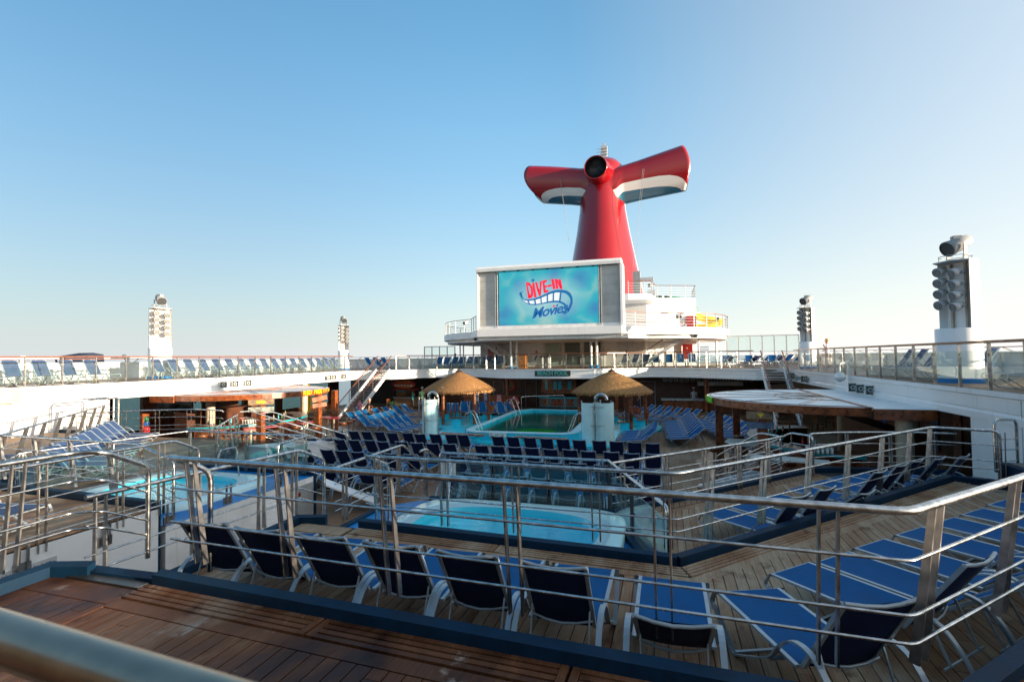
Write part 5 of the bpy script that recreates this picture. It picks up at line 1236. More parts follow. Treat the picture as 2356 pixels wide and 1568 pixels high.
def wing(sgn, x0, x1, keys, tipx, stripe, lab):
    """keys: (f, z top, z bottom, depth); tipx: sideways bulge of the end as a function of height; stripe: (f, upper, lower) heights of the white band"""
    mb = MB(); NS = 34; k = len(LP)
    for i in range(NS+1):
        f = i/NS; _, zt_, zb, dep = lerp_keys(keys, f); h = zt_-zb
        for (fy, fz) in LP:
            mb.v.append((x0+(x1-x0)*f+sgn*tipx(fz)*f**3, 63.2+(fy-.4)*dep, zb+h*fz))
    hi = []; lo = []
    for i in range(NS+1):
        _, su, sl_ = lerp_keys(stripe, i/NS)
        for (fy, fz) in LP:
            back = fy > .5
            hi.append(.1 if (back and fz > .4) else -.2 if back else fz-su); lo.append(-.1 if back else fz-sl_)
    for i in range(NS):
        for j in range(k):
            q = [i*k+j, i*k+(j+1) % k, (i+1)*k+(j+1) % k, (i+1)*k+j]
            if sgn > 0: q = q[::-1]
            mb.f.append(q); mb.m.append(0); mb.sm.append(True)
    last = list(range(NS*k, (NS+1)*k)); mb.f.append(last if sgn < 0 else last[::-1]); mb.m.append(1); mb.sm.append(False)
    o = mb.build('wing', [livery, black], t, label=lab)
    for nm_, vals in (('band_hi', hi), ('band_lo', lo)): o.data.attributes.new(nm_, 'FLOAT', 'POINT').data.foreach_set('value', vals)
    return o
livery = stripemat('funnel_livery', (.27,.003,.007), (.72,.72,.68), (.03,.13,.20))
wing(-1, -7.6, -14.75, [(0,23.9,17.0,4.6),(.14,23.9,18.6,3.9),(.28,24.0,19.45,3.4),(.5,24.35,19.75,3.2),(1,25.2,20.3,3.2)],
     lambda z: -(-1)*0 + (2.15*(1-((z-.66)/.66)**2) if z < .66 else 2.15-.62*((z-.66)/.34)**1.6), [(0,.34,.16),(.3,.35,.15),(.5,.34,.14),(.65,.31,.12),(.76,.265,.09),(.86,.19,.04),(.94,.10,-.02),(1,0,-.1)], 'left wing, in shade')
wing(1, -6.6, 2.45, [(0,23.3,16.6,4.6),(.12,23.5,18.0,3.9),(.25,23.75,19.2,3.5),(.45,24.15,19.45,3.3),(1,25.35,20.0,3.3)],
     lambda z: .42+.50*(1-((z-.5)/.5)**2)-(.42*max(0,(z-.5)/.5)), [(0,.44,.24),(.1,.41,.21),(.25,.395,.19),(.5,.38,.16),(.68,.355,.13),(.8,.315,.095),(.89,.25,.055),(.95,.17,.01),(1,.06,-.05)], 'right wing, in sun')
for (a, b, lab) in (((1288,412),(1309,553),'l'),((1290,412),(1309,556),'l'),((1479,388),(1456,618),'r'),((1482,388),(1461,618),'r')):
    MB().tube([atY(*a,61.0), atY(*b,60.0)], .012, 4).build('cable', grey, t)
p = atY(1385,385,72); q = atY(1390,337,72)
ms_ = thing('radar_mast', 'white lattice mast with a lamp rising behind the funnel', 'mast', (p.x,72,p.z)); MB().bar(p-Vector((0,0,6)), q, .9,.5,(0,1,0)).bar(q, q+Vector((0,0,.5)), .25,.25,(0,1,0)).build('mast', greyl, ms_)
for k in range(7): z = p.z+(q.z-p.z)*k/7; MB().bar((p.x-.7,71.7,z),(p.x+1.0,71.7,z),.05,.05).build('rung', grey, ms_)
MB().prism([(-17.5,47),(2.5,47),(2.5,80),(-17.5,80)], 4.4, 5.02).build('house_roof', white2, kind='structure')
# slides and small gear behind
sl1 = thing('green_water_slide', 'green water slide with checked band behind the deck house railing', 'water slide', (1,52,5.1))
MB().tube(rounded([Vector((-3.5,49.5,5.6)),Vector((-1.0,50.5,5.55)),Vector((1.5,51,5.35)),Vector((2.7,51.5,4.95)),Vector((3.05,51.6,3.6))],.8,5), .32, 12).build('flume', green, sl1)
for k in range(5): MB().tube([Vector((-.9+k*.36,50.45+k*.08,5.55-.03*k)),Vector((-.9+k*.36+.17,50.5+k*.08,5.54-.03*k))], .345, 12).build('band', black if k % 2 else poster, sl1)
sl2 = thing('yellow_water_slide', 'yellow water slide tubes at the right end of the screen deck', 'water slide', (4.5,47,2.4))
MB().tube(rounded([Vector((2.8,48.5,3.6)),Vector((3.6,48,3.2)),Vector((4.5,48,3.0)),Vector((4.95,48.1,2.9))],.5,4), .33, 12).tube(rounded([Vector((2.8,47.5,2.45)),Vector((3.8,47.4,2.5)),Vector((4.8,47.8,2.85))],.5,4), .28, 12).build('flume', yellow, sl2)
MB().tube([Vector((4.5,48.0,2.98)),Vector((4.7,48.0,2.96))], .36, 12).build('band', black, sl2)
lt = thing('roof_locker', 'small grey locker and vent plate beside the foot of the funnel', 'locker', (-1.5,48,5)); MB().box(-1.4,-.7,48,48.8,5.02,6.1).build('case', greyl, lt); MB().box(-2.9,-2.2,52,53,5.02,8.6).build('vent_box', grey, lt); MB().prism([(-2.2,52),(-.9,52),(-.9,53),(-2.2,53)],7.6,7.9).build('vent_lid', greyl, lt)
# tall glass wind screens on the upper deck
def windscreen(label, a, b, n, zt):
    t = thing('wind_screen', label, 'glass screen', ((a[0]+b[0])/2,(a[1]+b[1])/2,ZU)); A = Vector((*a,0)); B = Vector((*b,0))
    for k in range(n+1):
        p = A+(B-A)*k/n; MB().bar((p.x,p.y,ZU),(p.x,p.y,zt),.09,.09,(1,0,0)).build('post', greyl, t)
        if k < n:
            q = A+(B-A)*(k+1)/n; MB().bar((p.x,p.y,zt-.04),(q.x,q.y,zt-.04),.07,.09).bar((p.x,p.y,.25),(q.x,q.y,.25),.05,.06).build('crossbar', greyl, t)
            dd = (q-p)*.04; MB().bar((p.x+dd.x,p.y+dd.y,(zt+.25)/2),(q.x-dd.x,q.y-dd.y,(zt+.25)/2),.012,zt-.35).build('glass_panel', glass, t)
windscreen('framed glass wind screen left of the screen deck', (-26.4,52),(-22.6,52), 4, 1.35)
windscreen('long framed glass wind screen right of the screen deck', (5.6,50.5),(11.6,50.5), 6, 1.75)
cv = thing('covered_davit_engine', 'navy covered gear on white davit frames beyond the port rail', 'deck gear', (-29.6,14,-.2))
p0 = atX(172,831,-29.6); p1 = atX(205,812,-29.6)
MB().add([(-29.8,p0.y-.7,-.35),(-29.8,p0.y+1.1,-.35),(-29.8,p0.y+1.0,.52),(-29.8,p0.y+.3,.50),(-29.8,p0.y-.8,.30),(-29.0,p0.y-.7,-.35),(-29.0,p0.y+1.1,-.35),(-29.0,p0.y+1.0,.42),(-29.0,p0.y+.3,.44),(-29.0,p0.y-.8,.26)],[(0,1,2,3,4),(9,8,7,6,5),(0,5,6,1),(1,6,7,2),(2,7,8,3),(3,8,9,4),(4,9,5,0)]).build('cover', navy, cv)
MB().bar((-29.5,p0.y-4,.22),(-29.5,p0.y+5,.22),.08,.08).bar((-29.5,p0.y-3.4,-.8),(-29.5,p0.y-3.4,.35),.12,.12).bar((-29.5,p0.y-2.3,-.8),(-29.5,p0.y-2.3,.35),.2,.12).bar((-29.5,p0.y+3.2,-.8),(-29.5,p0.y+2.4,.4),.16,.12).build('frame', white2, cv)
# ================================================================== pool, huts, showers
def pbox(x0,x1,y0,y1,z0,z1,name,m): return MB().box(x0,x1,y0,y1,z0,z1).build(name, m, kind='structure')
ZC = -3.72
plat = [(-11.2,23.0),(-3.0,23.0),(-2.4,24.4),(-2.4,27.9),(-.6,28.2),(-.1,30.2),(-.8,32.2),(-3,33.5),(-4.3,36),(-10.5,36),(-12.5,33.4),(-15.0,32.4),(-15.6,30.2),(-14.8,28.2),(-12.6,27.3),(-11.9,24.8)]
ZPL = -4.12
poolO = [(-9.95,24.5),(-9.75,23.95),(-9.25,23.65),(-4.85,23.85),(-4.35,24.15),(-4.15,24.75),(-4.35,33.2),(-5.6,34.7),(-9.2,34.9),(-10.1,33.6)]
def inset(poly, d):
    cx = sum(p[0] for p in poly)/len(poly); cy = sum(p[1] for p in poly)/len(poly); out = []
    n = len(poly)
    for i in range(n):
        a, b, c = Vector(poly[i-1]), Vector(poly[i]), Vector(poly[(i+1) % n]); d1 = (b-a).normalized(); d2 = (c-b).normalized()
        n1 = Vector((d1.y,-d1.x)); n2 = Vector((d2.y,-d2.x)); nn = (n1+n2).normalized(); s_ = 1 if nn.dot(Vector((cx,cy))-b) > 0 else -1
        out.append(tuple(b+nn*s_*d/max(.5, nn.dot(n1))))
    return out
pi_ = inset(poolO, .38)
ZPL = -4.12
pt = thing('swimming_pool', 'raised turquoise swimming pool in the middle of the main deck, water with a green patch', 'pool', (-7.2,29,ZL))
def band3(loopA, zA, loopB, zB, m, name, parent, flip=False):
    n = len(loopA); mb = MB().add([(x,y,zA) for x,y in loopA]+[(x,y,zB) for x,y in loopB], [(i,(i+1) % n,n+(i+1) % n,n+i) for i in range(n)]); return mb.build(name, m, parent)
band3(poolO, ZPL-.02, poolO, ZC-.04, cyan, 'outer_wall', pt); band3(inset(poolO,-.05), ZC-.04, inset(poolO,-.05), ZC, cyanpale, 'coping_edge', pt); band3(inset(poolO,-.05), ZC, pi_, ZC, cyanpale, 'coping', pt)
band3(pi_, ZC, pi_, ZPL+.012, cyan, 'basin_wall', pt); pz_ = [(x,y) for x,y in inset(poolO,.39)]
MB().add([(x,y,ZPL+.012) for x,y in pz_],[tuple(range(len(pz_)))]).build('basin_floor', poolfloor, pt)
MB().add([(-6.9+1.0*math.cos(a)*(1+.25*math.sin(3*a)), 26.6+1.5*math.sin(a)*(1+.2*math.cos(2*a)), ZPL+.018) for a in [k*math.pi/9 for k in range(18)]],[tuple(range(18))]).build('painted_green_gleam', poolgreen, pt)  # gleam in the water, painted as a flat patch on the basin floor
MB().add([(x,y,ZC-.13) for x,y in pz_],[tuple(range(len(pz_)))]).build('water', pwater, pt)
# platform around the pool with the seating bays
mb = MB()
A_ = plat
MB().prism(plat, ZL, ZPL).build('pool_surround', cyan, kind='structure')
dm = thing('depth_marking', 'white depth plate 4\'6" 137 with a no-diving sign on the pool front wall', 'sign', (-7.9,23.6,-3.85))
MB().box(-8.45,-7.55,23.585,23.60,-3.94,-3.74).build('plate', poster, dm)
letters(text_mb('4\'6" 137', .15, .001).xf(face_frame((-7.9,23.58,-3.845),(1,0,0),(0,-1,0))), ink, dm)
MB().lathe([(.075,0),(.085,0),(.085,.004),(.075,.004)], (-8.34,23.58,-3.84), 16, axis=(0,-1,0)).bar((-8.39,23.575,-3.89),(-8.29,23.575,-3.79),.012,.004,(0,1,0)).build('symbol', ink, dm)
for (a, b, lab) in (((-10.9,23.25),(-8.5,23.1),'left'),((-6.95,23.05),(-4.35,22.9),'right')):
    t = thing('pool_bench', lab+' long wooden bench in front of the pool wall', 'bench', (a[0]/2+b[0]/2,a[1]/2+b[1]/2,ZL))
    for k in range(3): MB().bar((a[0],a[1]-.13+.13*k,-3.80),(b[0],b[1]-.13+.13*k,-3.80),.12,.05).build('plank', wood, t)
    for f in (.15,.5,.85): x = a[0]+(b[0]-a[0])*f; y = a[1]+(b[1]-a[1])*f; MB().box(x-.04,x+.04,y-.15,y+.15,ZL,-3.83).build('leg', cyan, t)
def ladder(label, c, d):
    """c: point on the coping, d: direction towards the water"""
    t = thing('pool_ladder', label, 'pool ladder', tuple(c)); d = Vector(d).normalized(); s = Vector((-d.y,d.x,0)); c = Vector(c)
    for o in (-.27,.27):
        b = c+s*o; pts = [b-d*.45+Vector((0,0,-.35)),b-d*.45+Vector((0,0,.72)),b-d*.32+Vector((0,0,.86)),b-d*.15+Vector((0,0,.86)),b+d*.0+Vector((0,0,.72)),b+d*.42+Vector((0,0,-.35)),b+d*.45+Vector((0,0,-.7))]
        MB().tube(rounded(pts,.08,3), .022, 8).build('rail', steel, t)
    MB().bar(c-s*.27+d*.43-Vector((0,0,.45)), c+s*.27+d*.43-Vector((0,0,.45)), .08,.03).build('step', steel, t)
ladder('steel pool ladder at the front left corner of the pool', (-9.75,25.0,ZC), (1,.1,0)); ladder('steel pool ladder at the back left corner beside the life ring', (-9.9,32.8,ZC), (1,-.3,0)); ladder('steel pool ladder at the front right corner of the pool', (-4.4,25.4,ZC), (-1,.1,0))
t = thing('steel_railing', 'steel rail behind the far left corner of the pool', 'railing', (-9,35,ZC), 0); MB().tube(rounded([Vector((-9.9,34.6,ZC-.3)),Vector((-9.9,34.6,-2.85)),Vector((-9.5,35.2,-2.85)),Vector((-7.2,36.6,-2.85)),Vector((-7.1,36.7,-4.1))],.1), .025, 8).build('handrail', steel, t); MB().tube([(-8.3,35.9,-4.1),(-8.3,35.9,-2.85)],.02,8).build('post', steel, t)
# thatched huts
def hut(label, cx, cy, rot):
    t = thing('thatched_hut', label, 'tiki hut', (cx,cy,ZPL), 0, 'thatched huts beside the pool')
    R_, ze, za = 2.32, -1.98, -.80
    mb = MB(); mb.lathe([(.05,za-.10),(.5,za-.32),(1.2,za-.78),(R_-.16,ze-.10),(R_-.16,ze-.14),(.1,za-.45)], (cx,cy,0), 28); mb.build('roof_frame', darkwood, t)
    vs = []; fs = []; r2 = random.Random(int(cx*10))
    prof = lambda f: (R_*f, za-.05-(za-ze)*(f**1.0)*1.0 + .10*math.sin(math.pi*f) - .03)
    mb = MB()
    for lay in range(12):
        f0 = .02+.08*lay; f1 = min(1.04, f0+.16)
        cnt = int(80+ 62*lay)
        for k in range(cnt):
            a = 2*math.pi*(k+r2.random())/cnt; ff0 = f0+r2.uniform(-.03,.03); ff1 = f1+r2.uniform(-.06,.03); ff0 = max(.01,ff0)
            da = r2.uniform(-.03,.03); w = r2.uniform(.007,.017)
            ra, zaa = prof(ff0); rb, zb = prof(min(1.05,ff1)); lift = r2.uniform(.0,.035)
            p = Vector((cx+ra*math.cos(a), cy+ra*math.sin(a), zaa+.01)); q = Vector((cx+rb*math.cos(a+da), cy+rb*math.sin(a+da), zb+lift))
            s = Vector((-math.sin(a), math.cos(a), 0))*w
            mb.add([p-s,p+s,q+s*1.2,q-s*1.2],[(0,1,2,3)])
    for k in range(420):                       # ragged eave
        a = 2*math.pi*k/420+r2.uniform(-.01,.01); rb, zb = prof(1.0); rb += r2.uniform(-.05,.05)
        p = Vector((cx+rb*math.cos(a), cy+rb*math.sin(a), zb+.02)); q = p+Vector((math.cos(a)*.03, math.sin(a)*.03, -r2.uniform(.10,.20))); s = Vector((-math.sin(a), math.cos(a), 0))*.022
        mb.add([p-s,p+s,q+s,q-s],[(0,1,2,3)])
    mb.build('thatch', straw, t, kind='stuff')
    mb = MB(); mb.lathe([(prof(f)[0], prof(f)[1]-.07) for f in (.01,.2,.4,.6,.8,.97)], (cx,cy,0), 40); mb.build('thatch_underlay', straw, t)
    MB().lathe([(.26,za-.12),(.12,za-.02),(.03,za+.05),(0,za+.05)], (cx,cy,0), 16).build('cap', darkwood, t)
    for k in range(6):
        a = rot+k*math.pi/3; x, y = cx+1.93*math.cos(a), cy+1.93*math.sin(a)
        MB().lathe([(.105,ZPL),(.105,ze+.02)], (x,y,0), 14).build('post', wood, t); MB().lathe([(.03,ze+.0),(.03,ze+.2)], (x,y,0), 8).build('post_pin', steel, t)
    # inside: round benches on a raised floor
    ring = [(cx+1.55*math.cos(2*math.pi*k/24), cy+1.55*math.sin(2*math.pi*k/24)) for k in range(24)]
    return t
hut('straw-roofed hut left of the pool, its roof catching the sun', -12.9, 30.3, R(22)); hut('straw-roofed hut right of the pool, roof mostly in shade', -3.05, 30.3, R(8))
def hutseat(label, x, y, rz, low=False):
    t = thing('hut_chair', label, 'bench', (x,y,ZPL), 0); c, s = math.cos(rz), math.sin(rz)
    def P(u, v, z): return (x+c*u-s*v, y+s*u+c*v, z)
    for k in range(4): MB().bar(P(-.4,-.18+.12*k,ZPL+.42),P(.4,-.18+.12*k,ZPL+.42),.11,.035).build('seat_board', wood, t)
    for k in range(3): MB().bar(P(-.36+.26*k+.04,.30,ZPL+.50),P(-.36+.26*k+.04,.38,ZPL+.95),.24,.03,(c,s,0)).build('back_board', wood, t)
    MB().bar(P(0,0,ZPL),P(0,0,ZPL+.4),.5,.3,(0,1,0)).build('leg', cyan, t)
sn = [(-14.2,30.9,R(80)),(-13.9,29.4,R(130)),(-12.4,28.6,R(190)),(-11.3,31.2,R(-60)),(-12.6,32.1,R(0)),(-13.7,31.8,R(40))]
for i, (x, y, a) in enumerate(sn): hutseat('slatted wooden chair under the left hut, '+ordinal(i+1)+' clockwise from its left post', x, y, a)
sn = [(-4.2,31.2,R(60)),(-2.2,28.8,R(200)),(-1.4,30.2,R(-90)),(-1.9,31.6,R(-40)),(-3.2,32.1,R(0)),(-3.4,28.6,R(170))]
for i, (x, y, a) in enumerate(sn): hutseat('slatted wooden chair under the right hut, '+ordinal(i+1)+' clockwise from its back left post', x, y, a)
# showers
def showerst(label, cx, cy, r, two):
    t = thing('shower_stall', label, 'shower', (cx,cy,ZL), 0, 'cyan shower stalls at the front of the pool'); H = ZL+2.05
    for i, (dx, a0, a1, rr_) in enumerate(((-.28 if two else -.0, R(180), R(360), r*.62),(.30 if two else .1, R(200), R(400), r*.72))):
        mb = MB(); mb.lathe([(rr_,ZL+.12),(rr_,H)], (cx+dx,cy+.12*i,0), 20, a0=a0, a1=a1); mb.lathe([(rr_-.02,ZL+.12),(rr_-.02,H),(rr_,H)], (cx+dx,cy+.12*i,0), 20, a0=a0, a1=a1).build('curved_panel', shower, t)
    for k, (dx, dy) in enumerate(((-r,.0),(-.02,-.45),(r,.0),(.15,.4))):
        MB().tube([(cx+dx,cy+dy,ZL),(cx+dx,cy+dy,H+.10)], .035, 10).build('post', steel, t)
    for z in (ZL+.25, ZL+1.0, H-.18):
        pts = [(cx+r*.98*math.cos(a), cy-.45*math.sin(a-math.pi)*1.0*(-1)*(-1), z) for a in [math.pi+math.pi*k/10 for k in range(11)]]
        MB().tube([(px_, cy-.45*math.sin(math.pi*k/10), z) for k, (px_, _, _) in enumerate(pts)], .016, 6).build('ring', steel, t)
    pts = [Vector((cx-.05,cy+.1,H-.1)),Vector((cx-.05,cy+.1,H+.15))]+[Vector((cx+.22-.27*math.cos(a), cy+.05, H+.12+.27*math.sin(a))) for a in [math.pi*k/8 for k in range(9)]]
    MB().tube(pts, .07, 12).build('shower_pipe', steel, t)
    MB().lathe([(r+.12,ZL),(r+.12,ZL+.12),(r,ZL+.14),(0,ZL+.14)], (cx,cy,0), 24).build('tray', cyan, t)
showerst('left cyan shower stall with an arched steel pipe on top', -12.15, 24.4, .57, False); showerst('right, wider cyan shower stall with an arched steel pipe on top', -3.15, 24.0, .70, True)
# aqua counter behind the pool
t = thing('aqua_kiosk', 'wooden kiosk with turquoise shutters and a turquoise counter with cross panels behind the pool', 'kiosk', (-8.2,40,ZL))
def arcpt(f, z, r=2.5): a = R(-125+70*f); return Vector((-8.25+r*math.cos(a), 41.9+r*math.sin(a), z))
KS = 8
for k in range(KS):
    a, b = arcpt(k/KS, 0), arcpt((k+1)/KS, 0)
    up_ = MB(); up_.add([(a.x,a.y,-2.95),(b.x,b.y,-2.95),(b.x,b.y,-1.75),(a.x,a.y,-1.75)],[(0,1,2,3)]).build('upper_panel', wood, t)
    dn = MB(); a2, b2 = arcpt(k/KS, 0, 2.75), arcpt((k+1)/KS, 0, 2.75); dn.add([(a2.x,a2.y,-4.0),(b2.x,b2.y,-4.0),(b2.x,b2.y,-3.3),(a2.x,a2.y,-3.3)],[(0,1,2,3)]).build('counter_panel', turq, t)
    def q(f, z, r): return arcpt((k+f)/KS, z, r)
    if k in (1,3,4,6): MB().add([q(.12,-2.62,2.53),q(.88,-2.62,2.53),q(.88,-1.95,2.53),q(.12,-1.95,2.53)],[(0,1,2,3)]).build('shutter', turq, t)
    fb = MB().bar(q(.08,-3.92,2.78),q(.08,-3.38,2.78),.05,.03,(0,1,0)).bar(q(.92,-3.92,2.78),q(.92,-3.38,2.78),.05,.03,(0,1,0)).bar(q(.08,-3.38,2.78),q(.92,-3.38,2.78),.03,.05).bar(q(.08,-3.92,2.78),q(.92,-3.92,2.78),.03,.05)
    if k in (0,2,5,7): fb.bar(q(.08,-3.92,2.78),q(.92,-3.38,2.78),.03,.05).bar(q(.08,-3.38,2.78),q(.92,-3.92,2.78),.03,.05)
    else: fb.add([q(.15,-3.9,2.77),q(.85,-3.9,2.77),q(.85,-3.4,2.77),q(.15,-3.4,2.77)],[(0,1,2,3)])
    fb.build('cross_frame' if k in (0,2,5,7) else 'wood_panel', wood, t)
mb = MB(); top = [arcpt(k/16,0,2.9) for k in range(17)]+[arcpt(1-k/16,0,2.2) for k in range(17)]; mb.prism([(p.x,p.y) for p in top], -3.30, -3.22); mb.build('counter_top', turq, t)
sg = thing('pool_name_sign', 'brown BEACH POOL sign with turquoise letters on the aft fascia', 'sign', (-8.1,36.5,-1.25)); ctr = atY(1271,858.5,36.44)
MB().box(ctr.x-1.34,ctr.x+1.34,36.42,36.47,ctr.z-.19,ctr.z+.19).build('board', darkwood, sg); letters(text_mb('BEACH POOL', .38, .008, bold=.010).xf(face_frame((ctr.x,36.415,ctr.z),(1,0,0),(0,-1,0))), teal, sg)
MB().box(ctr.x-1.36,ctr.x+1.36,36.43,36.46,ctr.z-.21,ctr.z+.21).build('rim', tealband, sg)
for X_ in (-12.4,-3.6,-2.9,2.9):
    t = thing('deck_column', 'brown wooden column under the aft fascia, '+{-12.4:'left of the pool',-3.6:'behind the right hut',-2.9:'second behind the right hut',2.9:'at the buffet counter'}[X_], 'column', (X_,39.2,ZL), 0, 'brown columns under the upper deck'); MB().lathe([(.17,ZL),(.17,FB)], (X_,39.2,0), 14).build('shaft', wood, t); MB().lathe([(.2,ZL),(.2,ZL+.15)], (X_,39.2,0), 14).build('foot', steel, t)
em = thing('round_wall_sign', 'round painted surf sign on the dark wall left of the pool', 'sign', (-13,41.5,-2.5)); c = atY(1296.5 if False else 1292,0,41); c = Vector((-12.85,41.52,-2.42))
MB().lathe([(.52,0),(.52,.05),(.44,.06),(.0,.06)], c, 28, axis=(0,-1,0)).build('disc', redp, em); MB().lathe([(.34,.065),(.0,.068)], c, 24, axis=(0,-1,0)).build('picture', paint('sign_art',(.28,.22,.10),.5,var=.3,scale=6), em)
lr = thing('life_ring', 'red and white life ring beside the back left pool ladder', 'life ring', (-10.7,35.6,-3.4)); c = atY(1325,0,36); c = Vector((-10.75,35.6,-3.35))
for k in range(4):
    pts = [c+Vector((.33*math.cos(a), -.02, .33*math.sin(a))) for a in [2*math.pi*(k+.0+.25*0)/4+math.pi/2*j/6 for j in range(7)]]
    MB().tube(pts, .07, 8).build('ring_segment', redp, lr)
    pts = [c+Vector((.33*math.cos(a), -.02, .33*math.sin(a))) for a in [2*math.pi*k/4-.1+.05*j for j in range(5)]]; MB().tube(pts, .076, 8).build('band', poster, lr)
MB().bar((c.x,c.y+.06,ZL),(c.x,c.y+.06,-2.9),.06,.06,(1,0,0)).build('stand', wood, lr)
# counters under the aft deck
bf = thing('buffet_counter', 'long wooden buffet counter with a patterned canopy at the right back', 'counter', (3,39.5,ZL))
MB().box(-.2,9,39.8,40.5,ZL,-3.35).build('front', wood, bf)
for k in range(22): MB().box(-.15+k*.42,.23+k*.42,39.77,39.8,ZL+.05,-3.45).build('front_board', wood, bf)
MB().box(-.3,9.1,39.6,40.6,-3.35,-3.28).build('top', greyl, bf); MB().box(-.3,9.0,39.58,39.6,-3.40,-3.30).build('tile_edge', mos, bf); MB().box(-.2,6.5,39.9,41,-1.98,-1.75).build('canopy_band', darkgrey, bf)
for k in range(16): MB().lathe([(.10,0),(.13,0),(.13,.02)], (0.0+k*.4,39.88,-1.87), 12, axis=(0,-1,0)).build('scroll', beige, bf)
MB().box(2.4,5.5,40.2,41.2,-2.3,-2.0).build('hood', greyl, bf)
sb = thing('snack_counter', 'toppings counter with a red surfboard sign and glass case, below the left stairs', 'counter', (-15,38,ZL)); x0_, x1_ = atY(905,890,39.0).x, atY(952,890,39.0).x
MB().box(x0_,x1_,39.1,39.8,ZL,-3.45).build('base', paint('laminate_wood',(.28,.16,.10),.4,scale=8), sb)
for k in range(3): MB().box(x0_+.05+k*.8,x0_+.75+k*.8,39.07,39.1,ZL+.1,-3.5).build('cupboard_door', paint('laminate_door',(.30,.18,.11),.4,scale=9), sb)
MB().box(x0_-.05,x1_+.05,39.0,39.9,-3.45,-3.38).build('top', greyl, sb); MB().box(x0_,x1_,39.15,39.8,-3.38,-2.75).build('glass_case', glassd, sb); MB().box(x0_-.1,x1_+.1,39.05,39.9,-2.75,-2.67).build('shelf', redseat, sb)
mb = MB(); c = Vector(((x0_+x1_)/2, 39.0, -2.25)); mb.add([c+Vector((1.15*math.cos(a), 0, .36*math.sin(a))) for a in [2*math.pi*k/28 for k in range(28)]],[tuple(range(28))]).add([c+Vector((1.15*math.cos(a), .04, .36*math.sin(a))) for a in [2*math.pi*k/28 for k in range(28)]],[tuple(range(27,-1,-1))]).build('surfboard_sign', redp, sb)
mb = MB(); mb.add([c+Vector((1.0*math.cos(a)+.1, -.004, .30*math.sin(a)-.02)) for a in [math.pi*1.1+math.pi*.85*k/10 for k in range(11)]]+[c+Vector((1.0*math.cos(a)+.1, -.004, .25*math.sin(a)-.02)) for a in [math.pi*1.1+math.pi*.85*k/10 for k in range(11)]],[(k,k+1,12+k,11+k) for k in range(10)]).build('yellow_swirl', yellow, sb)
letters(text_mb('TOPPINGS BAR', .2, .002).xf(face_frame((c.x,38.99,-2.08),(1,0,0),(0,-1,0))), yellow, sb)
for k in range(6): MB().box(c.x-.9+k*.3,c.x-.66+k*.3,38.985,39.0,-2.42,-2.26).build('label_card', poster, sb)
for x, lab in ((-16.1,'a'),(-15.3,'b')): pass
for i, (x, z, mt) in enumerate(((-14.9,-3.2,poster),(-14.0,-3.2,bluep),(-12.9,-3.3,redp))):
    t = thing('menu_poster', ['white','blue','red round-topped'][i]+' poster on the counter behind the left hut', 'poster', (x,38.5,z)); MB().box(x-.25,x+.25,38.5,38.53,z-.35,z+.3).build('sheet', mt, t)
    for k in range(5): MB().box(x-.18,x+.18,38.49,38.5,z-.25+k*.11,z-.21+k*.11).build('print_line', ink if mt is poster else poster, t)
cnt = thing('snack_counter', 'long wooden snack counter behind the left hut loungers', 'counter', (-14,39,ZL)); MB().box(-16,-11.5,38.6,39.3,ZL,-3.2).build('front', wood, cnt); MB().box(-16.1,-11.4,38.5,39.4,-3.2,-3.12).build('top', railwood, cnt)
for i, (x, w, lab) in enumerate(((-11.0,.9,'brown door in the aft wall left of the kiosk'),(-1.35,1.1,'brown doorway with a light frame right of the right hut'),(-13.9,.9,'door behind the left hut in the aft wall'))):
    t = thing('aft_wall_door', lab, 'door', (x,41.5,ZL)); MB().box(x-w/2,x+w/2,41.5,41.56,ZL,-2.1).build('leaf', darkwood, t); MB().box(x-w/2-.05,x-w/2,41.47,41.56,ZL,-2.05).box(x+w/2,x+w/2+.05,41.47,41.56,ZL,-2.05).box(x-w/2,x+w/2,41.47,41.56,-2.1,-2.05).build('frame', grey, t)
    MB().tube([(x+w*.35,41.47,-3.3),(x+w*.35,41.47,-3.15)],.02,6).build('handle', steel, t)

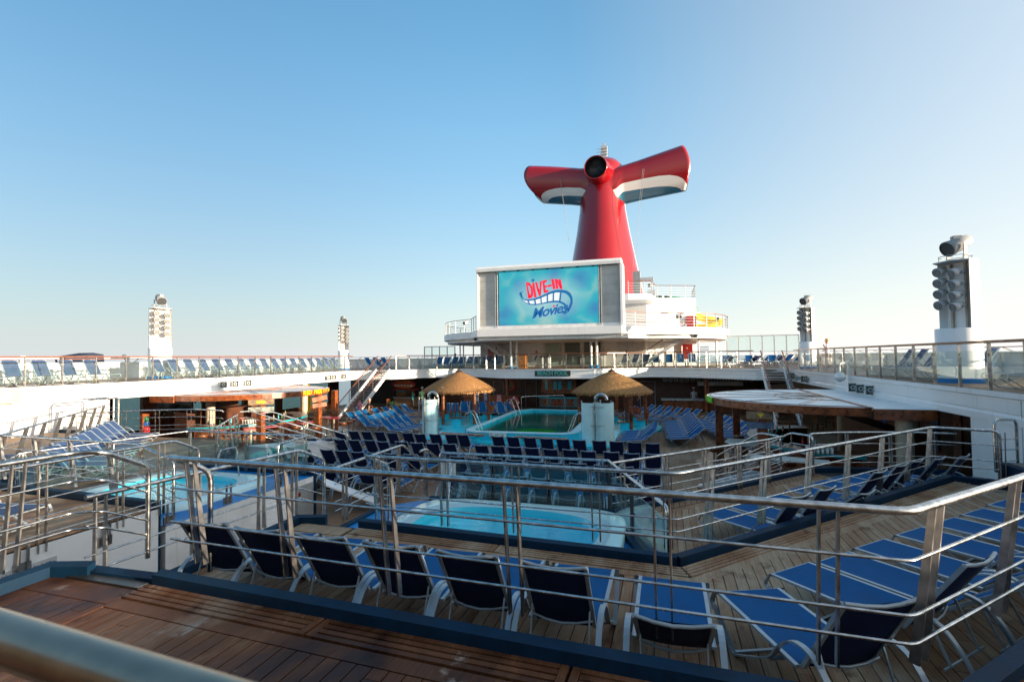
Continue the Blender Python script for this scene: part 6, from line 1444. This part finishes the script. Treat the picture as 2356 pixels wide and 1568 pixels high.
# ================================================================== the two bars
def canopy(label, cx, cy, s, r, zt, y0, y1, xw):
    """half-round bar roof; s=+1: the straight side is towards +X (starboard)"""
    t = thing('bar_roof', label, 'bar roof', (cx,cy,zt), 0)
    n = 30; arc = [(cx-s*r*math.cos(a), cy+r*math.sin(a)) for a in [-math.pi/2+math.pi*k/n for k in range(n+1)]]
    MB().prism(arc, zt-.06, zt).build('roof_panel', white, t)
    MB().prism([(cx,y0),(xw,y0+s*0-.0),(xw,y1),(cx,y1)], zt-.07, zt-.008).build('roof_plate', white, t)
    for k in range(n):
        a, b = arc[k], arc[k+1]; MB().bar((a[0],a[1],zt-.13),(b[0],b[1],zt-.13),.07,.25).build('fascia_board', wood, t)
    for (a, b) in (((cx,y0-.02),(xw,y0-.02)),((cx,y1),(xw,y1))): MB().bar((a[0],a[1],zt-.17),(b[0],b[1],zt-.17),.07,.30).build('fascia_board', wood, t)
    mb = MB(); mb.bar((cx-s*.06,y0,zt+.015),(cx-s*.06,y1,zt+.015),.12,.03); mb.build('ridge_board', wood, t)
    ring = [(cx-s*(r*.43)*math.cos(a), cy+r*.43*math.sin(a)) for a in [-math.pi/2+math.pi*k/16 for k in range(17)]]
    MB().tube([(x,y,zt+.004) for x,y in ring], .018, 5).build('ring_batten', woodl, t)
    for k in range(1,7):
        a = -math.pi/2+math.pi*k/7; p = (cx-s*r*.05*math.cos(a), cy+r*.05*math.sin(a)); q = (cx-s*r*.96*math.cos(a), cy+r*.96*math.sin(a)); d = Vector((-math.sin(a)*-s, math.cos(a),0)).normalized()*.07
        for sg_ in (-1,1): MB().bar((p[0]+d.x*sg_,p[1]+d.y*sg_,zt+.012),(q[0]+d.x*sg_,q[1]+d.y*sg_,zt+.008),.02,.008).build('batten', woodl if k % 2 else darkwood, t)
    MB().tube([(x*.985+cx*.015,cy+(y-cy)*.965,zt+.004) for x,y in arc], .018, 5).build('edge_batten', darkwood, t)
    return t
ZT = -1.60
canopy('white half-round bar roof with wooden rim in front of the right wall', 5.75, 21.2, 1, 4.12, ZT, 16.9, 25.5, XR-.01)
canopy('sunlit half-round bar roof with wooden rim at the left', -21.75, 21.8, -1, 4.15, ZT, 17.6, 26.0, XL+.01)
def barpost(label, x, y): 
    t = thing('bar_post', label, 'post', (x,y,ZL), 0, 'wooden posts of the bar roofs'); MB().box(x-.14,x+.14,y-.14,y+.14,ZL+.02,ZT-.22).build('post', wood, t); MB().box(x-.2,x+.2,y-.2,y+.2,ZL,ZL+.03).build('foot', steel, t)
barpost('wooden post at the tip of the right bar roof under the green sign', 2.05, 21.7); barpost('wooden post at the back of the right bar roof', 3.0, 24.3); barpost('wooden post at the front of the right bar roof with hanging signs', 3.05, 18.3)
barpost('wooden post at the front of the left bar roof with two board signs', -18.55, 19.45); barpost('wooden post under the name sign of the left bar', -17.85, 22.7); barpost('wooden post at the back of the left bar roof', -18.6, 25.1)
def column(label, x, y, r=.22, m=None, z0=ZL, z1=FB):
    t = thing('deck_column', label, 'column', (x,y,z0), 0, 'beige columns inside the bars'); MB().lathe([(r,z0),(r,z1)], (x,y,0), 18).build('shaft', m or beige, t); MB().lathe([(r+.04,z0),(r+.04,z0+.1)], (x,y,0), 18).build('foot', steel, t)
column('round beige column at the front of the left bar', -22.6, 20.3); column('round beige column at the back of the left bar', -23.3, 28.2); column('round beige column at the front of the right bar', 6.6, 17.2); column('round beige column in the middle of the right bar', 7.2, 24.5)
def bar(side, cx, cy, s, lab):
    t = thing('bar_counter', lab, 'bar counter', (cx,cy,ZL)); n = 20; r = 2.5
    def P(k, rr_): a = -math.pi/2+math.pi*k/n; return (cx-s*rr_*math.cos(a), cy+rr_*1.25*math.sin(a))
    for k in range(n):
        a, b = P(k,r), P(k+1,r); MB().add([(a[0],a[1],ZL),(b[0],b[1],ZL),(b[0],b[1],-3.2),(a[0],a[1],-3.2)],[(0,1,2,3)]).build('front_panel', wood, t)
    top = [P(k,r+.28) for k in range(n+1)]+[P(k,r-.35) for k in range(n,-1,-1)]; MB().prism(top, -3.2,-3.13).build('counter_top', railwood, t)
    MB().prism([(a,b) for a,b in [P(k,r+.285) for k in range(n+1)]+[P(k,r+.27) for k in range(n,-1,-1)]], -3.24,-3.14).build('teal_edge', tealband, t)
    MB().box(min(cx+s*1.2,cx+s*2.0),max(cx+s*1.2,cx+s*2.0),cy-2.5,cy+2.5,ZL,-2.6).build('back_shelf', darkwood, t)
    r3 = random.Random(3)
    for k in range(26):
        y = cy-2.2+k*.17; z = -2.2 if k % 2 else -3.13; x = cx+s*(1.6 if k % 2 else -.6-1.4*math.sin(math.pi*(k/26)))
        mt = [poster, green, redp, beige, turq, yellow][r3.randrange(6)]; MB().lathe([(.035,z),(.035,z+.16),(.014,z+.2),(.014,z+.26),(0,z+.26)], (x,y,0), 7).build('bottle', mt, t)
bar('L', -21.8, 21.8, -1, 'curved wooden counter of the left bar with a teal edge'); bar('R', 5.8, 21.2, 1, 'curved wooden counter of the right bar')
for i in range(14):
    a = R(200+i*10); 
cups = thing('cup_stack', 'rows of white plastic cups on the left bar counter', 'cups', (-19.6,20.8,-3.13)); 
for k in range(30): x = -19.75-.16*(k % 3)-.02*(k//3); y = 19.9+.17*(k//3); MB().lathe([(.035,-3.13),(.05,-2.96),(.045,-2.96)], (x,y,0), 8).build('cup', poster, cups)
cups = thing('cup_stack', 'cluster of pale cups on the right bar counter', 'cups', (4.5,18.5,-3.13))
for k in range(18): x = 4.3+.13*(k % 6); y = 17.9+.12*(k//6); MB().lathe([(.035,-3.13),(.045,-2.94),(.04,-2.94)], (x,y,0), 8).build('cup', poster, cups)
def framed(label, p, nrm, w, h):
    t = thing('framed_mirror', label, 'mirror', tuple(p)); M = face_frame(p, Vector(nrm).cross(Vector((0,0,1)))*-1, nrm)
    MB().box(-w/2,w/2,-h/2,h/2,0,.03).xf(M).build('frame', woodl, t); MB().box(-w/2+.12,w/2-.12,-h/2+.12,h/2-.12,.03,.035).xf(M).build('mirror_glass', paint('mirror',(.35,.34,.28),.15,.6,var=.3,scale=2), t)
framed('wood-framed mirror on the back of the left bar', Vector((-25.9,20.6,-2.45)), (1,-.25,0), 2.6, 1.15)
MB().box(-26.2,-26.0,19.3,22.0,ZL,FB).build('bar_partition', wood, kind='structure'); MB().box(-26.3,-26.1,23.0,25.5,ZL,FB).build('bar_partition', darkwood, kind='structure')
MB().box(9.6,9.8,15.3,34,ZL,FB).build('bar_partition', darkwood, kind='structure')
for k in range(12): y = 16.2+k*1.5; MB().box(9.56,9.6,y,y+.5,ZL+.6,-2.0).build('shelf_panel', [wood, bluep, darkgrey][k % 3], kind='structure')
sf = thing('surfboard', 'yellow surfboard standing at the back of the left bar', 'surfboard', (-24.5,32.0,ZL)); c = Vector((-25.2,31.0,-2.9)); MB().add([c+Vector((.0,.28*math.cos(a),1.05*math.sin(a))) for a in [2*math.pi*k/22 for k in range(22)]],[tuple(range(22))]).add([c+Vector((-.05,.28*math.cos(a),1.05*math.sin(a))) for a in [2*math.pi*k/22 for k in range(22)]],[tuple(range(21,-1,-1))]).build('board', yellow, sf); MB().add([c+Vector((.004,.05,-1)),c+Vector((.004,.09,-1)),c+Vector((.004,.09,1)),c+Vector((.004,.05,1))],[(0,1,2,3)]).build('stripe', redp, sf)
pf = thing('produce_stand', 'small stand with pineapple and red cups at the left bar end', 'stand', (-22.3,16.9,ZL)); p = Vector((-21.6,16.2,0)); MB().box(p.x-.15,p.x+.15,p.y-.15,p.y+.15,ZL,-3.1).build('pillar', woodl, pf); MB().lathe([(.1,-3.1),(.14,-3.0),(.14,-2.86),(.08,-2.8)], (p.x,p.y,0), 10).build('red_pot', redp, pf); MB().lathe([(.09,-2.8),(.12,-2.7),(.1,-2.6)], (p.x,p.y,0), 10).build('blue_pot', bluep, pf); MB().lathe([(.07,-2.6),(.1,-2.5),(.02,-2.35)], (p.x,p.y,0), 8).build('pineapple', green, pf)
# signs on the bar posts
def signboard(label, cat, c, xd, w, h, m, txt, mt, tilt=0):
    t = thing('board_sign', label, 'sign', tuple(c)); xd = Vector(xd).normalized(); nrm = xd.cross(Vector((0,0,1))); M = face_frame(c, xd, nrm) @ Matrix.Rotation(tilt,4,'Z')
    MB().box(-w/2,w/2,-h/2,h/2,-.03,.0).xf(M).build('board', m, t)
    if txt: text_mb(txt, h*.72, .004, bold=.004).xf(M @ Matrix.Translation((0,0,.004))).build('lettering', mt, t)
rustic = paint('rustic_board',(.30,.20,.12),.6,var=.2,scale=8); rusticg = paint('rustic_pale',(.35,.38,.33),.6,var=.25,scale=7)
nx = Vector((.8,.6,0))
signboard('upper rustic board on the front post of the left bar', 's', Vector((-18.3,19.2,-1.98)), (.80,.60,0), 1.1, .26, rustic, 'BEER', yellow); signboard('lower pale green board on the front post of the left bar', 's', Vector((-18.3,19.2,-2.32)), (.8,.6,0), 1.1, .22, rusticg, '', ink)
signboard('upper tilted arrow board under the left bar name sign', 's', Vector((-17.6,22.5,-2.08)), (.8,.6,0), .75, .25, paint('salmon_board',(.50,.22,.13),.5,var=.2), '', ink, R(12)); signboard('lower tilted arrow board under the left bar name sign', 's', Vector((-17.6,22.5,-2.42)), (.8,.6,0), .7, .22, paint('salmon_board2',(.50,.24,.15),.5,var=.2), '', ink, R(8))
signboard('upper board with a yellow triangle on the front post of the right bar', 's', Vector((2.95,18.1,-2.0)), (1,-.1,0), .8, .24, rustic, '', ink); signboard('lower blue-grey board on the front post of the right bar', 's', Vector((2.95,18.1,-2.33)), (1,-.1,0), .8, .2, paint('blue_board',(.10,.15,.24),.6,var=.2), '', ink)
MB().add([(2.85,17.96,-1.93),(3.05,17.94,-1.93),(2.95,17.95,-2.06)],[(0,2,1)]).build('yellow_triangle_mark', yellow, label='yellow triangle painted on the board sign of the right bar', cat='mark')
ns = thing('bar_name_sign', 'yellow lettered name sign on the rim of the left bar roof', 'sign', (-17.7,22.5,ZT)); 
def rimtext(cx, cy, s, r, txt, a0, size, m, parent, step):
    for i, ch in enumerate(txt):
        a = a0+i*step
        if ch == ' ': continue
        p = Vector((cx-s*(r+.06)*math.cos(a), cy+(r+.06)*math.sin(a), ZT-.10)); n_ = Vector((-s*math.cos(a), math.sin(a), 0)); xd_ = Vector((0,0,1)).cross(n_)
        text_mb(ch, size, .012, bold=.006).xf(face_frame(p, xd_, n_)).build('letter', m, parent)
rimtext(-21.75,21.8,-1,4.15,'RED FROG',R(-7),.30,yellow,ns,R(2.6)); rimtext(-21.75,21.8,-1,4.15,'RUM BAR',R(16),.24,paint('gold_letters',(.45,.30,.03),.4),ns,R(2.9))
gs = thing('green_name_sign', 'bright lime green lettered sign at the tip of the right bar roof', 'sign', (1.6,20.4,ZT))
for i, ch in enumerate('BLUE IGUANA'):
    a = R(3-i*1.6); p = Vector((5.75-(4.18)*math.cos(a), 21.2+4.18*math.sin(a), ZT-.10)); n_ = Vector((-math.cos(a), math.sin(a), 0))
    if ch != ' ': MB().box(-.05,.05,-.10,.10,0,.03).xf(face_frame(p, Vector((0,0,1)).cross(n_), n_)).build('letter_block', lime, gs)
# stools and tables
def stool_proto():
    t = thing('bar_stool', 'x', 'bar stool', (0,0,0), 0, 'bar stools around the two bars'); MB().lathe([(.20,.0),(.20,.02),(.04,.03)], (0,0,0), 16).build('foot_plate', steel, t); MB().lathe([(.035,.02),(.035,.62)], (0,0,0), 10).build('stem', steel, t)
    MB().lathe([(.10,.62),(.19,.66),(.22,.78),(.21,.80)], (0,0,0), 16).build('seat', wood, t); MB().lathe([(.0,.81),(.19,.80),(.21,.78)][::-1], (0,0,0), 16).build('cushion', beige if False else rustic, t); MB().lathe([(.13,.25),(.15,.25),(.15,.27)], (0,0,0), 14).build('foot_ring', steel, t); return t
SP_ = stool_proto(); sf_ = [True]
def stool(x, y, lab):
    o = SP_ if sf_[0] else copy_tree(SP_); sf_[0] = False; o.location = (x,y,ZL); o['label'] = lab
for i in range(9):
    a = R(-70+i*17); stool(-21.8+3.35*math.cos(a), 21.8+3.9*math.sin(a), 'stool at the left bar counter, '+ordinal(i+1)+' from its front end')
    stool(5.8-3.35*math.cos(a), 21.2+3.9*math.sin(a), 'stool at the right bar counter, '+ordinal(i+1)+' from its front end')
for i, (x, y) in enumerate(((-17.5,20.6),(-17.2,21.6),(-17.0,24.2),(-17.3,25.0),(-19.2,18.6),(-18.4,20.3),(-16.9,23.5))): stool(x, y, 'stool at the red tables of the left bar, '+ordinal(i+1)+' from front left')
for i, (x, y) in enumerate(((1.9,17.9),(2.3,18.9),(1.7,20.2),(2.5,16.9),(3.4,16.2),(4.2,15.9))): stool(x, y, 'wooden stool standing outside the right bar, '+ordinal(i+1)+' of six')
def table(label, pts, z, m, legs, braces=True, edge=None):
    t = thing('bar_table', label, 'table', (pts[0][0],pts[0][1],ZL)); MB().prism(pts, z-.05, z, 0).build('table_top', m, t)
    for (x, y) in legs: MB().lathe([(.06,ZL),(.06,z-.05)], (x,y,0), 12).build('leg', beige if m is redseat else steel, t); MB().lathe([(.2,ZL),(.2,ZL+.02)], (x,y,0), 12).build('foot', steel, t)
    if braces and len(legs) > 1:
        for (a, b) in zip(legs[:-1], legs[1:]): MB().tube([(a[0],a[1],ZL+.1),(b[0],b[1],z-.12)],.012,5).tube([(a[0],a[1],z-.12),(b[0],b[1],ZL+.1)],.012,5).build('brace', steel, t)
table('long red drinks table in front of the left bar', [(-19.3,19.1),(-19.0,18.9),(-17.9,20.6),(-17.5,21.9),(-17.8,22.1),(-18.3,21.0)], -3.22, redseat, [(-18.95,19.25),(-18.25,20.55),(-17.75,21.7)])
table('short red drinks table beside the sign post of the left bar', [(-18.4,23.4),(-17.5,23.0),(-17.1,23.3),(-17.3,23.8),(-18.3,24.0)], -3.18, redseat, [(-17.9,23.5),(-17.4,23.4)], False)
table('pale curved drinks table by the right bar, left one', [(2.1,20.3),(2.5,19.5),(3.1,19.6),(3.3,20.3),(2.9,20.9),(2.3,20.9)], -3.22, poster, [(2.7,20.2)], False)
table('pale blue-edged drinks table by the right bar, right one', [(2.5,17.3),(3.4,17.0),(4.6,16.9),(4.7,17.3),(3.6,17.7),(2.6,17.8)], -3.22, poster, [(2.8,17.5),(4.3,17.2)], False)
# kiosk in front of the right bar
ko = thing('glass_top_kiosk', 'low orange wood kiosk with a glass top beside the right railing', 'kiosk', (1.9,15.4,ZL)); K1, K2 = Vector((.75,13.9,0)), Vector((2.35,16.0,0)); dk = (K2-K1).normalized(); nk = Vector((dk.y,-dk.x,0))
mb = MB(); pts = [K1,K2,K2+nk*1.2,K1+nk*1.2]; MB().prism([(p.x,p.y) for p in pts], ZL, -3.42).build('body', woodl, ko); MB().prism([(p.x,p.y) for p in pts], -3.42, -3.36).build('top_frame', greyl, ko)
for k in range(2): a = K1+dk*(.1+1.3*k)+nk*.1; b = a+dk*1.15; c_ = b+nk*1.0; d_ = a+nk*1.0; MB().prism([(p.x,p.y) for p in (a,b,c_,d_)], -3.36, -3.35).build('glass_lid', paint('lid_glass',(.25,.30,.33),.06,spec=1), ko)
# dining chairs deep in the shade
def chair_proto():
    t = thing('dining_chair', 'x', 'chair', (0,0,0), 0, 'wooden chairs in the shaded dining area'); MB().box(-.2,.2,-.2,.2,.42,.46).build('seat', wood, t)
    for x, y in ((-.18,-.18),(.18,-.18),(-.18,.18),(.18,.18)): MB().box(x-.02,x+.02,y-.02,y+.02,0,.42 if y < 0 else .9).build('leg', wood, t)
    for k in range(3): MB().box(-.18,.18,.17,.19,.58+k*.12,.65+k*.12).build('back_slat', wood, t)
    return t
CH = chair_proto(); cf_ = [True]
for i, (x, y, a) in enumerate(((8.6,29.5,1),(7.9,31.0,2),(8.9,32.5,3),(7.8,34.5,.5),(-23.8,31.5,1),(-24.8,33.0,2),(-23.0,35.5,3),(-22.0,37.0,1.3),(-20.6,37.5,2.2),(8.5,27.5,4))):
    o = CH if cf_[0] else copy_tree(CH); cf_[0] = False; o.location = (x,y,ZL); o.rotation_euler = (0,0,a); o['label'] = 'slat-back wooden chair in the shade, '+('starboard' if x > 0 else 'port')+' side, '+ordinal(i+1)+' one'
# potted palm behind the left stairs
pp = thing('potted_palm', 'dark green palm in the shade right of the left staircase', 'plant', (-18.6,32.5,ZL)); MB().lathe([(.25,ZL),(.3,ZL+.4)], (-20.0,33.9,0), 12).build('pot', grey, pp); mb = MB(); r4 = random.Random(5)
for k in range(26):
    a = r4.uniform(0,6.28); l = r4.uniform(.4,.75); b = Vector((-20.0,33.9,ZL+.4)); d = Vector((math.cos(a),math.sin(a),0)); P = [b, b+d*l*.4+Vector((0,0,l*.8)), b+d*l+Vector((0,0,l*.5))]; s = Vector((-d.y,d.x,0))*.06
    mb.add([P[0]-s*.3,P[0]+s*.3,P[1]+s,P[1]-s],[(0,1,2,3)]).add([P[1]-s,P[1]+s,P[2]],[(0,1,2)])
mb.build('fronds', dgreen, pp)

# ================================================================== people
def person(label, x, y, z, rz, h, top, trousers, skinm, hairm, pose='stand', hat=None, hold=None, bare_arms=True, legs_bare=False):
    """one continuous skinned body; hair, hat and held things are children"""
    J = {'pelvis':(0,0,.52),'chest':(0,.0,.72),'neck':(0,.0,.83),'head0':(0,.01,.88),'head1':(0,.015,.955),
         'hipL':(.055,0,.49),'kneeL':(.06,.02,.27),'ankL':(.06,-.01,.035),'toeL':(.065,.07,.018),'hipR':(-.055,0,.49),'kneeR':(-.06,.0,.27),'ankR':(-.06,-.03,.035),'toeR':(-.065,.05,.018),
         'shL':(.105,0,.80),'elL':(.135,.0,.64),'haL':(.13,.07,.50),'shR':(-.105,0,.80),'elR':(-.135,.0,.64),'haR':(-.13,.06,.50)}
    if pose == 'carry': J.update(elL=(.13,.05,.66), haL=(.0,.13,.64), elR=(-.15,.0,.64), haR=(-.16,.02,.50))
    if pose == 'walk': J.update(kneeL=(.06,.09,.28),ankL=(.06,.06,.04),toeL=(.065,.14,.02),kneeR=(-.06,-.02,.27),ankR=(-.06,-.14,.06),toeR=(-.06,-.07,.02),haL=(.15,-.05,.50),haR=(-.15,.10,.54))
    if pose == 'sit': J.update(pelvis=(0,0,.27),chest=(0,-.03,.46),neck=(0,-.03,.57),head0=(0,-.01,.62),head1=(0,0,.70),hipL=(.05,.02,.26),kneeL=(.07,.24,.28),ankL=(.07,.26,.04),toeL=(.07,.33,.02),hipR=(-.05,.02,.26),kneeR=(-.07,.24,.28),ankR=(-.07,.26,.04),toeR=(-.07,.33,.02),
        shL=(.10,-.03,.54),elL=(.13,.05,.40),haL=(.06,.17,.42),shR=(-.10,-.03,.54),elR=(-.13,.05,.40),haR=(-.06,.17,.42))
    if pose == 'lean': J.update(elL=(.12,.08,.70), haL=(.05,.12,.84), elR=(-.13,.03,.64), haR=(-.08,.14,.60))
    rad = dict(pelvis=.075,chest=.082,neck=.034,head0=.046,head1=.058,hipL=.055,kneeL=.034,ankL=.022,toeL=.018,hipR=.055,kneeR=.034,ankR=.022,toeR=.018,shL=.036,elL=.025,haL=.017,shR=.036,elR=.025,haR=.017)
    E = [('pelvis','chest'),('chest','neck'),('neck','head0'),('head0','head1'),('pelvis','hipL'),('hipL','kneeL'),('kneeL','ankL'),('ankL','toeL'),('pelvis','hipR'),('hipR','kneeR'),('kneeR','ankR'),('ankR','toeR'),('chest','shL'),('shL','elL'),('elL','haL'),('chest','shR'),('shR','elR'),('elR','haR')]
    K = list(J); me = bpy.data.meshes.new('b'); me.from_pydata([tuple(c*h for c in J[k]) for k in K], [(K.index(a),K.index(b)) for a,b in E], [])
    o = bpy.data.objects.new('b', me); COL.objects.link(o); md = o.modifiers.new('s','SKIN'); 
    for i, k in enumerate(K):
        sv = me.skin_vertices[0].data[i]; sv.radius = (rad[k]*h, rad[k]*h*(.72 if k in ('pelvis','chest') else 1)); sv.use_root = (k == 'pelvis')
    ss = o.modifiers.new('u','SUBSURF'); ss.levels = 1; ss.render_levels = 1
    dg = bpy.context.evaluated_depsgraph_get(); em_ = o.evaluated_get(dg).to_mesh(); V = [v.co.copy() for v in em_.vertices]; F = [tuple(p.vertices) for p in em_.polygons]; o.evaluated_get(dg).to_mesh_clear(); bpy.data.objects.remove(o); bpy.data.meshes.remove(me)
    t = thing('person', label, 'person', (x,y,z), rz)
    mb = MB(); hipz = J['pelvis'][2]*h; shz = J['shL'][2]*h
    mb.v = [tuple(v) for v in V]
    for f in F:
        c = sum((V[i] for i in f), Vector())/len(f)
        if c.z > shz+.045*h: m_ = 0
        elif abs(c.x) > .118*h and c.z < shz-.06*h and c.z > .30*h and not (pose == 'sit' and c.z < .3*h): m_ = 0
        elif pose in ('carry','sit','lean') and c.y > .09*h and c.z > hipz+.08*h: m_ = 0
        elif c.z > hipz-.005*h or (pose == 'sit' and c.y < .05*h): m_ = 1
        elif c.z > (.24*h if legs_bare else .04*h) or (pose == 'sit' and c.z > .2*h): m_ = 2
        elif c.z < .035*h: m_ = 3
        else: m_ = 0
        mb.f.append(f); mb.m.append(m_); mb.sm.append(True)
    b = bpy.data.objects.new('body', mb.mesh('body', [skinm, top, trousers, darkgrey])); link(b, t)
    hc = Vector(J['head1'])*h
    def child(mb_, nm, m): q_ = bpy.data.objects.new(nm, mb_.mesh(nm, m)); link(q_, t)
    if hairm: child(MB().lathe([(.0,.072*h),(.04*h,.062*h),(.061*h,.03*h),(.064*h,-.005*h),(.052*h,-.02*h)], hc+Vector((0,-.012*h,0)), 14), 'hair', hairm)
    child(MB().add([hc+Vector((0,.075*h,-.01*h)),hc+Vector((-.008*h,.058*h,-.02*h)),hc+Vector((.008*h,.058*h,-.02*h)),hc+Vector((0,.055*h,.008*h))],[(0,1,2),(0,3,1),(0,2,3)]), 'nose', skinm)
    if hat: child(MB().lathe([(0,.078*h),(.05*h,.065*h),(.066*h,.025*h),(.066*h,.02*h)], hc+Vector((0,-.005*h,0)), 14).add([hc+Vector((-.04*h,.05*h,.03*h)),hc+Vector((.04*h,.05*h,.03*h)),hc+Vector((.03*h,.10*h,.022*h)),hc+Vector((-.03*h,.10*h,.022*h))],[(0,1,2,3)]), 'cap', hat)
    if hold == 'towel': child(MB().lathe([(.02,-.12),(.07,-.10),(.08,.0),(.06,.12),(.02,.13)], Vector((.02*h,.14*h,.60*h)), 10, axis=(1,.2,.2)), 'towel', bluep)
    return t
pinkc = paint('pink_shirt',(.72,.26,.33),.7); skirt = paint('denim_skirt',(.05,.13,.30),.7); blackc = paint('black_shirt',(.012,.012,.015),.7); limec = paint('pale_green_shirt',(.42,.80,.42),.7); tealc = paint('teal_shirt',(.03,.40,.38),.7)
hairb = paint('hair_dark',(.03,.018,.012),.6); hairg = paint('hair_grey',(.28,.24,.22),.6); shirtw = paint('white_shirt',(.62,.60,.66),.7); shirtb = paint('blue_shirt',(.05,.22,.45),.7); redc = paint('red_shirt',(.45,.05,.05),.7); trs = paint('dark_trousers',(.03,.035,.05),.7); hairl = paint('hair_blond',(.42,.25,.10),.6)
pw_ = atY(828,914,29.2); person('woman in pink shirt and blue skirt holding a towel by the left stairs', pw_.x, 29.2, ZL, R(150), 1.62, pinkc, skirt, skin1, hairb, 'carry', hold='towel', legs_bare=True)
pm_ = atY(849,924,27.9); person('grey-haired man in a black tank top walking between the blue loungers', pm_.x, 27.9, ZL, R(-60), 1.72, blackc, blackc, skin2, hairg, 'walk', legs_bare=True)
pm_ = atY(971,902,38.0); person('man in a pale green shirt and white cap behind the left shower', pm_.x, 38.0, ZL, R(20), 1.8, limec, trs, skin1, None, 'stand', hat=poster)
pm_ = atY(949,908,38.0); person('boy in a teal shirt standing at the toppings counter', pm_.x, 38.0, ZL, R(-50), 1.55, tealc, trs, skin1, hairb, 'lean')
pm_ = atX(1903,793,9.6); person('fair-haired person in a white shirt leaning at the starboard upper deck', 9.6, pm_.y, ZU, R(70), 1.78, shirtw, grey, skin1, hairl, 'lean')
pm_ = atY(1442,808,41.5); person('man in a blue shirt seated on the upper deck below the louvred vent', pm_.x, 41.5, ZU, R(180), 1.75, shirtb, trs, skin1, hairb, 'sit')
pm_ = atY(1047,826,42.0); person('person in a red shirt sitting among the upper deck loungers at left', pm_.x, 42.0, ZU, R(150), 1.7, redc, trs, skin2, hairb, 'sit')
person('cook in white standing behind the buffet counter', 2.1, 40.9, ZL, R(180), 1.75, shirtw, trs, skin1, None, 'stand', hat=poster)
person('person in dark clothes walking past the right hut in the shade', -1.9, 38.6, ZL, R(100), 1.72, blackc, trs, skin1, hairb, 'walk')

# ================================================================== upper deck loungers and furniture
def up(x, y, ang, lab, proto=None): lounger(proto or LG, x, y, ZU, R(ang), lab)
for i in range(5): up(-23.6, 12.2+i*.98, -93, 'grey-blue upper deck lounger near the left edge, '+ordinal(i+1)+' from the left')
for i in range(17): up(-23.65, 19.3+i*.9, -90, 'blue lounger behind the port glass rail, '+ordinal(i+1)+' right of the first mast', LG)
for i in range(3): up(-23.0+i*.3, 37.2+i*.8, -100, 'blue lounger right of the farther port mast, '+ordinal(i+1)+' from it', LU)
for i in range(13): up(7.75, 9.2+i*1.02+(1.9 if i > 6 else 0), 90, 'blue lounger behind the starboard glass rail, '+ordinal(i+1)+' from the near end', LG)
for i in range(9): up(-19.6+i*.75, 40.2+(.0 if i < 4 else -.0), 180+rnd.uniform(-4,4), 'blue lounger in the front aft row upstairs, '+ordinal(i+1)+' from the left stairs', LU)
for i in range(8): up(-20.5+i*.8, 43.0, 160+rnd.uniform(-8,8), 'blue lounger in the second aft row upstairs, '+ordinal(i+1)+' from the left', LU)
for i in range(4): up(-14.6+i*.9, 41.2, 120, 'blue lounger under the left screen deck stairs, '+ordinal(i+1)+' from the left', LU)
for i in range(5): up(-3.7+i*.82, 39.9+(.25 if i > 2 else 0), 190 if i > 2 else 150, 'blue lounger below the louvred vent, '+ordinal(i+1)+' from the columns', LU)
for i in range(3): up(.35+i*.85, 39.8, 180, 'blue lounger facing straight out, '+ordinal(i+1)+' of three right of the vent', LU)
for i in range(6): up(3.6+i*.8, 40.0-.0*i, 175 if i % 2 else 40, 'dark lounger on the aft right upper deck corner, '+ordinal(i+1)+' from the left', LM)
for i in range(6): up(5.5+i*.75, 44.0, 130, 'dark lounger before the right wind screen, '+ordinal(i+1)+' from the left', LM)
st = thing('stacked_loungers', 'tall stack of folded lounger frames beside the right columns', 'stack of loungers', (3.05,43.6,ZU))
for k in range(12): MB().bar((2.75,43.6,ZU+.1+k*.13),(3.45,43.6,ZU+.14+k*.13),.9,.035).build('lounger_frame', navy if k % 2 else alu, st)
for x, lab in ((-10.95,'wooden podium box right of the left columns'),): t = thing('wooden_podium', lab, 'podium', (x,38.6,ZU)); MB().box(x-.32,x+.32,38.4,39.0,ZU,ZU+1.05).build('body', woodl, t); MB().box(x-.36,x+.36,38.35,39.05,ZU+1.05,ZU+1.09).build('top', wood, t)
for x, lab in ((-9.5,'left grey bin before the glass doors'),(-9.0,'right grey bin before the glass doors')): t = thing('litter_bin', lab, 'bin', (x,39.6,ZU)); MB().lathe([(.2,ZU),(.2,ZU+.85)],(x,39.6,0),16).build('drum', greyl, t); MB().lathe([(.22,ZU+.85),(.22,ZU+.97),(.05,ZU+1.0)],(x,39.6,0),16).build('lid', darkgrey, t)
t = thing('life_ring', 'orange life ring on the port bulwark between masts and stairs', 'life ring', (-25,38,-.4)); c = atX(731+0*0+0,0,1) if False else Vector((-24.0,39.0,-.35)); MB().tube([c+Vector((.2*math.cos(a),.2*math.sin(a)*.5,.27*math.sin(a))) for a in [2*math.pi*k/16 for k in range(16)]], .07, 8, closed=True).build('ring', redp, t)
